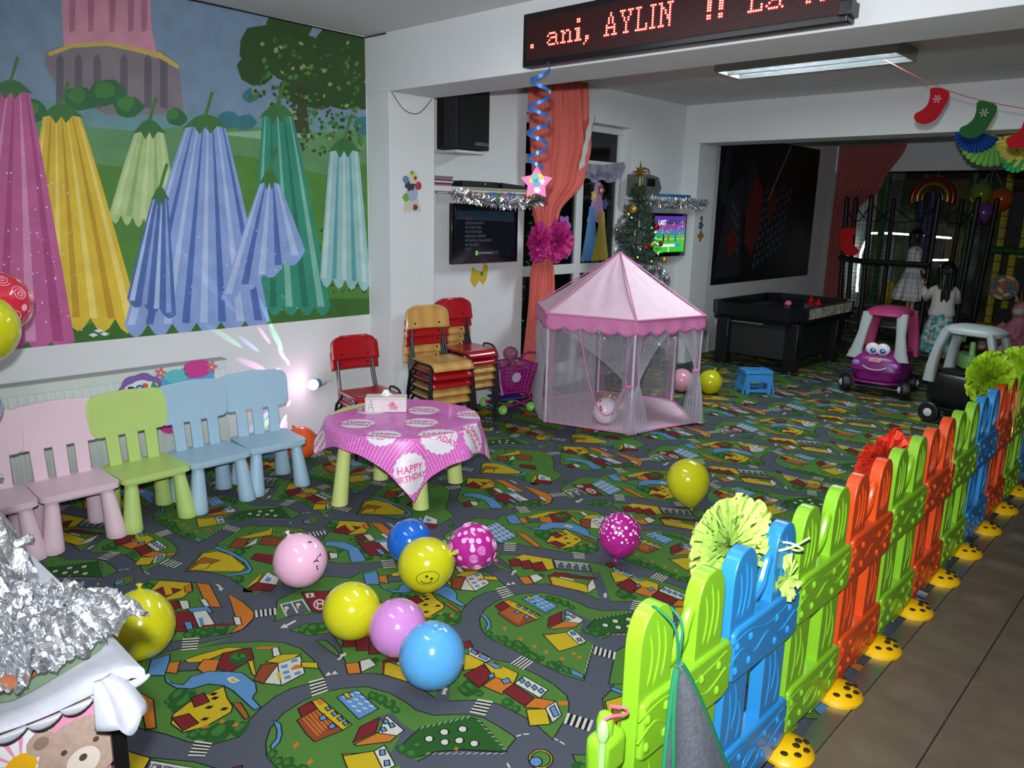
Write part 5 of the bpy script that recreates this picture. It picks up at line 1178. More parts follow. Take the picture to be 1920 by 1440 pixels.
# plain stand-in stickers on the glass
def sticker(name, label, x, y, z, shapes, cat='sticker'):
    E = empty(name, (x, y, z)); b = MB(); F_ = frame((0, 0, 0), (0, 1, 0), (0, 0, 1)); k = 0
    for poly, c in shapes: b.prism(poly, 0, .0012+.0003*k, mat('sticker_%d_%d_%d' % c, c, .5), F_); k += 1
    o = b.build('print', parent=E, smooth=0); tag(E, label, cat); return E
def dome(cx, z0, z1, w0, w1, n=10, sc=4):
    L = [(cx-(w0+(w1-w0)*(i/n)**1.4), z1-(z1-z0)*i/n) for i in range(n+1)]; R = [(2*cx-x, z) for x, z in L][::-1]
    hem = [(cx-w1+2*w1*i/(sc*4), z0-.02*abs(math.sin(PI*sc*i/(sc*4)))) for i in range(1, sc*4)]
    return L+hem+R
def disc(cx, cz, r, n=20, k=0, a=0): return [(cx+r*(1+a*math.cos(k*t))*math.cos(t), cz+r*(1+a*math.cos(k*t))*math.sin(t)) for t in [2*PI*i/n for i in range(n)]]
sticker('window_sticker', 'pastel blue, yellow and lilac flower sticker on the right window pane', XW-.138, 6.70, 1.25,
    [(dome(-.02, .40, .80, .05, .16), (176, 134, 178)), (dome(-.10, 0, .55, .05, .15), (88, 136, 188)), (dome(.08, .0, .5, .04, .15), (176, 158, 62)), (disc(-.07, .66, .055, 30, 5, .2), (202, 172, 110)), (disc(.04, .72, .055, 30, 5, .2), (150, 70, 80)), (disc(.12, .58, .05, 30, 5, .2), (70, 84, 120)), (disc(.03, .46, .05, 30, 5, .2), (170, 130, 90)), (disc(-.07, .66, .02), (230, 220, 160)), (disc(.04, .72, .02), (230, 220, 160))])
sticker('window_sticker', 'violet flower sticker on the left window pane beside the curtain bow', XW-.138, 6.15, 1.30, [(disc(0, .1, .13, 40, 6, .15), (120, 90, 170)), (disc(0, .3, .10, 40, 6, .15), (150, 110, 190)), (disc(0, .1, .05), (60, 90, 170))])
sticker('wall_sticker', 'small balloon bunch sticker on the white pillar left of the speaker', XP+.0005, 3.85, 1.72,
    [(dome(0, .01, .15, .05, .085), (196, 190, 170)), (disc(0, .13, .055, 24), (150, 166, 200)), (disc(-.06, .10, .03, 20, 4, .1), (110, 160, 50)), (disc(-.02, .20, .05, 20, 7, .12), (52, 40, 50)), (disc(.06, .19, .032, 20), (170, 40, 70)), (disc(.01, .25, .05, 20, 6, .1), (196, 200, 160)), (disc(-.06, .23, .028, 20), (96, 120, 160)), (disc(.03, .245, .015, 12), (150, 30, 36)), (disc(0, .28, .016, 12), (110, 160, 50)), (disc(.03, .03, .022, 14, 5, .2), (120, 36, 40))])
sticker('wall_sticker', 'little yellow leaf-shaped sticker under the black television', XW+.0005, 4.83, 1.19,
    [([(-.11, -.06), (-.06, -.12), (0, -.06), (.05, -.1), (.09, -.05), (.11, .06), (.06, .10), (.03, .02), (-.03, .03), (-.09, .07)], (196, 164, 40)), (disc(.03, .0, .02, 12, 5, .2), (60, 110, 50))])
sticker('wall_sticker', 'tiny blue and brown sticker on the far pillar beside the poster', -4.72+.0005, 8.25, 1.50, [(disc(0, .12, .05, 20, 5, .25), (70, 96, 150)), (disc(.01, -.0, .06, 20, 4, .25), (150, 120, 70)), (disc(0, .2, .03, 12), (120, 90, 60))])
# ---------------------------------------------------------------- banner across the window
E_ = empty('foil_banner', (XW-.08, 6.55, 2.2)); tag(E_, 'crumpled pale birthday banner taped across the top of the window', 'banner')
def ban(u, v, o=0): return (.02*math.sin(u*17+v*5)+.012*math.sin(u*41)+o, -.45+.95*u, -.09+.17*v-.05*math.sin(u*PI)*1.2+.02*math.sin(u*23)*(1-v))
b = MB().grid(ban, 50, 8); b.build('film', mat('banner_film', (152, 150, 164), .25, .3, noise=.12, nscale=14), E_, smooth=180)
b = MB(); v_, f_ = text_mesh('HAPPY BIRTHDAY', .085, 0, .002); b.add([ban(x/.95+.06, .22+y*4.2, .006) for x, y, z in v_], f_); b.build('lettering', mat('banner_ink', (110, 88, 140), .4), E_, smooth=0)
# ---------------------------------------------------------------- coral curtain
curm = mat('coral_curtain', (206, 100, 88), .75, noise=.04, nscale=60, bump=.2, bscale=300)
def curtain(name, label, Wf, m, nu=260, nv=60, mat2=None):
    b = MB().grid(Wf, nu, nv); o = b.build(name, m, smooth=180, solid=.003); tag(o, label, 'curtain'); return o
def lerp_tab(tab, v):
    for (v0, a0), (v1, a1) in zip(tab, tab[1:]):
        if v <= v1: t = (v-v0)/(v1-v0); t = t*t*(3-2*t); return a0+(a1-a0)*t
    return tab[-1][1]
YL = [(0, 5.24), (.38, 5.35), (.5, 5.46), (.62, 5.37), (.8, 5.33), (1, 5.31)]; YR = [(0, 5.72), (.35, 5.72), (.5, 5.66), (.58, 5.76), (.70, 6.12), (.8, 6.20), (.93, 6.14), (1, 6.11)]
def cw(u, v):
    yl, yr = lerp_tab(YL, v), lerp_tab(YR, v); amp = .03*(.55+.45*abs(v-.5)*2)
    y = yl+(yr-yl)*u; x = XW+.13+amp*math.sin(u*88+1.8*math.sin(v*4))*(.6+.4*math.sin(u*17+2))+.022*math.sin(u*21+v*5)
    return (x, y, .03+2.9*v)
curtain('curtain', 'coral red curtain tied back with a magenta bow beside the window', cw, curm)
b = MB()
for k, (y0, z0, y1, z1, wd) in enumerate(((6.13, 2.62, 6.0, 2.15, .07),)): b.grid(lambda u, v: (XW+.175+.006*math.sin(v*20), y0+(y1-y0)*v+(u-.5)*.09, z0+(z1-z0)*v+(u-.5)*.05), 4, 14)
o = b.build('curtain_trim', mat('lace_white', (196, 190, 190), .8, noise=.1, nscale=120), bpy.data.objects['curtain'], smooth=180, solid=.003)
# ---------------------------------------------------------------- pompoms
def pompom(b, c, r, m, n=90, seed=1, sq=(1, 1, 1), fr=.28, M=None):
    g = random.Random(seed); c = Vector(c)
    for i in range(n):
        d = Vector((g.gauss(0, 1), g.gauss(0, 1), g.gauss(0, 1))).normalized(); t = d.orthogonal().normalized(); t = (Matrix.Rotation(g.random()*6.28, 3, d) @ t); s = d.cross(t)
        R = r*(.8+.28*g.random()); wd = r*fr*(1+.5*g.random()); ph = g.random()*6
        def fn(u, v):
            q = d*(R*v*1.0) + t*((u-.5)*2*wd*v**.8) + s*(wd*.35*math.sin(u*11+ph)*v**1.3 - (1-v)*0) - d*(abs(u-.5)**2*wd*1.6*v)
            q = Vector((q.x*sq[0], q.y*sq[1], q.z*sq[2])) + c
            return tuple(q)
        b.grid(fn, 9, 6, m)
    return b
tul = mat('tulle_magenta', (186, 34, 122), .6, noise=.15, nscale=30)
E_ = empty('curtain_bow', (XW+.26, 5.46, 1.47)); tag(E_, 'ruffled magenta tulle pompom bow holding back the coral curtain', 'bow')
for s, nm in ((-.115, 'left_puff'), (.135, 'right_puff')):
    b = MB(); pompom(b, (0, s, 0), .17 if s > 0 else .15, tul, 80, 3 if s < 0 else 4, sq=(.6, 1, 1.2)); b.build('puff', parent=E_, smooth=180)
# ---------------------------------------------------------------- tinsel
def tinsel(b, path, r, n, ms, seed=1, L=.03):
    g = random.Random(seed); P = [Vector(p) for p in path]; N = len(P)-1
    for i in range(n):
        u = g.random()*N; k = min(int(u), N-1); p = P[k].lerp(P[k+1], u-k)
        d = Vector((g.gauss(0, 1), g.gauss(0, 1), g.gauss(0, 1))).normalized(); s = d.orthogonal().normalized()*.0022; l = r*(.6+.6*g.random())
        m = ms[g.randrange(len(ms))]; q = d.cross(s).normalized()*.006*g.uniform(-1, 1)
        b.add([tuple(p-s), tuple(p+s), tuple(p+d*l+s+q), tuple(p+d*l-s+q)], [(0, 1, 2, 3)], m)
sil = [mat('tinsel_silver', (200, 202, 206), .18, 1), mat('tinsel_grey', (120, 122, 128), .3, 1), mat('tinsel_bright', (235, 236, 240), .25, .6)]
# ---------------------------------------------------------------- shelves, tvs, speaker
shm = mat('shelf_white', (200, 202, 200), .45)
def shelf(y0, y1, label):
    E = empty('wall_shelf', (XW, (y0+y1)/2, 1.90)); tag(E, label, 'shelf'); h = (y1-y0)/2
    MB().box(0, .25, -h, h, -.02, .02).build('board', shm, E, bevel=.003)
    b = MB()
    for s in (-.6, .6): b.box(0, .14, s*h-.01, s*h+.01, -.035, -.02); b.box(0, .012, s*h-.01, s*h+.01, -.13, -.02)
    b.build('bracket', shm, E)
shelf(4.085, 5.30, 'white wall shelf above the dark menu television'); shelf(6.95, 8.08, 'white wall shelf behind the Christmas tree')
o = MB(); tinsel(o, catmull([(XW+.27, 4.28, 1.86), (XW+.28, 4.6, 1.82), (XW+.28, 5.0, 1.80), (XW+.27, 5.36, 1.84)], 6), .055, 1500, sil, 2); o = o.build('tinsel_garland', smooth=0); tag(o, 'silver tinsel garland along the shelf over the menu television', 'tinsel')
o = MB(); tinsel(o, catmull([(XW+.27, 7.0, 1.88), (XW+.28, 7.4, 1.86), (XW+.28, 7.8, 1.87), (XW+.30, 8.02, 1.86), (-4.66, 8.2, 1.88)], 6), .06, 1500, sil, 3); o = o.build('tinsel_garland', smooth=0); tag(o, 'silver tinsel garland on the shelf right of the Christmas tree', 'tinsel')
E_ = empty('letter_banner', (XW+.262, 4.85, 1.885)); tag(E_, 'multicoloured LA MULTI ANI letter banner on the shelf edge', 'banner')
cl_ = [(200, 60, 40), (226, 200, 40), (60, 100, 190), (70, 150, 80), (200, 60, 140), (110, 80, 180), (60, 100, 190)]
i = 0
for k, ch in enumerate('LA MULTI ANI'):
    if ch == ' ': continue
    b = MB(); put_text(b, ch, .085, frame((.012, -.40+.072*k, -.055), (0, 1, 0), (0, 0, 1)), mat('letter_col_%d' % (i % 7), cl_[i % 7], .4), extrude=.001, bold=.003); b.build('letter', parent=E_, smooth=0); i += 1
b = MB(); b.box(0, .004, -.47, .5, .02, .03); b.build('strip', mat('ribbon_olive', (140, 140, 60), .5), E_)
bl = mat('black_plastic', (16, 16, 18), .35); dvds = ((.0, (196, 60, 120)), (.013, (60, 60, 70)), (.026, (200, 200, 200)), (.039, (40, 80, 60)), (.052, (200, 60, 140)), (.065, (70, 130, 60)))
for i, (dz, c) in enumerate(dvds):
    o = MB().box(-.07, .07, -.095, .095, 0, .012).build('game_case', mat('case_%d' % i, c, .35), bevel=.001, loc=(XW+.15, 4.20+.008*(i % 3), 1.921+.0125*i)); tag(o, ['pink game case lying lowest on the shelf', 'dark grey game case lying second from the bottom', 'white game case in the middle of the pile', 'dark green game case above the white one', 'magenta game case second from the top', 'bright green game case topmost of the pile'][i], 'game case', 'game cases piled on the shelf')
E_ = empty('set_top_box', (XW+.12, 4.62, 1.921)); tag(E_, 'flat black player box lying on the shelf above the television', 'player'); MB().box(-.09, .1, -.2, .2, 0, .05).build('case', bl, E_, bevel=.004); b = MB(); b.ball((.1, .05, .03), .004, mat('led_dot', (180, 200, 90), .4, emit=2), 8, 5); b.build('indicator', parent=E_)
E_ = empty('game_console', (XW+.12, 5.06, 1.921)); tag(E_, 'low black games console on the shelf next to the curtain', 'console')
b = MB(); b.loft([[(-.1, -.17, 0), (.1, -.17, 0), (.1, .17, 0), (-.1, .17, 0)], [(-.1, -.17, .05), (.08, -.17, .05), (.08, .17, .03), (-.1, .17, .03)]]); b.build('case', bl, E_, bevel=.004)
def tv(y0, y1, z0, z1, label, screen, x=XW+.09):
    E = empty('television', (XW, (y0+y1)/2, (z0+z1)/2)); tag(E, label, 'television'); h = (y1-y0)/2; v = (z1-z0)/2; d = x-XW
    MB().box(d, d+.035, -h, h, -v, v).build('bezel', mat('tv_gloss', (12, 12, 14), .15, coat=.5), E, bevel=.005)
    MB().box(0, d, -.15, .15, -.12, .12).build('wall_mount', bl, E)
    b = MB(); b.box(d+.034, d+.0358, -h+.035, h-.035, -v+.05, v-.03, mat(screen[0], screen[1], .12, emit=screen[2])); b.build('screen', parent=E, smooth=0)
    return E, d+.036, h, v
E_, d, h, v = tv(4.385, 5.185, 1.295, 1.79, 'black television showing a faint grey game menu list', ('screen_dark', (14, 18, 24), .35))
b = MB(); gt = mat('menu_grey', (66, 68, 74), .5, emit=.35); gs = mat('menu_red', (96, 30, 50), .5, emit=.3)
for k, t_ in enumerate(('RACE', 'SEASON SHOOT', 'MULTIPLAYER', 'PHOTO MODE', 'MESSAGE CENTRE', 'SPONSOR CHALLENGE', 'MY PROFILE', 'QUIT')): put_text(b, t_, .030, frame((d+.001, -.25, .115-.036*k), (0, 1, 0), (0, 0, 1)), gs if k == 0 else gt, bold=.0005)
b.quad((d+.0003, -h+.05, .12), (d+.0003, h-.06, .10), (d+.0003, h-.06, .19), (d+.0003, -h+.05, .19), mat('menu_sky', (22, 36, 48), .3, emit=.4))
b.quad((d+.0003, -.12, -.178), (d+.0003, .16, -.178), (d+.0003, .16, -.145), (d+.0003, -.12, -.145), mat('menu_bar', (40, 42, 46), .3, emit=.3))
put_text(b, 'Rev limit of the fast car', .018, frame((d+.001, -.09, -.167), (0, 1, 0), (0, 0, 1)), mat('menu_white', (170, 170, 170), .4, emit=.5)); b.quad((d+.001, -.125, -.18), (d+.001, -.1, -.18), (d+.001, -.1, -.143), (d+.001, -.125, -.143), mat('menu_green', (120, 180, 110), .4, emit=.5))
b.build('menu_text', parent=E_, smooth=0)
E_, d, h, v = tv(7.36, 8.07, 1.27, 1.75, 'small television showing a bright green sports game beside the Christmas tree', ('screen_lit', (70, 60, 120), .6))
b = MB()
def rct(y0, y1, z0, z1, c, e, nm, o=.0005): b.quad((d+o, y0, z0), (d+o, y1, z0), (d+o, y1, z1), (d+o, y0, z1), mat(nm, c, .3, emit=e))
w2 = h-.035
rct(-w2, w2, -v+.05, 0.0, (60, 176, 50), .9, 'pitch_green'); rct(-w2, w2, 0, .06, (70, 120, 170), .7, 'stand_blue'); rct(-w2, w2, .06, .12, (130, 70, 150), .7, 'stand_violet'); rct(-w2, w2, .17, v-.03, (88, 50, 160), .8, 'top_violet')
rct(-w2, w2, -.045, -.04, (200, 230, 190), .9, 'pitch_line', .0008); rct(-.02, 0, -v+.05, -.12, (190, 220, 180), .9, 'pitch_line', .0008)
g = random.Random(4)
for k in range(70):
    y, z = g.uniform(-w2+.01, w2-.01), g.uniform(.01, .165); c = [(206, 160, 60), (196, 70, 60), (90, 160, 210), (220, 220, 220), (160, 80, 170)][k % 5]; s = .007
    b.quad((d+.001, y-s, z-s), (d+.001, y+s, z-s), (d+.001, y+s, z+s), (d+.001, y-s, z+s), mat('crowd_%d' % (k % 5), c, .3, emit=.8))
for y, c, nm in ((-.13, (40, 40, 60), 'player_a'), (-.03, (190, 40, 40), 'player_b'), (.12, (40, 90, 190), 'player_c'), (.22, (200, 120, 60), 'player_d')):
    b.add([(d+.0014, y-.012, -.08), (d+.0014, y+.012, -.08), (d+.0014, y+.02, -.03), (d+.0014, y+.008, .01), (d+.0014, y-.008, .01), (d+.0014, y-.02, -.03)], [(0, 1, 2, 3, 4, 5)], mat(nm, c, .3, emit=.7))
rct(-.2, .12, -.13, -.10, (210, 220, 230), .9, 'caption_white', .0012); rct(.12, .22, -.13, -.10, (40, 130, 220), .9, 'caption_blue', .0012)
put_text(b, 'LAST', .07, frame((d+.0016, -.25, .115), (0, 1, 0), (0, 0, 1)), mat('title_white', (220, 210, 250), .3, emit=1), bold=.003)
b.build('game_picture', parent=E_, smooth=0)
E_ = empty('loudspeaker', (XW, 4.43, 2.21)); tag(E_, 'black box loudspeaker mounted high on the wall under the beam', 'speaker')
b = MB(); b.loft([[(.02, -.12, z), (.20, -.21, z), (.31, -.17, z), (.31, .19, z), (.20, .2, z), (.02, .12, z)] for z in (0, .46)]); b.build('cabinet', mat('speaker_black', (16, 15, 18), .7, bump=.3, bscale=400), E_, bevel=.008)
b = MB(); b.box(.31, .318, -.15, .17, .02, .44); b.build('grille', mat('speaker_cloth', (12, 12, 13), .9, bump=.5, bscale=900), E_, bevel=.003)
b = MB(); put_text(b, 'SAMSON', .038, frame((.3185, .02, .03), (0, 1, 0), (0, 0, 1)), mat('badge_grey', (90, 90, 92), .4), bold=.001); b.build('lettering', parent=E_, smooth=0)
b = MB(); b.box(0, .27, -.13, .16, -.03, -.008); b.build('bracket', shm, E_, bevel=.003)
# grey machine, blue tray on second shelf
E_ = empty('bubble_machine', (XW+.135, 7.13, 1.921)); tag(E_, 'grey metal machine with a carry handle on the shelf behind the tree', 'machine')
gmm = mat('grey_metal', (120, 122, 118), .4, .5); b = MB(); P = [(-.18, 0), (.12, 0), (.19, .09), (.12, .2), (-.02, .22), (-.18, .22)]; b.prism(P, -.1, .1, M=frame((0, 0, 0), (0, 1, 0), (0, 0, 1))); b.build('body', gmm, E_, bevel=.006)
b = MB(); b.box(.098, .104, -.10, .05, .10, .18); b.build('vent', bl, E_); b = MB(); b.tube(catmull([(0, -.13, .21), (0, -.11, .28), (0, 0, .285), (0, .07, .27), (0, .09, .21)], 4), .009); b.build('handle', gmm, E_)
o = MB().box(-.1, .1, -.24, .24, 0, .035).build('plastic_tray', mat('tray_blue', (40, 110, 170), .4), bevel=.008, loc=(XW+.13, 7.70, 1.921)); tag(o, 'flat blue plastic tray on the right shelf', 'tray')
# ---------------------------------------------------------------- pink play tent
TP = Vector((-3.93, 5.55, 0)); TRr = .755; A0 = math.radians(-43)
tpink = mat('tent_pink', (226, 194, 210), .6, noise=.04, nscale=12); tdeep = mat('tent_deep_pink', (214, 124, 176), .6, noise=.03, nscale=12)
shr = sheer('tent_sheer', (226, 222, 234), .24); shp = sheer('tent_sheer_pink', (206, 160, 200), .5)
T = empty('play_tent', TP); tag(T, 'pale pink hexagonal princess play tent with sheer curtains', 'tent')
def hc(k, r=TRr): a = A0+k*PI/3; return Vector((r*math.cos(a), r*math.sin(a), 0))
HE = .925; HA = 1.412
b = MB()
for k in range(6):
    a, c = hc(k), hc(k+1)
    def fn(u, v, a=a, c=c):
        p = a.lerp(c, u)*(1-v)*1.01; z = HE+(HA-HE)*v - .030*math.sin(PI*u)*math.sin(PI*min(1, v*1.1))*(1-v) - .012*math.sin(PI*v)
        return (p.x, p.y, z+.006*math.sin(u*19+v*7+k)*math.sin(PI*v)*math.sin(PI*u))
    b.grid(fn, 16, 18)
b.build('roof', tpink, T, smooth=50, fix=True)
b = MB()
for k in range(6):
    a, c = hc(k), hc(k+1)
    def fn(u, v, a=a, c=c):
        p = a.lerp(c, u)*(1.012+.018*v+.012*math.sin(u*25)*v); sc = .105+.035*abs(math.sin(PI*5*u)); return (p.x, p.y, HE+.008-sc*v)
    b.grid(fn, 40, 5)
b.build('valance', tdeep, T, smooth=50, solid=.002)
b = MB()
for k in range(6):
    a, c = hc(k), hc(k+1)
    b.tube([tuple(a*1.02+Vector((0, 0, HE+.004))), tuple(c*1.02+Vector((0, 0, HE+.004)))], .008)
    b.tube([tuple(a*1.005+Vector((0, 0, HE+.01))), (0, 0, HA+.003)], .0055)
b.build('piping', mat('tent_piping', (216, 132, 180), .6), T)
for k in range(6):
    p = hc(k, TRr*.985); b = MB(); b.cyl((p.x, p.y, 0), (p.x, p.y, HE), .011, m=mat('pole_white', (206, 206, 210), .4))
    q = p.copy(); t_ = Vector((-q.y, q.x, 0)).normalized(); b.build('pole', parent=T)
    b = MB()
    for s in (1, -1):
        d = (hc(k+s)-hc(k)).normalized(); e0 = p*1.01
        b.grid(lambda u, v, d=d, e0=e0: tuple(e0+d*(.065*u)*(1 if v > .3 else 1)+Vector((0, 0, .02+(HE-.05)*v))+e0.normalized()*.004*math.sin(v*30+u*3)), 2, 24)
    b.build('pole_sleeve', shp, T, smooth=60)
def drapery(a, c, tie, tz, w0, w1, nm, seed=0, bot=.3, out=.03, cover=1.0, topcov=1.0):
    """sheer panel between corners a and c; tie at fraction tie of width at height tz"""
    b = MB()
    def fn(u, v):
        z = .015+(HE-.06)*v
        if tie is None: uu = u*topcov; amp = 1
        else:
            if z > tz: k = ((z-tz)/(HE-.05-tz))**1.3; uu = tie+(u*topcov-tie)*max(k, w0) if True else u; amp = .4+.6*k
            else: k = (tz-z)/tz; wv = w0+(bot-w0)*math.sin(PI/2*min(1, k*1.2)); uu = tie+(u-.5)*wv*1.0; amp = .6+.5*k
        p = a.lerp(c, uu); n = (a+c).normalized()
        r = amp*(.012*math.sin(u*38+seed+2*math.sin(v*4))+.004*math.sin(u*81+v*3))
        p = p + n*(out*(1-v)*(.5 if tie is None else 1)+r)
        return (p.x, p.y, z)
    b.grid(fn, 110, 26); b.build('curtain_panel', shr, T, smooth=180)
C_ = [hc(k) for k in range(7)]
# sides: k=0 corner faces the viewer; side 5 = left-front, side 0 = right-front
drapery(C_[5], C_[0], .93, .40, .05, .16, 'a', 1, bot=.30, topcov=1.0)
drapery(C_[5], C_[0].lerp(C_[5], .42), None, 0, 0, 0, 'a2', 2)
drapery(C_[0], C_[1], .05, .40, .05, .2, 'b', 3, bot=.30, topcov=.55)
drapery(C_[1], C_[0], .10, .47, .05, .2, 'c', 4, bot=.30, topcov=.45)
drapery(C_[4], C_[5], None, 0, 0, 0, 'd', 5, out=.06); drapery(C_[3], C_[4], None, 0, 0, 0, 'e', 6, out=.02); drapery(C_[2], C_[3], None, 0, 0, 0, 'f', 7); drapery(C_[1], C_[2], .1, .4, .05, .2, 'g', 8, bot=.4, topcov=.6)
b = MB()
for p, z in ((C_[0].lerp(C_[5], .05)*1.02, .40), (C_[1].lerp(C_[0], .1)*1.02, .47)): b.lathe([(.026, -.012), (.032, 0), (.026, .012)], 12, M=Matrix.Translation((p.x, p.y, z)))
b.build('tie_band', tdeep, T)
b = MB(); b.prism([(hc(k, .75).x, hc(k, .75).y) for k in range(6)], .003, .009); b.build('floor_mat', tpink, T)
b = MB()
for k in range(6): b.tube([tuple(hc(k, .752)+Vector((0, 0, .012))), tuple(hc(k+1, .752)+Vector((0, 0, .012)))], .010)
b.build('base_rim', mat('tent_piping', (216, 132, 180), .6), T)
# piped edge swag of the front opening
b = MB(); P = []
for t in range(17):
    u = t/16; q = C_[5].lerp(C_[0], .38+.55*u)*1.025; P.append((q.x, q.y, .78-.95*u**.55*(1-u)*1.0-.74*u+.40*u*u if False else .86*(1-u)**2*1.0+2*u*(1-u)*(-.35)+.42*u*u+.02))
b.tube(P, .006, 6); b.build('swag_edge', mat('tent_piping', (216, 132, 180), .6), T)
# toys inside the tent
E_ = empty('toy_box', (-3.95, 5.62, .012), .5); tag(E_, 'yellow and white toy cash box lying inside the pink tent', 'toy')
b = MB(); b.loft([[(-.12, -.08, 0), (.12, -.08, 0), (.12, .08, 0), (-.12, .08, 0)], [(-.12, -.08, .09), (.12, -.08, .09), (.12, .08, .13), (-.12, .08, .13)]]); b.build('case', mat('toy_yellow', (222, 190, 90), .4), E_, bevel=.008)
b = MB(); b.box(-.10, .10, -.082, -.078, .02, .07); b.build('label', mat('toy_white', (216, 216, 216), .4), E_)
for i in range(3):
    for j in range(2): MB().box(-.08+i*.06, -.04+i*.06, -.04+j*.06, -.005+j*.06, .10, .125).build('button', mat('toy_lilac', (150, 140, 190), .4), E_, bevel=.004)
# ---------------------------------------------------------------- toy shopping trolley with a doll
E_ = empty('toy_trolley', (-4.62, 4.92, 0), -.25); tag(E_, 'magenta toy shopping trolley with green wheels next to the tent', 'trolley')
mg = mat('toy_magenta', (150, 22, 120), .4); lil = mat('toy_pale_lilac', (196, 150, 200), .45)
# basket: y forward(+), lattice of bars for the sides
def lattice(b, p00, p10, p11, p01, nu, nv, w, r):
    P = [Vector(q) for q in (p00, p10, p11, p01)]
    def at(u, v): return P[0].lerp(P[1], u).lerp(P[3].lerp(P[2], u), v)
    for i in range(nu+1): b.cyl(at(i/nu, 0), at(i/nu, 1), r, n=5)
    for j in range(nv+1): b.cyl(at(0, j/nv), at(1, j/nv), r, n=5)
b = MB(); z0, z1 = .18, .42
lattice(b, (.12, -.14, z0), (.12, .14, z0), (.15, .20, z1), (.15, -.18, z1), 9, 7, 1, .0075); lattice(b, (-.12, -.14, z0), (-.12, .14, z0), (-.15, .20, z1), (-.15, -.18, z1), 9, 7, 1, .0075)
lattice(b, (-.12, .14, z0), (.12, .14, z0), (.15, .20, z1), (-.15, .20, z1), 6, 7, 1, .0075); b.box(-.12, .12, -.14, .14, z0-.01, z0); b.build('basket', mg, E_, smooth=0)
b = MB()
for i in range(6): b.cyl((-.12+.04*i, -.145, z0), (-.08+.04*i, -.175, z1-.04), .005, n=5); b.cyl((-.08+.04*i, -.145, z0), (-.12+.04*i, -.175, z1-.04), .005, n=5)
b.tube([(-.13, -.175, z1-.03), (.13, -.175, z1-.03), (.125, -.142, z0-.01), (-.125, -.142, z0-.01)], .007, closed=True); b.build('gate', lil, E_)
b = MB(); b.box(-.11, .11, -.16, .12, .11, .125); b.build('tray', mat('toy_indigo', (70, 56, 150), .4), E_, bevel=.004)
b = MB(); b.prism(disc(0, .04, .045, 20), 0, .004, M=frame((.148, -.02, .28), (0, 1, 0), (.12, 0, 1))); b.build('badge', mat('toy_badge', (196, 170, 200), .4), E_)
b = MB(); b.tube(catmull([(.12, .10, .18), (.13, .14, .10), (.14, -.10, .06), (.14, -.16, .05)], 4), .011); b.tube(catmull([(-.12, .10, .18), (-.13, .14, .10), (-.14, -.10, .06), (-.14, -.16, .05)], 4), .011); b.build('frame', mg, E_)
for y in (-.16, .13):
    b = MB(); b.cyl((-.15, y, .042), (.15, y, .042), .006); b.build('axle', lil, E_)
    for s in (-1, 1):
        b = MB(); b.lathe([(.012, -.014), (.036, -.014), (.042, -.008), (.042, .008), (.036, .014), (.012, .014)], 22, M=Matrix.Translation((s*.165, y, .043)) @ Matrix.Rotation(PI/2, 4, 'Y')); w_ = b.build('wheel', mat('wheel_lime', (120, 200, 60), .4), E_)
        b = MB(); b.lathe([(.016, -.017), (.016, .017)], 14, M=Matrix.Translation((s*.165, y, .043)) @ Matrix.Rotation(PI/2, 4, 'Y')); b.build('hub', mat('hub_white', (210, 210, 216), .4), w_)
b = MB(); b.tube(catmull([(-.15, .20, z1), (-.15, .30, z1+.05), (0, .32, z1+.055), (.15, .30, z1+.05), (.15, .20, z1)], 4), .010); b.build('handle', mg, E_)
E_ = empty('rag_doll', (-4.60, 4.92, .33)); tag(E_, 'faded mauve cloth doll sitting in the toy trolley with one arm out', 'doll')
dm = mat('doll_mauve', (140, 84, 110), .9, noise=.06, nscale=30); b = MB()
b.loft([[(r*math.cos(t)*.9, r*math.sin(t)-.01, z) for t in [2*PI*i/16 for i in range(16)]] for z, r in ((-.12, .05), (-.04, .075), (.04, .07), (.10, .045), (.12, .03), (.14, .05), (.17, .068), (.20, .068), (.225, .05), (.24, .02))])
b.tube(catmull([(.02, -.05, .10), (.05, -.11, .115), (.07, -.19, .11)], 4), [.026]*8+[.018]); b.tube(catmull([(.02, .05, .09), (.08, .09, .06), (.12, .10, .05)], 4), [.024]*8+[.018]); b.build('body', dm, E_)
b = MB(); b.ball((.055, -.02, .19), (.012, .02, .014)); b.build('face_patch', mat('doll_face', (170, 110, 120), .9), E_)
# ---------------------------------------------------------------- Christmas tree
TX = Vector((-4.46, 6.56, 0)); E_ = empty('christmas_tree', TX); tag(E_, 'decorated artificial Christmas tree with silver tinsel beside the window', 'Christmas tree')
g = random.Random(11); nd = [mat('needle_a', (30, 52, 36), .6), mat('needle_b', (44, 70, 48), .6), mat('needle_c', (18, 34, 26), .6)]
b = MB(); HT = 2.02
def trad(z): return .465*(1-(z-.25)/(HT-.25))**.72+.02
for i in range(900):
    z = .28+(HT-.3)*(g.random()**1.35); a = g.random()*2*PI; R = trad(z)*(.72+.42*g.random()); d = Vector((math.cos(a), math.sin(a), -.18+.5*g.random()*(z/HT))); n = 15
    for k in range(n):
        t = .25+.75*k/n; p = Vector((0, 0, z))+d*R*t; q = Vector((g.gauss(0, 1), g.gauss(0, 1), g.gauss(0, 1))).normalized()*.046 + d*.02; s = q.orthogonal().normalized()*.0045
        if TX.x+p.x+q.x < XW+.005: continue
        b.add([tuple(p-s), tuple(p+s), tuple(p+q)], [(0, 1, 2)], nd[g.randrange(3)])
b.build('foliage', parent=E_, smooth=0)
b = MB(); b.cyl((0, 0, .02), (0, 0, HT-.02), .022, .008); b.build('trunk', mat('trunk_dark', (50, 36, 26), .9), E_)
b = MB()
for k in range(3): a = k*2*PI/3; b.cyl((0, 0, .06), (.2*math.cos(a), .2*math.sin(a), .008), .012)
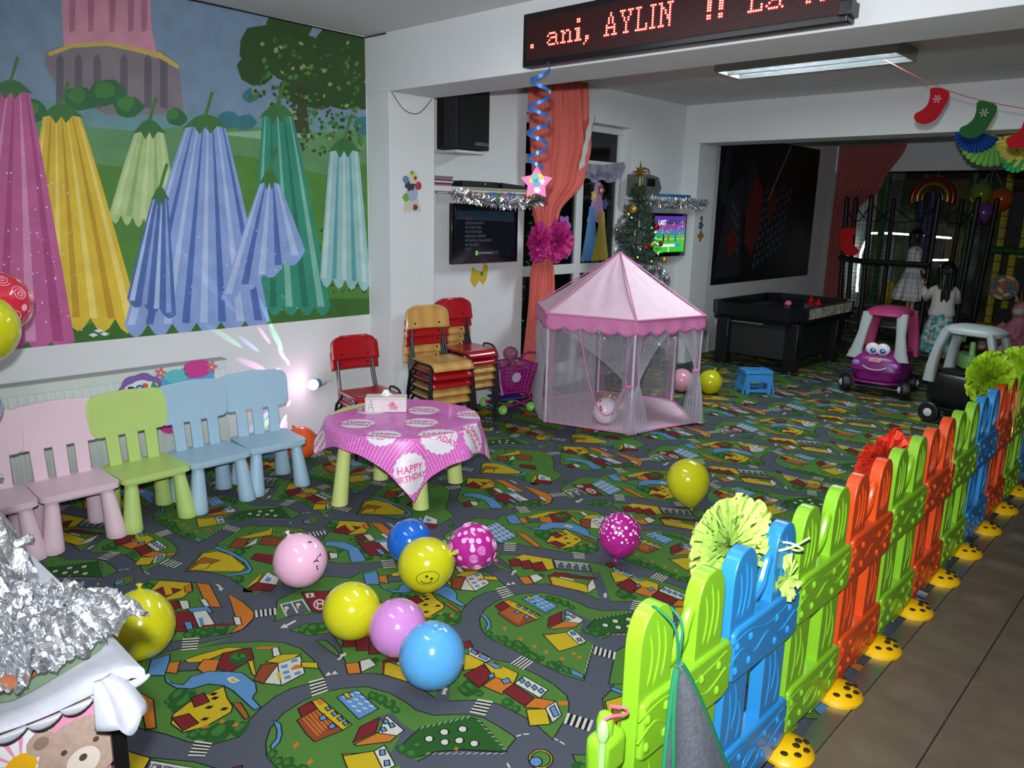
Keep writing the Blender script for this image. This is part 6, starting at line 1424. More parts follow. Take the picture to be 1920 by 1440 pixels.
b.build('stand', blk, E_)
tn = MB(); P = []
for i in range(60): t = i/59; z = .75+(1.72-.75)*t; a = -PI/2+.1+t*6.0; r = trad(z)*1.0; P.append((max(TX.x+r*math.cos(a), XW+.03), TX.y+r*math.sin(a), z))
tinsel(tn, P, .05, 2600, sil, 5); o = tn.build('tinsel_garland', smooth=0); tag(o, 'silver tinsel garland spiralling around the Christmas tree', 'tinsel')
gold = mat('gold_metal', (206, 170, 70), .25, .9)
S_ = empty('tree_topper', (TX.x+.0, TX.y, HT)); tag(S_, 'gold pointed star on the very top of the Christmas tree', 'star')
F_ = frame((0, 0, .12), (math.sin(yaw+.35)*.0+.8, .6, 0), (0, 0, 1)); b = MB(); pts = []
for i in range(16): a = PI/2+2*PI*i/16; r = (.115 if i == 0 else .085 if i % 4 == 0 else .066) if i % 2 == 0 else .032; pts.append((r*math.cos(a), r*math.sin(a)))
vs_ = [(p[0], p[1], 0) for p in pts]+[(0, 0, .02), (0, 0, -.02)]; b.add(vs_, [(i, (i+1) % 16, 16) for i in range(16)]+[((i+1) % 16, i, 17) for i in range(16)], None, F_); b.build('star', gold, S_, smooth=0)
b = MB(); b.lathe([(.014, -.03), (.011, .03), (.005, .1)], 12); b.build('stem', gold, S_)
bc = [('red', (170, 16, 24)), ('gold', (206, 160, 60)), ('lilac', (176, 130, 190)), ('silver', (190, 192, 200))]
for i, (az, z, ci, r) in enumerate(((-1.3, 1.78, 1, .04), (.2, 1.62, 0, .032), (-.3, 1.45, 1, .028), (.5, 1.30, 1, .026), (-1.2, 1.26, 0, .030), (-.6, 1.42, 0, .022), (.35, 1.12, 2, .034), (-.4, 1.02, 2, .036), (-1.5, 1.05, 3, .026), (.6, .98, 1, .030), (-.95, 1.12, 1, .024), (.85, 1.45, 0, .028), (.1, .88, 0, .032), (.75, .78, 0, .038), (-.1, 1.22, 2, .020), (.95, 1.05, 3, .024))):
    rr = trad(z)+.02; B = empty('bauble', (TX.x+rr*math.cos(az), TX.y+rr*math.sin(az), z)); nm, c = bc[ci]
    tag(B, 'shiny %s bauble hanging %s on the Christmas tree' % (nm, ('at its crown on the left', 'just under the crown', 'high in front', 'high in the centre', 'mid height right', 'mid height left', 'left of the upper tinsel', 'mid right, lower', 'low in front', 'low left of centre', 'low far left', 'low far right', 'in the left middle', 'upper far right', 'lowest in front', 'lowest right', 'small, in the centre', 'small, far right')[i]), 'bauble', 'baubles on the Christmas tree')
    MB().ball((0, 0, 0), r, n=16, k=10).build('ball', mat('bauble_'+nm, c, .15, .7), B); MB().cyl((0, 0, r*.9), (0, 0, r*1.25), r*.22, n=8).build('cap', gold, B)
LS = empty('fairy_lights', (TX.x, TX.y, 0)); tag(LS, 'string of green, amber and white fairy lights wound round the tree', 'fairy lights')
for i in range(46):
    z = .5+1.3*g.random(); a = -1.9+3.4*g.random(); r = trad(z)+.01; c = [('green', (60, 255, 110)), ('amber', (255, 170, 40)), ('white', (255, 250, 235)), ('green', (60, 255, 110))][i % 4]
    MB().ball((r*math.cos(a), r*math.sin(a), z), .0065, n=6, k=4).build('bulb', mat('fairy_'+c[0], c[1], .4, emit=9), LS)
b = MB(); P = []
for i in range(90): t = i/89; z = .5+1.3*t; a = t*40; r = trad(z)*.9; P.append((max(r*math.cos(a), -.4), r*math.sin(a), z))
b.tube(P, .0018, 4); b.build('wire', blk, LS)
# ---------------------------------------------------------------- LED sign on the beam
E_ = empty('led_sign', (-2.35, 3.642, 2.71)); tag(E_, 'long black LED ticker sign with red scrolling text on the beam', 'LED sign')
b = MB(); b.box(-.94, .94, -.085, 0, -.145, .145); b.build('housing', mat('sign_black', (18, 16, 17), .35), E_, bevel=.006)
b = MB(); b.box(-.91, .91, -.088, -.084, -.115, .115); b.build('window', mat('sign_window', (34, 8, 10), .6), E_, smooth=0)
GL = {'.': ['  ']*8+['##', '##'], ',': ['   ']*8+[' ##', ' ##', ' # ', '#  '], '!': ['##  ']*7+['    ', '##  ', '##  '], ' ': ['   ']*10,
 'a': ['      ']*3+[' ###  ', '#   # ', ' #### ', '#   # ', '#   # ', ' ### ##', '       '][:6]+['       '],
 'n': ['       ']*4+['## ##  ', ' ##  # ', ' #   # ', ' #   # ', ' #   # ', '### ###'], 'i': [' ## ', ' ## ', '    ', '    ', '### ', ' ## ', ' ## ', ' ## ', ' ## ', '####'],
 'A': ['   #   ', '   #   ', '  # #  ', '  # #  ', '  # #  ', ' #   # ', ' ##### ', ' #   # ', ' #   # ', '### ###'], 'Y': ['### ###', ' #   # ', ' #   # ', '  # #  ', '  # #  ', '   #   ', '   #   ', '   #   ', '   #   ', '  ###  '],
 'L': ['###   ', ' #    ', ' #    ', ' #    ', ' #    ', ' #    ', ' #    ', ' #   #', ' #   #', '######'], 'I': ['###', ' # ', ' # ', ' # ', ' # ', ' # ', ' # ', ' # ', ' # ', '###'],
 'N': ['##  ###', ' #   # ', ' ##  # ', ' # # # ', ' # # # ', ' #  ## ', ' #  ## ', ' #   # ', ' #   # ', '###  # '], 'M': ['##   ##', '##   ##', '##   ##', '# # # #', '# # # #', '# # # #', '#  #  #', '#  #  #', '#     #', '##   ##'],
 'u': ['       ']*4+['##  ## ', ' #   # ', ' #   # ', ' #   # ', ' #  ## ', '  ## ##'], 'l': ['### ']+['  # ']*8+['####']}
GL['a'] = ['       ']*4+[' ####  ', '#    # ', '  #### ', ' #   # ', '#    # ', ' #### #']
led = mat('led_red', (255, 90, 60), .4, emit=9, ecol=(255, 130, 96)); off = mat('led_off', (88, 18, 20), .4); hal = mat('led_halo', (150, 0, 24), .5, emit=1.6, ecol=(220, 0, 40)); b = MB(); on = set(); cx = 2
for ch in '. ani, AYLIN  !! La Mul':
    gph = GL[ch]
    for r_, row in enumerate(gph):
        for c_, q in enumerate(row):
            if q == '#': on.add((cx+c_, r_))
    cx += len(gph[0])+1 + (3 if ch == ' ' else 0)
px = 1.80/144; hb = MB()
for i in range(144):
    for j in range(18):
        x = -.90+px*(i+.5); z = .104-px*(j+.5)*.94
        if (i, j-3) in on:
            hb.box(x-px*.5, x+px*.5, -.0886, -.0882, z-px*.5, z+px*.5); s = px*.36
            b.add([(x-s, -.0905, z), (x-s*.6, -.0905, z-s*.8), (x+s*.6, -.0905, z-s*.8), (x+s, -.0905, z), (x+s*.6, -.0905, z+s*.8), (x-s*.6, -.0905, z+s*.8)], [(0, 1, 2, 3, 4, 5)], led)
        elif (i+j) % 1 == 0: s = px*.2; b.add([(x-s, -.0893, z-s), (x+s, -.0893, z-s), (x+s, -.0893, z+s), (x-s, -.0893, z+s)], [(0, 1, 2, 3)], off)
o = b.build('led_dots', parent=E_, smooth=0); hb.build('led_glow', hal, E_, smooth=0)
b = MB()
b.box(.90, .955, -.1, .0, -.12, -.06); b.build('end_bracket', bl, E_, bevel=.004)
lamp('led_spill', 'AREA', (-2.35, 3.50, 2.70), .25, (1, .05, .08), 1.6, .15, aim=(-2.35, 1, 2.2))
# hanging blue swirl with a pink star
E_ = empty('hanging_swirl', (-3.11, 3.52, 2.56)); tag(E_, 'blue foil swirl hanging down from the left end of the LED sign', 'decoration')
b = MB(); rb = mat('ribbon_blue', (50, 110, 190), .3, .3); P = []
def sw(t): r = .05+.018*math.sin(t*3); a = t*2*PI*4; return Vector((r*math.cos(a)-.012*t, r*math.sin(a), -.57*t))
b.grid(lambda u, v: tuple(sw(v)+Vector((0, 0, (u-.5)*.021))), 1, 110); b.build('ribbon', rb, E_, smooth=180)
E_ = empty('star_pendant', (-3.10, 3.50, 1.905)); tag(E_, 'pink paper star hanging at the end of the blue swirl', 'star'); E_.rotation_euler = (0, 0, .55)
b = MB(); P = catmull([(.098*math.cos(PI/2+i*PI/5)*(1 if i % 2 == 0 else .56), .098*math.sin(PI/2+i*PI/5)*(1 if i % 2 == 0 else .56), 0) for i in range(10)], 2, True); F_ = frame((0, 0, 0), (1, 0, 0), (0, 0, 1))
b.prism([(p.x, p.y) for p in P], -.003, .003, M=F_); b.build('star_card', mat('star_pink', (226, 120, 176), .5), E_)
b = MB()
for x, y, r, c in ((-.01, .03, .022, 'card_teal'), (.02, .035, .018, 'card_yellow'), (-.03, .015, .015, 'card_yellow'), (.03, .01, .018, 'card_white'), (0, 0, .022, 'card_blue'), (.005, -.04, .018, 'card_white')): b.prism(disc(x, y, r, 18, 5, .15), .003, .004+r*.02, MATS[c], F_)
b.build('print', parent=E_); b = MB(); b.cyl((0, 0, .09), (.01, 0, .11), .002); b.build('loop', rb, E_)
# cables
b = MB(); b.tube(catmull([(-4.66+.01, 3.66, 2.55), (-4.655+.02, 3.76, 2.44), (-4.64, 3.90, 2.43), (-4.65, 4.04, 2.545)], 6), .003); o = b.build('cable', mat('cable_dark', (90, 60, 66), .6)); tag(o, 'thin dark cable looping under the beam end on the pillar', 'cable')
b = MB(); b.tube([(XW+.006, .3, 2.944), (XW+.006, 2.5, 2.944), (XW+.01, 3.62, 2.937), (-4.68, 3.636, 2.94)], .005); o = b.build('cable', mat('cable_black', (16, 16, 18), .6)); tag(o, 'black cable running along the ceiling above the mural', 'cable')
# ---------------------------------------------------------------- ceiling lamp
E_ = empty('ceiling_lamp', (-2.68, 6.14, 2.95)); tag(E_, 'rectangular fluorescent ceiling lamp with shiny reflector cells behind the beam', 'ceiling lamp')
hm = mat('lamp_housing', (150, 150, 140), .5); b = MB()
for q in ((-.70, .70, -.21, -.19), (-.70, .70, .19, .21), (-.70, -.68, -.19, .19), (.68, .70, -.19, .19)): b.box(*q, -.085, 0)
b.box(-.69, .69, -.2, .2, -.012, -.001); b.build('housing', hm, E_, bevel=.003)
rf = mat('lamp_reflector', (214, 224, 226), .2, .8); b = MB()
for s in (-.1, .1): b.grid(lambda u, v, s=s: (-.68+1.36*u, s-.085+.17*v, -.035-.045*abs(2*v-1)**2), 2, 12)
for i in range(11): x = -.6+.12*i; b.box(x-.002, x+.002, -.185, .185, -.066, -.045)
b.box(-.68, .68, -.006, .006, -.08, -.03); b.build('reflector', rf, E_, smooth=50)
for s in (-.1, .1): MB().cyl((-.66, s, -.052), (.66, s, -.052), .011).build('tube', mat('tube_glow', (226, 246, 250), .4, emit=60), E_)
lamp('ceiling_tube', 'AREA', (-2.68, 6.14, 2.855), 44, (.86, .96, 1), 1.3, .36, aim=(-2.68, 6.14, 0))
# near lamps (the ones that light the near room, mostly above the frame)
for i, yy in enumerate((.6, 2.5)):
    E_ = empty('ceiling_lamp', (-2.4, yy, 2.95)); tag(E_, ['rectangular fluorescent ceiling lamp nearest the viewer', 'rectangular fluorescent ceiling lamp just in front of the beam'][i], 'ceiling lamp')
    b = MB(); b.box(-.66, .66, -.2, .2, -.07, 0); b.build('housing', hm, E_, bevel=.003); MB().box(-.62, .62, -.16, .16, -.074, -.069).build('diffuser', mat('diffuser_glow', (226, 240, 250), .5, emit=.8), E_, smooth=0)
# ---------------------------------------------------------------- garland with felt stockings
def cv(p, q, sag, n=14): p, q = Vector(p), Vector(q); return [p.lerp(q, i/n)-Vector((0, 0, sag*4*(i/n)*(1-i/n))) for i in range(n+1)]
GA = empty('stocking_string', (-1.6, 6, 2.6)); tag(GA, 'thin red cord strung from the ceiling lamp carrying felt stockings', 'string')
b = MB(); P = catmull([(-2.13, 6.10, 2.86), (-1.69, 6, 2.615), (-1.34, 6, 2.49), (-1.0, 6, 2.42), (-.4, 6, 2.36)], 6); b.tube([p-Vector((-1.6, 6, 2.6)) for p in P], .0028, 5); b.build('cord', mat('cord_red', (190, 60, 60), .6), GA)
SP = [(-.055, .0), (.055, -.035), (.03, -.14), (-.005, -.205), (-.06, -.235), (-.115, -.225), (-.14, -.195), (-.135, -.165), (-.10, -.145), (-.07, -.11), (-.06, -.06)]
for x, z, nm, c, lab in ((-1.695, 2.622, 'red', (176, 14, 30), 'red felt Christmas stocking hanging on the cord nearer the lamp'), (-1.40, 2.515, 'green', (34, 92, 40), 'green felt Christmas stocking hanging on the cord'), (-1.12, 2.44, 'red', (176, 14, 30), 'red felt Christmas stocking hanging at the right picture edge')):
    E_ = empty('felt_stocking', (x, 6, z)); tag(E_, lab, 'stocking', 'felt stockings on the cord'); E_.rotation_euler = (0, 0, .35)
    P = [(p.x, p.y) for p in catmull([(q[0], q[1], 0) for q in SP], 3, True)]; F_ = frame((0, 0, 0), (1, 0, 0), (0, 0, 1)); b = MB(); b.prism(P, -.004, .004, M=F_); b.build('felt', mat('felt_'+nm, c, .95, bump=.3, bscale=300), E_)
    b = MB(); F2 = frame((-.015, -.0045, -.075), (1, 0, 0), (0, 0, 1))
    for i in range(6):
        a = i*PI/3; R_ = F2 @ Matrix.Rotation(a, 4, 'Z'); b.prism([(.004, -.0018), (.024, -.0018), (.024, .0018), (.004, .0018)], 0, .0015, M=R_); b.prism(disc(.022, 0, .005, 8), 0, .0015, M=R_); b.prism(disc(.013, 0, .004, 6), 0, .0015, M=R_)
    b.build('snowflake', mat('flake_silver', (190, 180, 176), .4), E_)
# paper fans
def fan(name, loc, r, a0, a1, m, label, n=14, yaw_=.3, dots=None):
    E = empty(name, loc); tag(E, label, 'paper fan'); E.rotation_euler = (0, 0, yaw_)
    b = MB()
    def fn(u, v):
        a = a0+(a1-a0)*u; k = u*n; zz = .018*v*(1 if int(k) % 2 == 0 else -1) if False else .016*v*math.sin(PI*k*2); rr = r*v*(1+.07*abs(math.sin(PI*k))*(v > .9)); return (rr*math.cos(a), zz, rr*math.sin(a))
    b.grid(fn, n*8, 8); b.build('pleated_paper', m, E, smooth=60, solid=.0015)
    if dots:
        b = MB(); g = random.Random(3)
        for i in range(26): a = a0+(a1-a0)*g.random(); v = .35+.6*g.random(); b.ball((r*v*math.cos(a), -.018, r*v*math.sin(a)), (.009, .003, .009), n=8, k=5)
        b.build('dots', dots, E)
fan('paper_fan', (-1.93, 8.07, 2.52), .17, PI*1.0, PI*1.9, mat('paper_blue', (20, 70, 150), .6), 'blue pleated paper fan hanging behind the green stocking')
fan('paper_fan', (-1.90, 8.52, 2.53), .27, PI*.98, PI*1.86, mat('paper_green', (124, 190, 92), .6), 'green pleated paper fan under the far beam')
fan('paper_fan', (-1.55, 8.54, 2.55), .33, PI*1.05, PI*1.98, mat('paper_yellow', (214, 206, 90), .6), 'yellow polka dot paper fan beside the green fan', dots=mat('dot_dark', (46, 60, 40), .6))
fan('paper_fan', (-1.68, 8.50, 2.30), .11, PI*1.0, PI*2, mat('paper_mint', (60, 180, 110), .6), 'small mint green paper fan below the yellow fan', n=8)
# ---------------------------------------------------------------- dark city poster on the far left wall
E_ = empty('wall_poster', (XW+.001, 10.2, 1.75)); tag(E_, 'large dark night city poster on the far left wall above the air hockey table', 'poster')
b = MB(); F_ = frame((0, 0, 0), (0, 1, 0), (0, 0, 1)); pk = mat('poster_black', (12, 12, 15), .5)
b.box(0, .002, -1.25, 1.75, -.885, .98, pk); pg = mat('poster_slate', (36, 38, 48), .5); pw_ = mat('poster_window', (66, 66, 84), .5); pr_ = mat('poster_rust', (96, 26, 20), .5); k = 0
for P in ([(-1.2, -.8), (-.95, .3), (-.6, .5), (-.5, -.8)], [(-.6, .2), (-.4, .75), (-.2, .6), (-.3, -.2)], [(-1.2, .2), (-1.1, .9), (-.95, .9), (-1.0, .1)]): b.prism(P, .002, .0026+k*.0001, pg, F_); k += 1
for i in range(7):
    for j in range(9):
        x = -.15+.13*i+.03*j; z = -.72+.125*j+.045*i
        if z < .35 and x < .95: b.prism([(x, z), (x+.07, z+.02), (x+.075, z+.09), (x+.005, z+.07)], .002, .0032, pw_, F_)
for i in range(4): b.prism([(-.86+.03*i, .18-.16*i), (-.66+.03*i, .02-.16*i), (-.66+.03*i, -.05-.16*i), (-.86+.03*i, .11-.16*i)], .002, .0034, pw_, F_)
# a plain red kite-like shape and its pale line
b.prism([(-.45, .05), (-.25, .55), (.02, .30), (-.02, -.15), (-.22, -.55), (-.42, -.35)], .002, .0036, pr_, F_); b.prism([(.12, .10), (.32, .42), (.42, .20), (.28, -.12)], .002, .0036, pr_, F_); b.prism([(-.95, -.30), (-.72, -.18), (-.62, -.40), (-.82, -.55)], .002, .0036, pr_, F_)
b.prism([(.16, .22), (.175, .21), (.74, .96), (.72, .975)], .002, .0038, mat('poster_line', (140, 136, 130), .5), F_)
b.build('print', parent=E_, smooth=0)
E_ = empty('power_plug', (XW, 9.22, .37)); tag(E_, 'black plug with hanging lead in the far wall socket by the air hockey table', 'plug')
b = MB(); b.cyl((0, 0, 0), (.045, 0, 0), .03, .022, 16); b.build('plug', bl, E_); b = MB(); b.box(0, .012, -.05, .05, -.04, .04); b.build('socket_plate', mat('socket_white', (214, 214, 212), .4), E_, bevel=.003); b = MB(); b.tube(catmull([(.05, 0, 0), (.09, .02, -.05), (.08, .06, -.2), (.07, .05, -.36)], 6), .004); b.build('lead', bl, E_)
b = MB(); b.box(0, .02, -.03, .03, -.12, .12); o = b.build('wall_trunking', shm, loc=(XW, 9.02, .12), bevel=.003); tag(o, 'short white cable trunking low on the far left wall', 'trunking')
# ---------------------------------------------------------------- air hockey table
E_ = empty('air_hockey_table', (-3.98, 9.06, 0)); tag(E_, 'big black air hockey table against the far left wall', 'air hockey table')
hb_ = mat('hockey_black', (15, 15, 17), .35, coat=.1); hd = mat('hockey_panel', (24, 25, 28), .6)
b = MB(); b.box(-.42, .44, -.72, .80, .16, .60, hd); b.build('cabinet', parent=E_, bevel=.01)
b = MB()
P0 = [(-.46, -.78), (.42, -.78), (.55, -.62), (.55, .78), (.42, .92), (-.46, .92), (-.60, .78), (-.60, -.62)]
b.loft([[(x*.96, y*.97, .56) for x, y in P0], [(x, y, .62) for x, y in P0], [(x, y, .755) for x, y in P0]], caps=False)
Pi = [(x*.90, y*.93) for x, y in P0]; b.loft([[(x, y, .755) for x, y in P0], [(x, y, .757) for x, y in Pi], [(x, y, .70) for x, y in Pi]], caps=False)
b.flat(P0[::1], .56); b.build('rim', hb_, E_, smooth=0)
b = MB(); b.flat(Pi, .702); b.build('playfield', mat('hockey_field', (20, 22, 26), .12), E_, smooth=0)
for lx, ly in ((-.36, -.78), (.44, -.70), (.45, .42), (-.36, .62)):
    b = MB(); b.box(lx-.075, lx+.075, ly-.03, ly+.10, .05, .58); lg = b.build('leg', hb_, E_, bevel=.008)
    b = MB(); b.lathe([(.05, .0), (.05, .01), (.012, .02), (.012, .06)], 16, M=Matrix.Translation((lx, ly+.02, 0))); b.build('foot', mat('chrome', (170, 172, 176), .2, .9), lg)
b = MB(); b.box(-.30, .1, -.725, -.72, .535, .56); b.build('score_strip', mat('strip_silver', (150, 150, 144), .4, .3), E_)
b = MB(); b.box(.552, .556, -.55, .70, .63, .745); o = b.build('side_print', mat('side_print', (196, 196, 176), .4, .2, noise=.75, nscale=16), E_)
for y, x in ((9.72, -3.92), (9.45, -3.72)):
    H = empty('hockey_mallet', (x, y, .704)); tag(H, 'red air hockey mallet on the black table, ' + ('farther one' if y > 9.6 else 'nearer one'), 'mallet', 'red mallets on the air hockey table')
    MB().lathe([(.05, 0), (.052, .012), (.045, .02), (.02, .022), (.018, .05), (.024, .062), (.012, .07)], 20).build('mallet', mat('mallet_red', (196, 16, 30), .3), H)
H = empty('toy_blaster', (-3.9, 9.0, .735), 2.2); tag(H, 'small pink and white toy lying on the air hockey table', 'toy'); b = MB(); b.ball((0, 0, 0), (.05, .04, .035)); b.build('head', mat('toy_pink', (226, 110, 160), .4), H); b = MB(); b.cyl((.04, 0, -.01), (.13, .01, -.02), .018, .012); b.build('handle', mat('toy_white', (216, 216, 216), .4), H)
# blue folding stool
E_ = empty('folding_stool', (-3.42, 7.28, 0), .0); tag(E_, 'light blue folding step stool in front of the air hockey table', 'stool'); E_.rotation_euler = (0, 0, math.radians(48))
sb = mat('stool_blue', (60, 140, 206), .4); b = MB(); b.prism(rounded(.29, .22, .02, 3), .205, .235); b.build('seat', sb, E_, bevel=.006)
b = MB(); b.box(-.03, .03, -.012, .012, .2355, .2362); b.build('slot', mat('stool_dark', (24, 60, 100), .5), E_)
for s in (-1, 1):
    b = MB(); L = []
    for (ya, yb, za, zb) in ((-.11, -.075, 0, .205), (.075, .11, 0, .205), (-.075, .075, .13, .205), (-.075, .075, .035, .07)):
        b.add([(s*(.165-.035*za/.205), ya, za), (s*(.165-.035*za/.205), yb, za), (s*(.165-.035*zb/.205), yb, zb), (s*(.165-.035*zb/.205), ya, zb), (s*(.15-.035*za/.205), ya, za), (s*(.15-.035*za/.205), yb, za), (s*(.15-.035*zb/.205), yb, zb), (s*(.15-.035*zb/.205), ya, zb)], [(0,1,2,3),(7,6,5,4),(0,4,5,1),(1,5,6,2),(2,6,7,3),(3,7,4,0)])
    b.build('leg_panel', sb, E_, smooth=0, fix=True)
for s in (-1, 1):
    b = MB()
    for x0, x1, za, zb in ((-.13, -.09, .0, .2), (.09, .13, 0, .2), (-.09, .09, .12, .2), (-.09, .09, .02, .05)): b.box(x0, x1, s*.10-.006, s*.10+.006, za, zb)
    b.build('side_panel', sb, E_, smooth=0)
# ---------------------------------------------------------------- ride-on toy cars
def sring(cx, cy, z, rx, ry, e=.6, n=28):
    o = []
    for i in range(n):
        t = 2*PI*i/n; c, s = math.cos(t), math.sin(t); o.append((cx+rx*abs(c)**e*(1 if c >= 0 else -1), cy+ry*abs(s)**e*(1 if s >= 0 else -1), z))
    return o
def bar(b, pts, ws, ts, side, m=None):
    """flattened pillar along pts; ws widths along vector 'side', ts thickness"""
    P = [Vector(p) for p in pts]; rings = []
    for i, p in enumerate(P):
        t = (P[min(i+1, len(P)-1)]-P[max(i-1, 0)]).normalized(); s = Vector(side); s = (s-t*s.dot(t)).normalized(); n = t.cross(s)
        rings.append([tuple(p+s*ws[i]*.5*abs(math.cos(a))**.6*(1 if math.cos(a) >= 0 else -1)+n*ts[i]*.5*abs(math.sin(a))**.6*(1 if math.sin(a) >= 0 else -1)) for a in [2*PI*j/14 for j in range(14)]])
    b.loft(rings, m)
def toy_car(name, label, loc, rz, body, roofm, pilf, pilr, face=False, hubc=(200, 200, 206)):
    E = empty(name, loc, rz); tag(E, label, 'toy car')   # front faces local -y
    b = MB(); b.loft([sring(0, .02, .14, .15, .27), sring(0, .02, .16, .185, .315), sring(0, .02, .24, .205, .335), sring(0, .02, .36, .20, .325), sring(0, .03, .43, .185, .30), sring(0, .04, .455, .16, .27)], caps=True)
    b.build('body', body, E, smooth=50)
    b = MB(); b.loft([sring(0, -.23, .26, .185, .10), sring(0, -.23, .36, .175, .095), sring(0, -.22, .41, .14, .075), sring(0, -.215, .425, .08, .05)]); b.build('bonnet', body, E, smooth=60)
    b = MB(); b.loft([sring(0, .08, .457, .135, .19), sring(0, .08, .458, .13, .185)]); b.build('cabin_opening', mat('cabin_dark', (14, 8, 14), .8), E)
    b = MB(); b.loft([sring(0, .05, .785, .12, .20), sring(0, .05, .80, .155, .245), sring(0, .05, .83, .155, .245), sring(0, .05, .86, .125, .205), sring(0, .05, .878, .07, .13), sring(0, .05, .883, .02, .05)]); b.build('roof', roofm, E, smooth=50)
    for s in (-1, 1):
        b = MB(); bar(b, [(s*.165, -.255, .36), (s*.155, -.235, .46), (s*.135, -.19, .62), (s*.12, -.13, .82)], [.12, .085, .07, .085], [.07, .06, .055, .06], (1, 0, 0) if not face else (1, 0, 0)); b.build('front_pillar', pilf, E, smooth=60)
        b = MB(); bar(b, [(s*.165, .30, .36), (s*.16, .295, .5), (s*.145, .27, .66), (s*.125, .22, .82)], [.09, .085, .085, .1], [.10, .085, .075, .08], (1, 0, 0)); b.build('rear_pillar', pilr, E, smooth=60)
        for y in (-.225, .245):
            b = MB(); r = .092; wx = .20 if y < 0 else .185
            M_ = Matrix.Translation((s*(wx+.01), y-(.02 if y < 0 else 0), r)) @ Matrix.Rotation(.35*(y < 0), 4, 'Z') @ Matrix.Rotation(PI/2, 4, 'Y')
            b.lathe([(.03, -.032), (r-.014, -.034), (r-.003, -.024), (r, -.008), (r, .008), (r-.003, .024), (r-.014, .034), (.03, .032)], 28, M=M_); wl = b.build('wheel', mat('tyre_black', (14, 14, 15), .5), E)
            for q in (-1, 1):
                b = MB(); b.lathe([(.036, 0), (.036, .004), (.028, .008), (0.012, .008), (.011, .014), (.004, .015)], 20, M=M_ @ Matrix.Translation((0, 0, q*.032)) @ (Matrix.Rotation(PI, 4, 'X') if q < 0 else Matrix())); b.build('hubcap', mat('hub_%d' % hubc[0], hubc, .4), wl)
    b = MB(); b.cyl((-.2, -.24, .078), (.2, -.24, .078), .008); b.cyl((-.2, .245, .078), (.2, .245, .078), .008); b.build('axles', mat('chrome', (170, 172, 176), .2, .9), E)
    b = MB(); b.lathe([(.055, -.006), (.065, 0), (.055, .006)], 20, M=Matrix.Translation((0, -.11, .47)) @ Matrix.Rotation(1.1, 4, 'X')); b.build('steering_wheel', mat('cabin_dark', (14, 8, 14), .8), E)
    b = MB(); b.loft([sring(0, -.02, .125, .17, .30), sring(0, -.02, .135, .195, .325), sring(0, -.02, .15, .19, .32)]); b.build('bumper', body, E)
    if face:
        b = MB(); ew = mat('eye_white', (222, 222, 218), .3); b.ball((-.036, -.275, .475), (.052, .03, .062), ew); b.ball((.036, -.275, .475), (.052, .03, .062), ew); b.build('eyes', parent=E)
        b = MB(); eb = mat('eye_blue', (20, 80, 180), .3); b.ball((-.028, -.303, .462), (.021, .008, .027), eb); b.ball((.040, -.303, .462), (.021, .008, .027), eb); b.build('iris', parent=E)
        b = MB(); b.ball((-.026, -.310, .468), (.008, .005, .010), ew); b.ball((.042, -.310, .468), (.008, .005, .010), ew); b.build('eye_glint', parent=E)
        for s in (-1, 1):
            b = MB(); b.ball((s*.135, -.318, .325), (.030, .014, .030)); b.build('headlight', mat('lamp_lilac', (150, 110, 190), .25), E)
        b = MB(); b.prism(rounded(.082, .034, .012, 3), 0, .004, mat('logo_white', (226, 214, 216), .3), frame((0, -.338, .37), (1, 0, 0), (0, .1, 1))); b.prism(rounded(.072, .026, .010, 3), .004, .0045, mat('logo_red', (190, 40, 50), .3), frame((0, -.338, .37), (1, 0, 0), (0, .1, 1)))
        put_text(b, 'little tikes', .016, frame((0, -.3432, .366), (1, 0, 0), (0, .1, 1)), mat('logo_white', (226, 214, 216), .3), bold=.0006, align='CENTER'); b.build('badge', parent=E, smooth=0)
        b = MB(); b.tube(catmull([(-.085, -.328, .305), (-.045, -.343, .283), (0, -.347, .276), (.045, -.343, .283), (.085, -.328, .305)], 5), .0055, 6, mat('mouth_white', (214, 204, 204), .4)); b.tube(catmull([(-.05, -.34, .272), (0, -.346, .262), (.05, -.34, .272)], 5), .003, 6, mat('mouth_line', (110, 50, 90), .4)); b.build('smile', parent=E)
    return E
purp = mat('car_purple', (122, 24, 110), .35); rosem = mat('car_rose', (176, 62, 110), .4); grym = mat('car_grey', (152, 160, 160), .4)
toy_car('toy_car', 'purple ride-on toy car with cartoon eyes and a rose pink roof', (-2.555, 8.34, 0), math.radians(5), purp, rosem, grym, rosem, True).scale = (1.32, 1.0, 1.0)
toy_car('toy_car', 'black ride-on toy car with a pale grey roof behind the picket fence', (-1.54, 7.52, 0), math.radians(78), mat('car_black', (12, 11, 12), .35), grym, grym, grym, False)
# green scooter, small blue toy
E_ = empty('ride_on_scooter', (-2.22, 10.35, 0), .5); tag(E_, 'pale green ride-on toy with a looped handle behind the grey roofed car', 'toy')
sg = mat('toy_green', (140, 200, 120), .4); b = MB(); b.loft([sring(0, 0, .05, .10, .22), sring(0, 0, .14, .11, .24), sring(0, 0, .2, .08, .2)]); b.build('body', sg, E_); b = MB(); b.cyl((0, -.12, .18), (0, -.1, .36), .035, .03); b.build('column', sg, E_)
b = MB(); b.tube(catmull([(-.1, -.1, .36), (-.09, -.1, .43), (0, -.1, .46), (.12, -.1, .44), (.17, -.1, .40)], 5), .018); b.build('handle', sg, E_)
for s in (-1, 1): MB().lathe([(.02, -.015), (.05, -.015), (.05, .015), (.02, .015)], 18, M=Matrix.Translation((s*.1, .1, .05)) @ Matrix.Rotation(PI/2, 4, 'Y')).build('wheel', mat('tyre_black', (14, 14, 15), .5), E_)
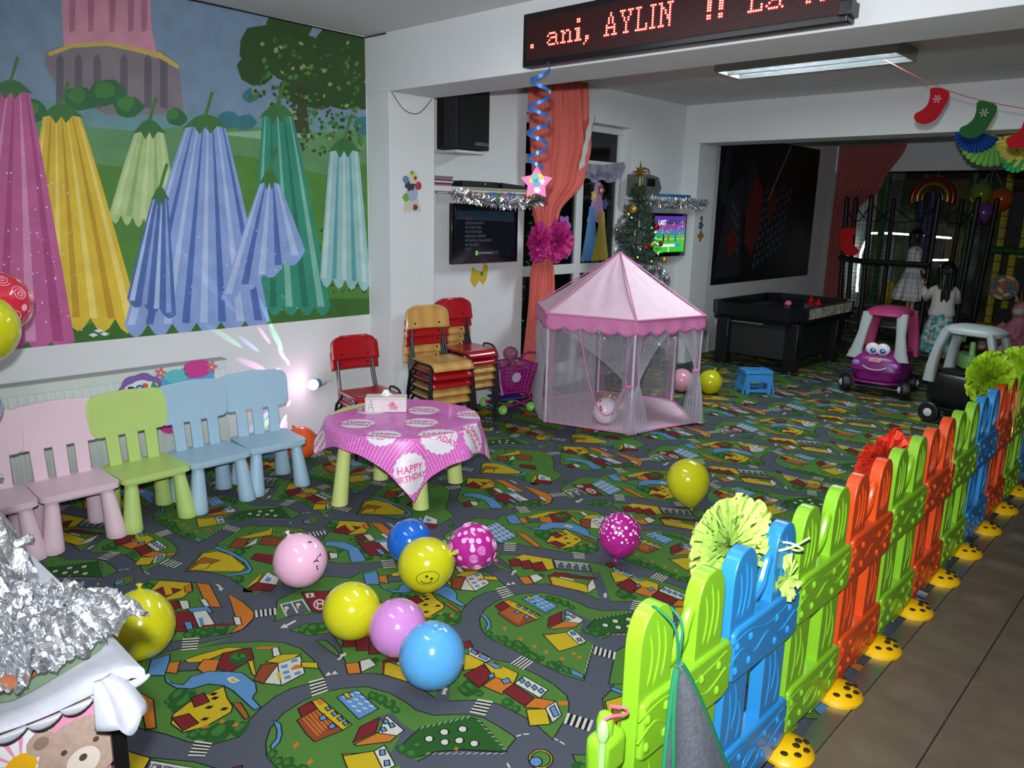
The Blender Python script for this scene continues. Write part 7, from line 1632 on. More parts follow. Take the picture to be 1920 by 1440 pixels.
b = MB(); b.tube([(.04*math.cos(t), .04*math.sin(t), .012) for t in [2*PI*i/14 for i in range(14)]], .011, closed=True); o = b.build('toy_ring', mat('toy_blue', (50, 110, 190), .4), loc=(-2.16, 9.1, .0)); tag(o, 'small blue ring toy on the carpet between the two toy cars', 'toy')
E_ = empty('toy_bucket', (-3.75, 9.95, 0)); tag(E_, 'pink toy tipped over under the air hockey table', 'toy'); b = MB(); b.lathe([(.06, 0), (.085, .12), (.075, .12), (.05, .01)], 20, M=Matrix.Translation((.3, 0, .08)) @ Matrix.Rotation(1.35, 4, 'Y')); b.build('bucket', mat('toy_pink', (226, 110, 160), .4), E_)
# ---------------------------------------------------------------- children
def skin_fig(name, joints, edges, radii, m, parent, sub=2):
    me = bpy.data.meshes.new(name); me.from_pydata(joints, edges, []); o = bpy.data.objects.new(name, me); COL.objects.link(o); o.parent = parent
    sk = o.modifiers.new('skin', 'SKIN'); sk.use_smooth_shade = True; sk.branch_smoothing = .6
    for i, r in enumerate(radii):
        v = me.skin_vertices[0].data[i]; v.radius = r if isinstance(r, tuple) else (r, r)
    me.skin_vertices[0].data[0].use_root = True
    s = o.modifiers.new('sub', 'SUBSURF'); s.levels = sub; s.render_levels = sub; me.materials.append(m); return o
def hand(E, wrist, d, up, m, curl=.5, s=1.0, side=1):
    """palm plus five separately skinned fingers; d = direction of the fingers, up = back of the hand"""
    wv = Vector(wrist); d = Vector(d).normalized(); up = Vector(up); up = (up-d*up.dot(d)).normalized(); x = d.cross(up)*side
    J = [wv, wv+d*.025*s, wv+d*.055*s]; Ed = [(0, 1), (1, 2)]; Rr = [(.014*s, .012*s), (.02*s, .011*s), (.021*s, .010*s)]
    for k, (o_, L) in enumerate(((-.016, .042), (-.006, .048), (.005, .045), (.015, .036))):
        b0 = wv+d*.05*s+x*o_*s; i0 = len(J); J += [b0+d*.008*s, b0+(d*L*.45-up*L*.15*curl)*s, b0+(d*L*.8-up*L*.55*curl)*s]; Ed += [(2, i0), (i0, i0+1), (i0+1, i0+2)]; Rr += [.0058*s, .0052*s, .0042*s]
    i0 = len(J); J += [wv+d*.02*s-x*.024*s, wv+d*.04*s-x*.038*s-up*.006*s, wv+d*.058*s-x*.040*s-up*.014*s]; Ed += [(1, i0), (i0, i0+1), (i0+1, i0+2)]; Rr += [.008*s, .0062*s, .005*s]
    skin_fig('hand', [tuple(p) for p in J], Ed, Rr, m, E, 1)
skn = mat('skin', (206, 158, 130), .55, sss=.1); hair = mat('hair_black', (16, 14, 15), .38, noise=.3, nscale=60)
def child(name, label, loc, rz, H, pose):
    """faces local +y; back seen from -y"""
    E = empty(name, loc, rz); tag(E, label, 'person'); k = H/1.25
    def S(*q): return tuple(v*k for v in q)
    lean = pose.get('lean', 0); hx, hy = pose.get('head', (0, 0))
    J = [S(0, 0, .60), S(0, .0, .70), S(lean*.5, 0, .82), S(lean, 0, .93), S(lean+hx*.3, hy*.3, 1.0), S(lean+hx*.6, hy*.5, 1.05)]
    Ed = [(0, 1), (1, 2), (2, 3), (3, 4), (4, 5)]; Rr = [(.085*k, .065*k), (.075*k, .058*k), (.085*k, .06*k), (.07*k, .05*k), .03*k, .03*k]
    for s, leg in ((-1, pose['lleg']), (1, pose['rleg'])):
        i0 = len(J); J += [S(s*.05, 0, .54), S(*leg[0]), S(*leg[1]), S(leg[1][0], leg[1][1]+.07, max(leg[1][2]-.03, .016)), S(leg[1][0]+s*.005, leg[1][1]+.11, max(leg[1][2]-.035, .014))]; Ed += [(0, i0), (i0, i0+1), (i0+1, i0+2), (i0+2, i0+3), (i0+3, i0+4)]; Rr += [.058*k, .042*k, .025*k, (.024*k, .018*k), (.02*k, .014*k)]
    for s, arm in ((-1, pose['larm']), (1, pose['rarm'])):
        i0 = len(J); J += [S(lean+s*.105, 0, .93), S(*arm[0]), S(*arm[1])]; Ed += [(3, i0), (i0, i0+1), (i0+1, i0+2)]; Rr += [.034*k, .027*k, .019*k]
    skin_fig('body', J, Ed, Rr, skn, E)
    for s, arm in ((-1, pose['larm']), (1, pose['rarm'])):
        d = Vector(arm[1])-Vector(arm[0]); hand(E, S(*arm[1]), arm[2] if len(arm) > 2 else d, (s*.3, -1, .2) if d.z > -.05 else (s, -.2, 0), skn, .9, k*.95, s)
    # head with a face
    hc_ = Vector(S(lean+hx, hy, 1.14)); b = MB()
    rings = []
    for i in range(13):
        a = -PI/2+PI*i/12; z = math.sin(a)*.115*k; r = math.cos(a)
        ring = []
        for j in range(20):
            t = 2*PI*j/20; x = .078*k*r*math.cos(t); y = .09*k*r*math.sin(t)
            if z < 0: x *= 1+.9*z/(.115*k)*.28; y = y*(1+.25*z/(.115*k)) + .010*k*(-z/(.115*k))
            ring.append((x, y, z))
        rings.append(ring)
    MH = Matrix.Translation(hc_) @ Matrix.Rotation(pose.get('turn', 0), 4, 'Z')
    b.loft(rings, M=MH); b.ball((0, .094*k, -.012*k), (.011*k, .014*k, .014*k), M=Matrix()) if False else None
    b.add(*(lambda q: (q.v, q.f))(MB().ball((0, .092*k, -.018*k), (.011*k, .013*k, .013*k))), None, MH)
    for s in (-1, 1): b.add(*(lambda q: (q.v, q.f))(MB().ball((s*.078*k, .0, -.01*k), (.010*k, .018*k, .024*k))), None, MH)
    hd = b.build('head', skn, E, smooth=180)
    b = MB()
    for s in (-1, 1): b.add(*(lambda q: (q.v, q.f))(MB().ball((s*.03*k, .083*k, .008*k), (.013*k, .007*k, .008*k))), mat('eye_dark', (24, 18, 16), .3), MH)
    b.add(*(lambda q: (q.v, q.f))(MB().ball((0, .086*k, -.052*k), (.02*k, .006*k, .006*k))), mat('lips', (176, 84, 84), .5), MH); b.build('face', parent=hd)
    # hair
    b = MB(); long = pose.get('hair', .30)*k
    rings = []
    for i in range(13):
        ring = []
        for j in range(60):
            t = 2*PI*j/60; fr = max(0, math.sin(t))**.8; ang = PI/2-(i/12)*PI*(.56-.22*fr); r = math.cos(ang)*(1+.018*math.sin(23*t)*min(1, i/4))
            ring.append((.092*k*r*math.cos(t), .102*k*r*math.sin(t)-.006*k, math.sin(ang)*.128*k))
        rings.append(ring)
    b.loft(rings[::-1], caps=False, M=MH)
    def back(u, v):
        t = PI*(-.04)+PI*1.08*u; w_ = 1-.12*v; z = .05*k-(long+.03*k)*v; q = .006*k*math.sin(u*46+v*3)+.003*k*math.sin(u*91)
        return ((.094*k+q)*math.cos(t)*w_, -(.104*k+q)*math.sin(t)*(1-.15*v)-.006*k, z-.02*k*math.sin(u*31)*v)
    b.grid(back, 60, 16, M=MH); b.build('hair', hair, hd, smooth=180, solid=.006*k)
    if pose.get('clip'): b = MB(); b.tube([tuple(MH @ Vector((-.085*k, .02*k-.03*k*t, .05*k+.03*k*t))) for t in (0, .5, 1)], .006*k); b.build('hair_clip', mat('clip_white', (214, 214, 214), .4), hd)
    return E, k, lean
def dress_lathe(E, prof, m, name, k, lean=0, folds=9, amp=.0, sx=1, sy=.75, seed=0, z_lean=None):
    b = MB(); rings = []
    for r, z in prof:
        w_ = max(0, (prof[0][1]-z)/(prof[0][1]-prof[-1][1])); lx = lean*((z-.6)/.33) if z > .6 else 0
        rings.append([((r*(1+amp*w_*math.sin(folds*t+seed)+amp*.5*w_*math.sin(2.3*folds*t+1))*math.cos(t)*sx+lx)*k, r*(1+amp*w_*math.sin(folds*t+seed))*math.sin(t)*sy*k, z*k) for t in [2*PI*j/72 for j in range(72)]])
    b.loft(rings, caps=False); return b.build(name, m, E, smooth=180, solid=.004)
def sleeve(E, pts, rs, m, k, name='sleeve'):
    b = MB(); b.tube([tuple(v*k for v in p) for p in pts], [r*k for r in rs], 14); b.build(name, m, E, smooth=180)
# girl in front: white cardigan, long floral skirt, both hands raised to the net
wht = mat('knit_white', (206, 202, 196), .85, bump=.4, bscale=200)
E_, k, l = child('person', 'girl with long dark hair in a white cardigan and flowered turquoise skirt, seen from behind', (-2.60, 10.45, 0), math.radians(22), 1.25,
    dict(lleg=[(-.05, .02, .29), (-.05, .0, .05)], rleg=[(.06, .0, .30), (.075, -.10, .13)], larm=[(-.16, .12, .80), (-.22, .20, .955), (-.15, .3, 1)], rarm=[(.16, .10, .79), (.13, .24, .86)], hair=.36, turn=.1, clip=1))
skf = mat('skirt_floral', (120, 168, 168), .8); nt = skf.node_tree; bs = nt.nodes['Principled BSDF']; tc = nt.nodes.new('ShaderNodeTexCoord'); vo = nt.nodes.new('ShaderNodeTexVoronoi'); vo.inputs['Scale'].default_value = 26; nt.links.new(tc.outputs['Object'], vo.inputs[0])
r_ = nt.nodes.new('ShaderNodeValToRGB'); r_.color_ramp.interpolation = 'CONSTANT'; cs = [(0, (60, 130, 140)), (.25, (176, 196, 196)), (.5, (90, 170, 176)), (.7, (190, 150, 160)), (.8, (120, 160, 110)), (.88, (150, 186, 190))]
while len(r_.color_ramp.elements) < len(cs): r_.color_ramp.elements.new(.5)
for e, (p, c) in zip(r_.color_ramp.elements, cs): e.position = p; e.color = rgb(c)
sp = nt.nodes.new('ShaderNodeSeparateColor'); nt.links.new(vo.outputs['Color'], sp.inputs[0]); nt.links.new(sp.outputs[0], r_.inputs[0]); nt.links.new(r_.outputs[0], bs.inputs['Base Color'])
dress_lathe(E_, [(.115, .66), (.125, .60), (.15, .48), (.17, .36), (.185, .24), (.195, .165)], skf, 'skirt', k, folds=11, amp=.10, sy=.8)
dress_lathe(E_, [(.045, 1.01), (.09, .975), (.125, .92), (.125, .84), (.125, .74), (.145, .64), (.14, .60)], wht, 'cardigan', k, folds=5, amp=.03, sy=.68)
sleeve(E_, [(-.07, 0, .945), (-.12, .03, .91), (-.165, .12, .80), (-.185, .15, .85), (-.212, .19, .93)], [.04, .05, .05, .046, .030], wht, k); sleeve(E_, [(.07, 0, .945), (.12, .03, .90), (.165, .10, .79), (.15, .17, .82), (.135, .22, .85)], [.04, .05, .05, .046, .030], wht, k)
# girl on the trampoline: grey dress, dark bobbed hair
gd = mat('dress_grey', (214, 214, 216), .8, noise=.05, nscale=20)
E_, k, l = child('person', 'girl with short dark hair in a pale grey dress standing on the trampoline', (-3.42, 11.95, .44), math.radians(-62), 1.17,
    dict(lleg=[(-.05, .02, .29), (-.05, .0, .05)], rleg=[(.06, .05, .30), (.075, .04, .05)], larm=[(-.15, .04, .78), (-.14, .14, .66)], rarm=[(.15, .02, .78), (.15, .10, .66)], hair=.14, turn=.5, lean=0, clip=1))
dress_lathe(E_, [(.045, 1.01), (.09, .975), (.12, .92), (.115, .82), (.10, .72), (.13, .60), (.19, .45), (.25, .30), (.27, .20)], gd, 'dress', k, folds=9, amp=.12, sy=.85)
sleeve(E_, [(-.07, 0, .945), (-.12, .01, .90), (-.15, .04, .78), (-.143, .10, .71), (-.14, .13, .67)], [.038, .045, .042, .034, .026], gd, k); sleeve(E_, [(.07, 0, .945), (.12, .01, .90), (.15, .02, .78), (.15, .07, .71), (.15, .095, .67)], [.038, .045, .042, .034, .026], gd, k)
# ---------------------------------------------------------------- trampoline with net
TMc = Vector((-3.50, 12.1, 0)); RT = .86
E_ = empty('trampoline', TMc); tag(E_, 'round trampoline with dark padded net posts in the far play corner', 'trampoline')
padm = mat('pad_dark', (20, 20, 24), .55); stl = mat('chrome', (170, 172, 176), .2, .9)
b = MB(); b.lathe([(RT-.1, .41), (RT-.1, .425), (0.02, .415), (0.02, .405)], 48); b.build('bed', mat('mat_black', (16, 16, 20), .9), E_, smooth=0)
b = MB(); b.loft([[(r*math.cos(t), r*math.sin(t), z) for t in [2*PI*j/48 for j in range(48)]] for r, z in ((RT-.16, .425), (RT-.04, .44), (RT+.02, .42), (RT+.02, .31), (RT, .31))], caps=False); b.build('skirt_pad', mat('pad_grey', (44, 46, 46), .6), E_, smooth=50)
b = MB(); b.tube([(RT*math.cos(t), RT*math.sin(t), .29) for t in [2*PI*j/48 for j in range(48)]], .018, closed=True); b.build('rim', stl, E_)
for k in range(4):
    a = -2.2+k*PI/2; b = MB(); P = []
    for da, z in ((-.35, .28), (-.34, .08), (-.26, .016), (0, .016), (.26, .016), (.34, .08), (.35, .28)): P.append((RT*math.cos(a+da), RT*math.sin(a+da), z))
    b.tube(catmull(P, 4), .015); b.build('leg', stl, E_)
PA = []
for k, a in enumerate((-2.88, -1.95, -1.05, -.49, .35, 1.22, 2.23, 2.97)):
    b = MB(); p0 = Vector((RT*1.01*math.cos(a), RT*1.01*math.sin(a), .05)); p1 = Vector((RT*1.10*math.cos(a), RT*1.10*math.sin(a), 2.02)); PA.append(p1)
    b.cyl(p0, p1, .036, .033); b.ball(p1, .035); b.build('net_post', mat('post_foam', (13, 13, 15), .5), E_)
netm = mat('net_dark', (12, 12, 14), .8)
b = MB()
for i in range(len(PA)-1):
    p, q = PA[i], PA[i+1]; sag = .26
    def at(u, z): w_ = p.lerp(q, u); return Vector((w_.x, w_.y, z if z is not None else 1.96-sag*4*u*(1-u)))
    b.tube([tuple(at(t/12, None)) for t in range(13)], .008, 5)
    n = 9
    for t in range(1, n): b.cyl(at(t/n, .45), at(t/n, None), .0016, n=3)
    for j in range(1, 22):
        z = .45+.066*j; b.cyl(at(0.0, z), at(1, z), .0014, n=3)
b.build('safety_net', netm, E_, smooth=0)
b = MB(); b.tube([(p.x*1.0, p.y*1.0, 1.16) for p in PA[0:3]], .04, 8); b.build('padded_rail', mat('post_foam', (13, 13, 15), .5), E_)
# hanging red felt stocking on the net post
E_ = empty('felt_stocking', (-4.12, 11.25, 1.62)); tag(E_, 'large red stocking hanging tilted on the trampoline net', 'stocking'); E_.rotation_euler = (0, .2, .5)
P = [(p.x*1.6, p.y*1.6) for p in catmull([(-q[0], q[1], 0) for q in SP], 3, True)]; b = MB(); b.prism(P, -.012, .012, M=frame((0, 0, 0), (1, 0, 0), (0, 0, 1))); b.build('felt', mat('felt_scarlet', (200, 20, 22), .9), E_, bevel=.006)
# ---------------------------------------------------------------- far curtain
YL2 = [(0, 0.55), (.4, .45), (.62, .25), (1, 0)]; YR2 = [(0, 1.0), (.4, .8), (.58, .62), (.75, .72), (1, 1.08)]
def cw2(u, v):
    xl, xr = lerp_tab([(0, -.1), (.55, -.05), (1, 0)], v), lerp_tab([(0, .35), (.5, .28), (.66, .40), (.8, .72), (1, .98)], v)
    return (-4.88+xl*0+.02+(xr)*u, 12.48+.03*math.sin(u*70+v*2)+.01*math.sin(u*23), .02+2.80*v)
curtain('curtain', 'dusky red curtain gathered at the far end of the play area', cw2, mat('dusky_curtain', (170, 92, 90), .8, noise=.05, nscale=60))
# ---------------------------------------------------------------- soft play structure beyond the header
E_ = empty('soft_play_frame', (-3.35, 13.75, 0)); tag(E_, 'soft play climbing frame of green, yellow and blue padded posts with nets', 'play structure')
gp, yp, bp_ = mat('foam_green', (20, 90, 40), .5), mat('foam_yellow', (190, 176, 30), .5), mat('foam_blue', (34, 40, 100), .5)
blkst = mat('strap_black', (12, 12, 12), .6)
def post(x, y, z0, z1, m, r=.05, nm='padded_post'):
    b = MB(); b.cyl((x, y, z0), (x, y, z1), r, n=14, m=m); z = z0+.12
    while z < z1-.05: b.cyl((x, y, z), (x, y, z+.012), r+.003, n=14, m=blkst); z += .17
    b.build(nm, parent=E_)
for x, y, z0, z1, m in ((-1.05, -.3, .0, 2.45, gp), (-.55, -.1, .6, 2.45, bp_), (-.35, -.3, 0, 2.4, bp_), (.15, -.1, 0, 2.45, gp), (.55, .2, 0, 2.45, yp), (.78, .6, 1.2, 2.45, yp), (1.0, .7, 1.6, 2.5, yp), (1.25, .3, 1.05, 1.95, yp), (.78, .0, .45, 1.3, yp), (1.7, .3, 0, 2.5, yp), (-1.9, .5, 0, 2.5, yp), (2.4, .3, 0, 2.5, gp)): post(x, y, z0, z1, m)
b = MB(); b.cyl((.45, -.1, 1.32), (2.4, -.1, 1.32), .055, n=14, m=gp)
x = .5
while x < 2.3: b.cyl((x, -.1, 1.32), (x+.012, -.1, 1.32), .058, n=14, m=blkst); x += .16
b.build('padded_beam', parent=E_)
b = MB()
for i in range(70): x = -1.6+.06*i; b.cyl((x, -.45, .05), (x, -.45, 2.45), .0022, n=3)
for i in range(40): z = .08+.06*i; b.cyl((-1.6, -.45, z), (2.6, -.45, z), .0022, n=3)
b.build('climbing_net', mat('net_olive', (70, 70, 50), .8), E_, smooth=0)
pan = [('panel_gold', (80, 72, 36)), ('panel_silver', (84, 86, 84)), ('panel_olive', (52, 60, 34)), ('panel_maroon', (48, 26, 26)), ('panel_grey', (62, 64, 60))]
for i in range(9):
    x0 = -1.7+.26*i; nm, c = pan[i % 5]; b = MB(); b.grid(lambda u, v: (x0+.25*u, .9+.02*math.sin(v*19+i), .1+2.3*v+.01*math.sin(u*20)), 3, 30); b.build('backing_strip', mat(nm, c, .35, .4, noise=.5, nscale=30), E_, smooth=180)
for i, (x0, x1, z0, z1) in enumerate(((.5, .95, .1, 2.2), (1.0, 2.4, 1.35, 2.2), (1.0, 2.4, .1, 1.25))): MB().box(x0, x1, .85, .88, z0, z1).build('vinyl_panel', mat(['vinyl_black', 'vinyl_navy', 'vinyl_brown'][i], [(20, 20, 24), (30, 36, 50), (44, 44, 30)][i], .6), E_)
b = MB(); b.tube(catmull([(-1.35, .1, 1.50), (-1.0, .05, 1.51), (-.5, .05, 1.49), (-.1, .05, 1.47)], 4), .016, 6); b.tube(catmull([(-1.38, .1, 1.44), (-1.46, .1, 1.2), (-1.48, .1, .9), (-1.46, .1, .5)], 4), .022, 6); b.tube(catmull([(-1.25, .05, 1.0), (-.9, .05, 1.03), (-.5, .05, 1.10), (-.1, .05, 1.13)], 4), .016, 6); b.build('light_strip', mat('strip_glow', (240, 255, 246), .4, emit=4), E_)
b = MB(); b.ball((-.85, -.25, .55), (.12, .1, .2)); b.build('punch_pad', yp, E_)
lamp('strip_spill', 'AREA', (-4.2, 13.55, 1.5), 5, (.9, 1, .95), .8, .4, aim=(-4.0, 14.2, 1.0)) if False else None
# dartboard
E_ = empty('dartboard', (-2.42, 12.72, .84)); E_.scale = (.6, .6, .6); tag(E_, 'round multicoloured toy dartboard hanging in the far right corner', 'dartboard'); E_.rotation_euler = (0, 0, .2)
b = MB(); F_ = frame((0, 0, 0), (1, 0, 0), (0, 0, 1)); dc = [mat('dart_red', (170, 30, 40), .5), mat('dart_yellow', (196, 176, 50), .5), mat('dart_blue', (30, 50, 110), .5), mat('dart_green', (36, 90, 60), .5)]; wm_ = mat('dart_white', (190, 190, 180), .5)
b.prism(disc(0, 0, .30, 40), -.02, 0, mat('dart_rim', (40, 50, 50), .5), F_)
for ri, (r0, r1, n, off_) in enumerate(((.22, .285, 8, 0), (.14, .215, 8, 2), (.06, .135, 4, 1), (0, .055, 1, 0))):
    for i in range(n):
        a0, a1 = 2*PI*i/n+.02, 2*PI*(i+1)/n-.02; s = 6 if n > 1 else 24
        if r0 == 0: b.prism(disc(0, 0, r1, 20), 0, .004, dc[0], F_); continue
        P = [(r1*math.cos(a0+(a1-a0)*t/s), r1*math.sin(a0+(a1-a0)*t/s)) for t in range(s+1)]+[(r0*math.cos(a1+(a0-a1)*t/s), r0*math.sin(a1+(a0-a1)*t/s)) for t in range(s+1)]; b.prism(P, 0, .003, dc[(i+off_+ri) % 4], F_)
        v, f = text_mesh(str((i*7+ri*5) % 20+1), .035, 0, .001, 'CENTER'); rm = (r0+r1)/2; am = (a0+a1)/2; b.add(v, f, wm_, frame((rm*math.cos(am), -.0045, rm*math.sin(am)-.012), (1, 0, 0), (0, 0, 1)))
b.build('target_face', parent=E_, smooth=0)
# rainbow foil balloon and three far balloons
E_ = empty('rainbow_balloon', (-3.42, 12.4, 2.05)); tag(E_, 'dull gold and red rainbow arch foil balloon hanging under the header', 'balloon'); 
for r, c, nm in ((.27, (120, 40, 40), 'red'), (.20, (150, 110, 40), 'gold'), (.135, (90, 70, 50), 'bronze')):
    b = MB(); b.tube([(r*math.cos(t), 0, r*math.sin(t)) for t in [PI*(-.08)+PI*1.16*i/24 for i in range(25)]], .042, 12); b.build('arch_'+nm, mat('foil_'+nm, c, .25, .6), E_)
# yellow dome, blue post, pink plush unicorn
E_ = empty('play_dome', (-2.70, 13.15, 0)); tag(E_, 'low yellow plastic dome in the far right corner', 'toy'); b = MB(); b.ball((0, 0, 0), (.42, .3, .28), n=28, k=14); b.v = [(x, y, max(z, 0)) for x, y, z in b.v]; b.build('dome', mat('dome_yellow', (170, 140, 20), .4), E_)
b = MB(); b.cyl((0, 0, 0), (0, 0, .45), .035, n=14); o = b.build('blue_post', mat('foam_sky', (50, 100, 180), .4), loc=(-2.92, 12.3, 0)); tag(o, 'short blue foam post left of the yellow dome', 'post')
b = MB(); b.box(-.5, .9, -.12, .12, 0, .05); o = b.build('floor_pad', mat('pad_brown', (120, 84, 30), .6), loc=(-2.4, 12.25, 0), bevel=.01); tag(o, 'flat mustard brown floor pad in front of the yellow dome', 'pad')
E_ = empty('plush_unicorn', (-2.10, 12.05, .05), -.5); tag(E_, 'pink plush unicorn sitting at the right picture edge', 'plush toy')
pl = mat('plush_pink', (196, 120, 140), .95, bump=.5, bscale=150); pl2 = mat('plush_pale', (206, 190, 186), .95, bump=.5, bscale=150)
b = MB(); b.loft([[(r*math.cos(t)*1.0+ox, r*math.sin(t)*.9, z) for t in [2*PI*i/18 for i in range(18)]] for z, r, ox in ((.04, .10, 0), (.10, .17, 0), (.22, .18, 0), (.34, .14, .02), (.42, .09, .04), (.46, .08, .05), (.50, .11, .06), (.57, .125, .07), (.64, .10, .07), (.68, .04, .07))]); b.build('body', pl, E_)
b = MB(); b.ball((.10, -.09, .55), (.07, .08, .06)); b.build('muzzle', pl2, E_)
for s in (-1, 1):
    b = MB(); b.tube(catmull([(s*.09, -.06, .12), (s*.13, -.2, .09), (s*.15, -.32, .07)], 4), [.06, .06, .058, .055, .052, .05, .05, .05, .045]); lg = b.build('leg', pl, E_); b = MB(); b.ball((s*.152, -.345, .07), (.055, .05, .06)); b.build('hoof', pl2, lg)
    b = MB(); b.tube(catmull([(s*.10, -.05, .36), (s*.16, -.12, .26), (s*.14, -.2, .2)], 4), [.045]*8+[.04]); b.build('arm', pl, E_)
    b = MB(); b.cyl((s*.07+.05, 0, .66), (s*.10+.05, -.01, .76), .03, .006); b.build('ear', pl, E_)
b = MB(); b.cyl((.07, -.04, .67), (.08, -.08, .84), .022, .003); b.build('horn', gold, E_)
# ---------------------------------------------------------------- plastic picket fence
FX = -.88
def make_panel(m, label):
    t = empty('picket_fence_panel'); tag(t, label, 'fence panel', 'coloured plastic fence panels along the carpet edge')
    FY = frame((0, 0, 0), (0, 1, 0), (0, 0, 1))   # local xy -> world y,z ; thickness -> +x
    W_ = .071
    for i, yc in enumerate((.09, .345)):
        P = [(yc-W_, .03), (yc+W_, .03), (yc+W_, .74)] + [(yc+W_*math.cos(a)**.8 if a < PI/2 else yc-W_*abs(math.cos(a))**.8, .76+.10*math.sin(a)) for a in [PI*k/12+1e-4 for k in range(0, 13)]] + [(yc-W_, .74)]
        b = MB(); b.prism(P, -.022, .022, M=FY); pk = b.build('picket', m, t, bevel=.014, bseg=3)
        b = MB()
        for q, (dy, z0, z1, w_) in enumerate(((-.034, .665, .80, .014), (-.008, .655, .825, .018), (.026, .665, .80, .012), (-.034, .26, .44, .012), (-.006, .30, .45, .018), (.028, .25, .38, .016))):
            b.tube([(.0215, yc+dy+w_*math.sin(PI*k/8), z0+(z1-z0)*k/8) for k in range(9)], [.0012]+[.0035]*7+[.0012], 6)
        b.build('grain_ridge', m, pk)
    for z0 in (.47, .075):
        b = MB(); P = [(.03, z0+.01), (.05, z0), (.43, z0-.015), (.468, z0), (.471, z0+.13), (.45, z0+.155), (.06, z0+.165), (.03, z0+.155)]
        b.prism(P, -.034, .034, M=FY); rl = b.build('rail', m, t, bevel=.013, bseg=3)
        b = MB()
        for yb in (.05, .13, .30, .39):
            for dz in (.04, .115): b.ball((.034, yb, z0+dz-.01*(yb > .2)), (.008, .011, .014), n=10, k=6)
        b.tube(catmull([(.034, .01, z0+.07), (.034, .08, z0+.095), (.034, .16, z0+.055), (.034, .24, z0+.085), (.034, .33, z0+.05), (.034, .43, z0+.08)], 5), .0035, 6)
        b.tube(catmull([(.034, .01, z0+.13), (.034, .12, z0+.14), (.034, .25, z0+.11), (.034, .43, z0+.13)], 5), .0028, 6)
        if z0 < .2: b.tube([(.0345, .215+.055*math.cos(a), z0+.06+.035*math.sin(a)) for a in [2*PI*k/24 for k in range(24)]], .0025, 6, closed=True)
        b.build('rail_relief', m, rl)
    b = MB(); b.tube(catmull([(0, .15, .67), (0, .19, .672), (0, .235, .70), (0, .265, .76), (0, .30, .80)], 5), [.018]*12+[.016]*5+[.012]*4, 10); b.build('link_arm', m, t)
    return t
fm = {'g': mat('fence_green', (122, 178, 34), .34, coat=.2, noise=.02, nscale=5), 'b': mat('fence_blue', (38, 126, 188), .34, coat=.2, noise=.02, nscale=5), 'o': mat('fence_orange', (206, 72, 22), .34, coat=.2, noise=.02, nscale=5)}
pan_ = {}
labs = ['lime green fence panel nearest the viewer with the grey felt bag', 'nearest blue fence panel with a pale green bow', 'lime green fence panel between the nearest blue and nearest orange ones', 'nearest orange fence panel', 'lime green fence panel between the two nearer orange ones',
        'orange fence panel with a red bow behind it', 'lime green fence panel just before the second blue panel', 'second blue fence panel, beside the lime pompom', 'orange fence panel far off behind the lime pompom', 'far lime green fence panel at the right picture edge', 'farthest blue fence panel at the right picture edge', 'last lime green fence panel, hardly in the picture']
for i, c in enumerate('gbgogogbogbg'):
    if c not in pan_: p = pan_[c] = make_panel(fm[c], labs[i])
    else: p = copy_tree(pan_[c]); p['label'] = labs[i]
    p.location = (FX, 1.355+.4425*i, 0)
# peg connector at the open end of the first panel
E_ = pan_['g']
b = MB(); b.box(-.03, .03, -.115, -.02, .50, .60); b.build('connector_arm', fm['g'], E_, bevel=.02, bseg=3)
b = MB(); b.lathe([(.02, 0), (.02, .035), (.015, .05), (.004, .056)], 16, M=Matrix.Translation((0, -.075, .598))); b.build('connector_peg', fm['g'], E_)
# yellow round feet
def ladybird_foot():
    t = empty('fence_foot'); b = MB(); b.lathe([(.088, 0), (.09, .012), (.075, .03), (.045, .045), (.02, .05)], 28); b.build('base', mat('foot_yellow', (236, 184, 10), .35, coat=.2), t)
    b = MB()
    for a, r in ((-.6, .062), (.1, .062), (.8, .062), (-1.3, .062), (-.25, .035), (.6, .035)): b.ball((r*math.cos(a), r*math.sin(a), .038 if r > .05 else .049), (.013, .013, .004), n=12, k=6)
    b.build('spot', mat('foot_spot', (50, 34, 8), .6), t); return t
ft = ladybird_foot(); seq = ['green', 'blue', 'green', 'orange', 'green', 'orange', 'green', 'blue', 'orange', 'green', 'blue', 'green']
for i in range(11):
    o = ft if i == 0 else copy_tree(ft); o.location = (-.845, 1.85+.4425*i, .004); tag(o, 'yellow spotted foot under the %s and %s fence panels, %s from the viewer' % (seq[i], seq[i+1], ['first', 'second', 'third', 'fourth', 'fifth', 'sixth', 'seventh', 'eighth', 'ninth', 'tenth', 'eleventh'][i]), 'fence foot', 'yellow feet under the picket fence')
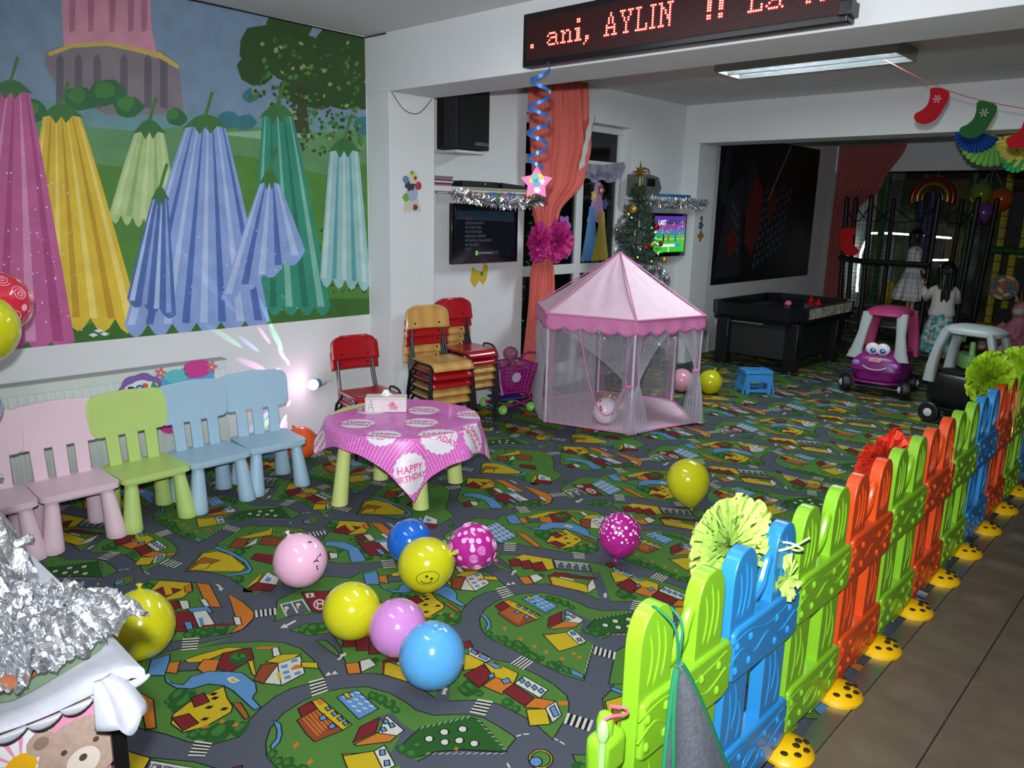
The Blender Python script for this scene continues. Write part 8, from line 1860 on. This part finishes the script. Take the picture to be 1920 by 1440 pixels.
# bows and pompoms on the fence
def pom(label, c, r, m, seed, n=70, sq=(1, 1, 1), strip=None, fr=.28):
    E = empty('tulle_pompom', c); tag(E, label, 'pompom'); b = MB(); pompom(b, (0, 0, 0), r, m, n, seed, sq, fr=fr); b.build('petals', parent=E, smooth=180)
    return E
lt = mat('tulle_pale_lime', (172, 206, 96), .6, noise=.08, nscale=20); lm = mat('tulle_lime', (166, 206, 34), .6, noise=.08, nscale=20); rd = mat('tulle_red', (222, 56, 28), .6, noise=.08, nscale=20)
E_ = pom('pale lime crepe pompom tied behind the nearest blue panel', (-.965, 2.0, .80), .16, lt, 3, 190, (.55, 1.2, .95), fr=.19)
b = MB(); pompom(b, (.13, .13, -.10), .075, lt, 14, 9, (.5, .9, 1.1)); b.build('loose_petal', parent=E_, smooth=180)
b = MB(); b.tube(catmull([(.07, .10, .0), (.12, .12, .01), (.16, .13, 0), (.13, .15, -.02), (.09, .14, -.01)], 4), .0035); b.tube(catmull([(.0, .06, .0), (.07, .08, -.02), (.13, .11, 0), (.15, .2, .01)], 4), .004); b.build('ribbon', mat('ribbon_pale', (190, 214, 150), .4), E_)
pom('sheer orange red bow behind the fence between green and orange panels', (-.97, 3.38, .76), .15, rd, 5, 90, (.5, 1.9, .75))
E_ = pom('big bright lime pompom on top of the fence near the grey roofed toy car', (-.97, 5.12, .86), .19, lm, 6, 150, (.6, 1.35, .85), fr=.30)
b = MB(); gb = mat('ribbon_gold', (226, 196, 90), .3, .5)
for s in range(4): b.tube(catmull([(.14, -.02+.04*s, -.06), (.15, -.03+.05*s, -.12-.03*s), (.14, -.01+.03*s, -.18), (.15, .01, -.24-.03*s)], 4), .004)
b.build('gold_ribbon', gb, E_)
pom('smaller lime pompom at the right picture edge beyond the fence', (-.93, 5.75, .84), .15, lm, 8, 60)
b = MB(); b.tube(catmull([(-.853, 3.92, .74), (-.846, 3.95, .70), (-.85, 3.98, .66), (-.845, 3.95, .60), (-.85, 3.92, .66), (-.846, 3.90, .70)], 4), .003, closed=False); o = b.build('orange_ribbon', mat('ribbon_orange', (236, 110, 70), .4)); tag(o, 'thin orange ribbon loop on the second orange fence panel', 'ribbon')
# grey felt bag with green edging hanging on the first panel
E_ = empty('felt_bag', (-.79, 1.48, .72)); tag(E_, 'grey felt bag with green edging hanging on the first green fence panel', 'bag')
fg = mat('felt_grey', (104, 108, 118), .95, noise=.25, nscale=90, bump=.5, bscale=300); fgr = mat('felt_edge_green', (20, 110, 70), .9)
def bagf(u, v): w_ = .012+.25*v**.9; return (.012*math.sin(u*9+v*3)*v-.02+.05*v, -.02+(u-.42)*2*w_+.16*v*.42, -.62*v)
b = MB(); b.grid(bagf, 24, 30); b.build('felt_sheet', fg, E_, smooth=180, solid=.006)
b = MB()
for uu in (0, 1): b.tube([tuple(Vector(bagf(uu, k/24))+Vector((.002, 0, 0))) for k in range(25)], .0065, 8)
b.tube([tuple(Vector(bagf(.02+.42*k/24, .0+k/24))+Vector((.006, 0, 0))) for k in range(25)], .0065, 8); b.tube([tuple(Vector(bagf(.30+.5*k/12, .72+.28*k/12))+Vector((.006, 0, 0))) for k in range(13)], .0055, 8)
b.build('edging', fgr, E_)
b = MB(); b.tube(catmull([(-.02, -.02, 0), (-.02, -.04, .10), (-.06, -.06, .145), (-.10, -.03, .12)], 5), .0035); b.tube(catmull([(-.02, -.02, 0), (-.02, -.012, .10), (-.06, .0, .125)], 5), .0035); b.build('cord', fgr, E_)
E_ = empty('balloon_stick', (-.86, 1.245, .02)); tag(E_, 'pale green plastic balloon stick tied to the fence connector', 'stick'); b = MB(); b.cyl((0, 0, 0), (0, 0, .60), .008, m=mat('stick_green', (150, 206, 120), .3)); b.ball((0, 0, .61), (.014, .014, .03), mat('stick_green', (150, 206, 120), .3)); b.build('stick', parent=E_); b = MB(); b.tube(catmull([(0, 0, .64), (.01, .02, .645), (.02, .06, .635), (0, .08, .63), (-.02, .05, .64)], 4), .0035); b.build('tie', mat('tie_pink', (216, 90, 120), .5), E_)
# ---------------------------------------------------------------- balloons
def balloon(label, c, r, col, knot=(0, 0, -1), el=1.12, nm=None, tp=.10, group='party balloons on the carpet', rot=0, pat=None, floor=True):
    E = empty('balloon', c); tag(E, label, 'balloon', group); kd = Vector(knot).normalized(); q = (-kd).to_track_quat('Z', 'Y'); E.rotation_euler = (q.to_matrix() @ Matrix.Rotation(rot, 3, 'Z')).to_euler()
    m = mat('balloon_'+nm, col, .16, coat=.6, sss=.25)
    prof = []
    for i in range(25):
        a = -PI/2+PI*i/24; z = math.sin(a); rr = math.cos(a)*(1 if z > 0 else 1-tp*z*z*abs(z)**.5); prof.append((max(rr*r, .004), z*r*(el if z < 0 else 1.0)))
    prof[0] = (.008, -r*el-.004)
    b = MB(); b.lathe(prof, 36); bo = b.build('skin', m, E, smooth=180)
    b = MB(); b.lathe([(.009, -r*el+.002), (.006, -r*el-.008), (.008, -r*el-.014), (.013, -r*el-.022), (.010, -r*el-.024)], 12); b.build('knot', m, E, smooth=180)
    return E, r, el
def on_b(r, el, d, off=1.004):
    d = Vector(d).normalized(); z = d.z; s = r*off
    return Vector((d.x*s*(1 if z > 0 else 1-.10*abs(z)**2.5), d.y*s*(1 if z > 0 else 1-.10*abs(z)**2.5), z*s*(el if z < 0 else 1)))
def spot(b, r, el, d, rad, m=None, n=12, off=1.006, inner=0):
    d = Vector(d).normalized(); t = d.orthogonal().normalized(); s = d.cross(t); R = []
    for q in ([inner, 1] if inner else [.02, .6, 1]): R.append([tuple(on_b(r, el, d+(t*math.cos(a)+s*math.sin(a))*rad*q, off)) for a in [2*PI*i/n for i in range(n)]])
    b.loft(R, m, caps=False)
def camdir(c, dx=0, dy=0):
    """local direction facing the viewer's side of the room from c, shifted (world space)"""
    d = (Vector((0, 0, 1.75))-Vector(c)).normalized(); x = Vector((-d.y, d.x, 0)).normalized(); y = d.cross(x); return (d+x*dx+y*dy).normalized()
def loc_dir(E, w_): return E.rotation_euler.to_matrix().inverted() @ w_
yl, lb, pkc, lil_ = (192, 190, 24), (84, 156, 214), (224, 160, 200), (190, 128, 192)
# (measured from the photograph, resting on the carpet)
E_, r, el = balloon('pale pink balloon with black letters lying left of the cluster on the carpet', (-2.991, 1.786, .125), .125, (230, 178, 206), (-.35, -.2, .9), 1.04, 'pale_pink')
b = MB(); ik = mat('ink_black', (30, 20, 34), .5); c0 = E_.location
for ch, dx, dy in (('Y', .62, -.12), ('T', .95, .12)):
    v, f = text_mesh(ch, .62, 0, .004, 'CENTER'); D = [camdir(c0, dx+(x*.35+y*.9)*.8-.1, dy+(y*.3-x*.95)*.8) for x, y, z in v]; b.add([tuple(on_b(r, el, loc_dir(E_, w_), 1.008)) for w_ in D], f)
for dx, dy in ((.75, -.35), (.82, -.5), (.62, .9), (.5, .85)): spot(b, r, el, loc_dir(E_, camdir(c0, dx, dy)), .04)
b.build('print', ik, E_, smooth=0)
balloon('plain yellow balloon left of the lilac one at the front of the cluster', (-2.449, 1.692, .119), .119, yl, (.3, .5, -.6), 1.05, 'yellow')
balloon('lilac pink balloon wedged between the yellow and light blue balloons', (-2.215, 1.745, .117), .115, lil_, (-.5, .3, .2), 1.05, 'lilac')
balloon('light blue balloon, frontmost of the cluster on the carpet', (-1.961, 1.704, .125), .123, lb, (.25, -.1, .9), 1.08, 'light_blue')
E_, r, el = balloon('yellow balloon with a smiling winking face print', (-2.543, 2.17, .130), .128, yl, (.7, .4, .45), 1.12, 'yellow')
b = MB(); c0 = E_.location; k_ = mat('ink_dark', (40, 44, 10), .5)
def cpath(pts, rad, cl=False): b.tube([tuple(on_b(r, el, loc_dir(E_, camdir(c0, x, y)), 1.006)) for x, y in pts], rad, 5, k_, closed=cl)
oc, os_ = .06, -.62
cpath([(oc+.46*math.cos(t), os_+.36*math.sin(t)) for t in [2*PI*i/30 for i in range(30)]], .0014, True)
cpath([(oc-.02+.25*math.cos(t), os_-.02+.2*math.sin(t)) for t in [PI*1.05+PI*.75*i/12 for i in range(13)]], .0022)
for ex, ey in ((-.05, .16), (.14, .02)): spot(b, r, el, loc_dir(E_, camdir(c0, oc+ex, os_+ey)), .05, k_)
b.build('smiley_print', parent=E_, smooth=0)
balloon('dark blue balloon behind the yellow smiley balloon', (-2.826, 2.307, .113), .113, (24, 96, 190), (-.2, .5, .3), 1.05, 'dark_blue')
def swirl_print(E, r, el, m, seed, n=26):
    g = random.Random(seed); b = MB(); done = []
    for i in range(400):
        d = Vector((g.gauss(0, 1), g.gauss(0, 1), g.gauss(0, 1))).normalized(); rad = g.choice((.26, .20, .13, .11))
        if any((d-e).length < rad+q+.03 for e, q in done): continue
        done.append((d, rad)); t = d.orthogonal().normalized(); s = d.cross(t)
        if rad > .15:
            b.tube([tuple(on_b(r, el, d+(t*math.cos(a)+s*math.sin(a))*rad*(a/(2*PI*2.6)), 1.004)) for a in [2*PI*2.6*k/44 for k in range(2, 45)]], .0022, 5)
        else: spot(b, r, el, d, rad*.9, m)
        if len(done) > n*3: break
    b.build('swirl_print', m, E, smooth=0)
E_, r, el = balloon('magenta balloon printed with white swirls and circles at the back of the cluster', (-2.56, 2.489, .116), .116, (176, 36, 140), (.6, .4, -.4), 1.05, 'swirl_magenta'); swirl_print(E_, r, el, mat('swirl_pink', (230, 170, 214), .5), 4)
E_, r, el = balloon('magenta balloon with white polka dots standing on its knot', (-2.095, 3.085, .150), .108, (166, 26, 130), (-.05, -.1, -1), 1.2, 'dotted_magenta', tp=.10)
g = random.Random(7); b = MB(); n_ = 0; dn = []
for i in range(900):
    d = Vector((g.gauss(0, 1), g.gauss(0, 1), abs(g.gauss(0, .8))-.15)).normalized()
    q = g.choice((.04, .055, .08, .04))
    if d.z < -.10 or any((d-e).length < q+w_+.03 for e, w_ in dn): continue
    spot(b, r, el, d, q, n=10); n_ += 1; dn.append((d, q))
    if n_ > 110: break
b.build('dots', mat('dot_white', (232, 216, 230), .5), E_, smooth=0)
balloon('single yellow balloon standing on its knot in the middle of the carpet', (-2.232, 3.975, .185), .128, yl, (.16, .10, -1), 1.42, 'yellow', tp=.45)
balloon('yellow balloon lying behind the foil covered trays', (-2.895, 1.02, .135), .128, yl, (-.1, .1, 1), 1.15, 'yellow')
E_, r, el = balloon('white balloon with red dots lying inside the tent front', (-3.70, 5.13, .125), .112, (222, 208, 220), (.1, .3, 1), 1.05, 'dotted_white', group='balloons around the tent')
g = random.Random(3); b = MB()
for i in range(34): spot(b, r, el, Vector((g.gauss(0, 1), g.gauss(0, 1), g.gauss(0, 1))), .10, n=12)
b.build('dots', mat('dot_red', (200, 50, 70), .5), E_, smooth=0)
balloon('pale pink balloon on the carpet behind the tent corner', (-3.93, 6.72, .118), .118, (220, 160, 180), (0, .3, -1), 1.05, 'pale_rose', group='balloons around the tent')
balloon('yellow balloon on the carpet right behind the tent', (-3.68, 6.84, .123), .120, yl, (.2, .3, 1), 1.05, 'yellow', group='balloons around the tent')
balloon('orange balloon half hidden behind the last blue kids chair', (-4.62, 2.80, .118), .118, (222, 92, 40), (0, -.4, 1), 1.05, 'orange', group='balloons by the radiator')
def stringed(E, to):
    b = MB(); M_ = E.rotation_euler.to_matrix().inverted(); p = M_ @ (Vector(to)-E.location); b.tube([(0, 0, -.15), tuple(p*.5+Vector((0, 0, .0))), tuple(p)], .0015, 4); b.build('string', mat('string_white', (200, 200, 200), .6), E)
E_, r, el = balloon('yellow balloon cut off by the left picture edge above the radiator', (-3.70, .80, 1.23), .140, yl, (-.1, -.5, -1), 1.15, 'yellow', group='balloons tied at the left edge'); stringed(E_, (-4.25, .72, .31))
E_, r, el = balloon('red balloon with pale swirls peeking out above the left edge yellow balloon', (-4.09, .96, 1.285), .138, (206, 44, 70), (-.1, -.4, -1), 1.1, 'swirl_red', group='balloons tied at the left edge'); swirl_print(E_, r, el, mat('swirl_rose', (236, 170, 180), .5), 9); stringed(E_, (-4.25, .74, .31))
E_, r, el = balloon('sky blue balloon just showing at the left picture edge by the pink chair', (-4.02, .79, .84), .120, lb, (-.2, -.6, -1), 1.1, 'light_blue', group='balloons tied at the left edge'); stringed(E_, (-4.25, .73, .31))
for x, y, z, c, nm, lb_ in ((-2.86, 12.62, 2.12, (110, 130, 40), 'olive', 'dull green balloon in the far cluster under the header'), (-2.60, 12.60, 2.05, (170, 76, 30), 'rust', 'rust orange balloon in the far cluster under the header'), (-2.78, 12.56, 1.86, (120, 70, 140), 'violet', 'violet balloon, lowest of the far cluster')):
    balloon(lb_, (x, y, z), .15, c, (0, 0, -1), 1.1, nm, group='balloons hanging far under the header')
b = MB()
for x, y, z in ((-2.86, 12.62, 2.27), (-2.60, 12.60, 2.2), (-2.78, 12.56, 2.0), (-3.42, 12.4, 2.3)): b.tube([(x, y, z), (-2.75 if x > -3 else -3.42, 12.62, 2.46)], .002, 4)
o = b.build('hanging_thread', mat('string_white', (200, 200, 200), .6), smooth=0); tag(o, 'thin threads holding the far balloons under the header', 'thread')
# ---------------------------------------------------------------- snack table with foil covered trays
CT = empty('snack_table', (-2.05, -.15, 0)); tag(CT, 'pink printed snack cabinet with daisy and teddy bear picture under the trays', 'table')
pkp = mat('cabinet_pink', (222, 144, 178), .5); b = MB(); b.box(-.47, .47, -.62, .635, 0, .765); b.build('cabinet_body', pkp, CT, bevel=.004)
b = MB(); b.box(.468, .484, -.62, .60, .0, .745); b.build('front_panel', pkp, CT, bevel=.002)
b = MB(); b.box(.47, .496, .622, .652, 0, .765); b.build('corner_post', bl, CT, bevel=.002)
b = MB(); b.box(-.50, .50, -.65, .655, .767, .80); b.build('tabletop', wood('table_wood', (170, 130, 84), (140, 100, 60)), CT, bevel=.004)
FP = frame((.4842, .44, .615), (0, 1, 0), (0, 0, 1)); b = MB(); pw2 = mat('petal_white', (226, 226, 226), .5)
for i in range(15): a = 2*PI*i/15; b.prism([(.0, .0), (.07*math.cos(a-.14), .07*math.sin(a-.14)), (.10*math.cos(a), .10*math.sin(a)), (.07*math.cos(a+.14), .07*math.sin(a+.14))], 0, .0008+.00003*i, pw2, FP @ Matrix.Translation((.02, .06, 0)))
b.prism(disc(.02, .06, .028, 20), 0, .0016, mat('daisy_yellow', (226, 170, 20), .5), FP); b.build('daisy_print', parent=CT, smooth=0)
FP = FP @ Matrix.Translation((0, 0, .0012)); b = MB(); tb = mat('teddy_beige', (176, 150, 136), .8, noise=.12, nscale=60); tl = mat('teddy_cream', (216, 202, 190), .8); td = mat('teddy_brown', (84, 60, 50), .6)
b.prism(disc(.125, .035, .078, 30), 0, .0008, tb, FP); b.prism(disc(.058, .092, .026, 16), 0, .0009, tb, FP); b.prism(disc(.058, .092, .014, 16), 0, .0011, mat('teddy_shade', (140, 112, 100), .8), FP); b.prism(disc(.185, .095, .022, 16), 0, .0009, tb, FP)
b.prism(disc(.128, .012, .032, 20), 0, .0012, tl, FP); b.prism(disc(.128, .022, .008, 12), 0, .0016, td, FP)
for s in (-1, 1): b.prism(disc(.125+s*.030, .050, .0060, 10), 0, .0016, td, FP)
b.build('teddy_print', parent=CT, smooth=0)
# scalloped lace cloth
tcl = mat('lace_cloth', (176, 178, 188), .45, noise=.06, nscale=25, bump=.12, bscale=60)
def tcf(u, v):
    # u along y from -.66 to .70 (hanging past the corner), v across x
    y = -.80+1.50*u; s = v*1.06; x = -.52+s; hang = max(0, s-1.03)
    z = .804+.004*math.sin(u*40+v*9)
    if hang > 0: x = .51+.02*math.sin(u*31)*hang/.09+hang*.25; z = .804-hang*.75
    ov = max(0, y-.665)
    if ov > 0: z -= ov*ov*9*.5+ov*.35*max(0, v-.4); y = .665+ov*.8
    return (x, y, z)
b = MB(); b.grid(tcf, 90, 40)
E_ = empty('lace_cloth', (-2.05, -.15, .003)); tag(E_, 'white lacy cloth with scalloped edge covering the snack table', 'tablecloth'); b.build('cloth', tcl, E_, smooth=180)
b = MB()
for i in range(26):
    u = (i+.5)/26; p = tcf(u, 1.0); 
    b.grid(lambda a, c, p=p: (p[0]+.004+.008*math.sin(c*3)*a, p[1]+(a-.5)*.058, p[2]-.022*c*math.sin(PI*min(1, max(0, a)))**.6-.001), 8, 3)
b.build('scallops', tcl, E_, smooth=180, solid=.0015)
b = MB()   # corner flap hanging past the table corner
def flap(u, v): a = -.45+2.0*u; L = .02+.135*v*(.65+.35*math.sin(PI*u)); return (.50+L*math.cos(a)*.62, .60+L*math.sin(a)*.55+.02*u, .806-.075*v*v-.012*v*abs(math.sin(u*PI*4))+.012*math.sin(u*13)*v)
b.grid(flap, 44, 12); b.build('corner_flap', tcl, E_, smooth=180, solid=.0015)
# foil
from mathutils import noise as mn
foil = mat('crumpled_foil', (206, 208, 213), .25, .9, bump=.6, bscale=38)
def foil_sheet(b, c, hx, hy, h, seed, rz=0, spill=.06, n=72):
    cr, sr = math.cos(rz), math.sin(rz)
    def fn(u, v):
        x = (u-.5)*2; y = (v-.5)*2; e = max(abs(x), abs(y)); P_ = Vector((x*3+seed*7, y*3, seed))
        q = mn.noise(P_)*.025+abs(mn.noise(P_*2.2))*.040+abs(mn.noise(P_*5))*.022
        z = h*(1-max(0, e-.80)*4.2)+q*1.2+.012*math.cos(x*2)
        X = x*(hx+spill*(e > .8)*(e-.8)*3)+mn.noise(P_+Vector((9, 3, 1)))*.022+mn.noise(P_*5)*.007; Y = y*(hy+spill*(e > .8)*(e-.8)*3)+mn.noise(P_+Vector((2, 8, 5)))*.022+mn.noise(P_*5+Vector((5, 5, 5)))*.007
        return (c[0]+X*cr-Y*sr, c[1]+X*sr+Y*cr, c[2]+max(z, -.01))
    b.grid(fn, n, n)
def foil_tray(label, c, hx, hy, h, seed, rz=0, glass=False, dish_h=.05):
    E = empty('foil_covered_tray', c); tag(E, label, 'tray', 'foil covered food trays on the snack table'); E.rotation_euler = (0, 0, rz)
    b = MB(); foil_sheet(b, (0, 0, dish_h*.8), hx, hy, h, seed); b.build('foil_cover', foil, E, smooth=28)
    b = MB(); o_ = [(sring(0, 0, 0, hx*.86, hy*.86, .35, 32)), sring(0, 0, dish_h, hx*.97, hy*.97, .35, 32)]
    b.loft(o_+[sring(0, 0, dish_h, hx*.93, hy*.93, .35, 32), sring(0, 0, .006, hx*.82, hy*.82, .35, 32)]); b.build('dish', mat('glass_dish', (130, 156, 120), .08, coat=.5, alpha=.75) if glass else mat('tray_steel', (150, 150, 150), .3, .8), E, smooth=50)
    return E
E_ = foil_tray('glass dish with a half open foil cover at the front corner of the snack table', (-1.70, .375, .812), .115, .14, .05, 1, .35, True, .05)
b = MB(); g = random.Random(2); fc = [mat('food_crust', (150, 84, 40), .6), mat('food_green', (96, 130, 50), .6), mat('food_brown', (110, 60, 30), .6)]
for i in range(16): b.ball((.085+.03*g.random(), -.12+.24*i/15, .045+.01*g.random()), (.02, .022, .014), fc[i % 3], 9, 6)
b.ball((-.02, -.13, .09), (.03, .02, .016), fc[0], 10, 6); b.build('food', parent=E_)
foil_tray('foil tray behind the front glass dish, slightly higher', (-1.93, .235, .812), .13, .165, .13, 2, .0)
foil_tray('tall foil heap in the middle of the snack table', (-2.11, .20, .812), .14, .24, .25, 3, -.1)
foil_tray('foil heap at the back left against the picture edge', (-2.36, .18, .812), .12, .26, .32, 4, .1)
foil_tray('foil tray at the front left picture edge', (-1.72, .09, .812), .13, .13, .09, 5, -.1, True, .045)
foil_tray('foil tray in the second row at the left picture edge', (-1.93, -.06, .812), .14, .16, .17, 6, .1)
b = MB()
for i, (x, y, z) in enumerate(((-1.96, .47, .97), (-2.12, .46, 1.08))):
    b.tube(catmull([(x, y-.10, z-.03), (x+.01, y-.04, z), (x+.02, y+.0, z+.012)], 4), [.022, .02, .02, .017, .014, .012, .012, .016, .006])
o = b.build('foil_twist', foil, smooth=28); tag(o, 'twisted foil tips sticking out of the foil heap', 'foil')
E_ = empty('paper_plate', (-2.34, .34, 1.165)); tag(E_, 'pale plate lying on top of the rear foil heap', 'plate'); MB().lathe([(.02, .0), (.075, .0), (.11, .018), (.112, .02), (.08, .006), (.02, .004)], 32).build('plate', mat('plate_pale', (206, 212, 216), .4), E_)
# small floor toys
for i, (x, y, r, c, nm, lb_) in enumerate(((-4.55, 2.18, .02, (200, 30, 40), 'red', 'tiny red ball on the carpet under the chairs'), (-4.35, 8.05, .0, (0, 0, 0), '', ''))):
    if r: o = MB().ball((0, 0, r), r).build('toy_ball', mat('ball_'+nm, c, .3), loc=(x, y, 0)); tag(o, lb_, 'ball')
# skirting
sk = mat('skirting_brown', (96, 52, 34), .5)
struct(MB().box(XW, XW+.012, -3, 3.64, 0, .05).build('baseboard_left', sk, bevel=.002));
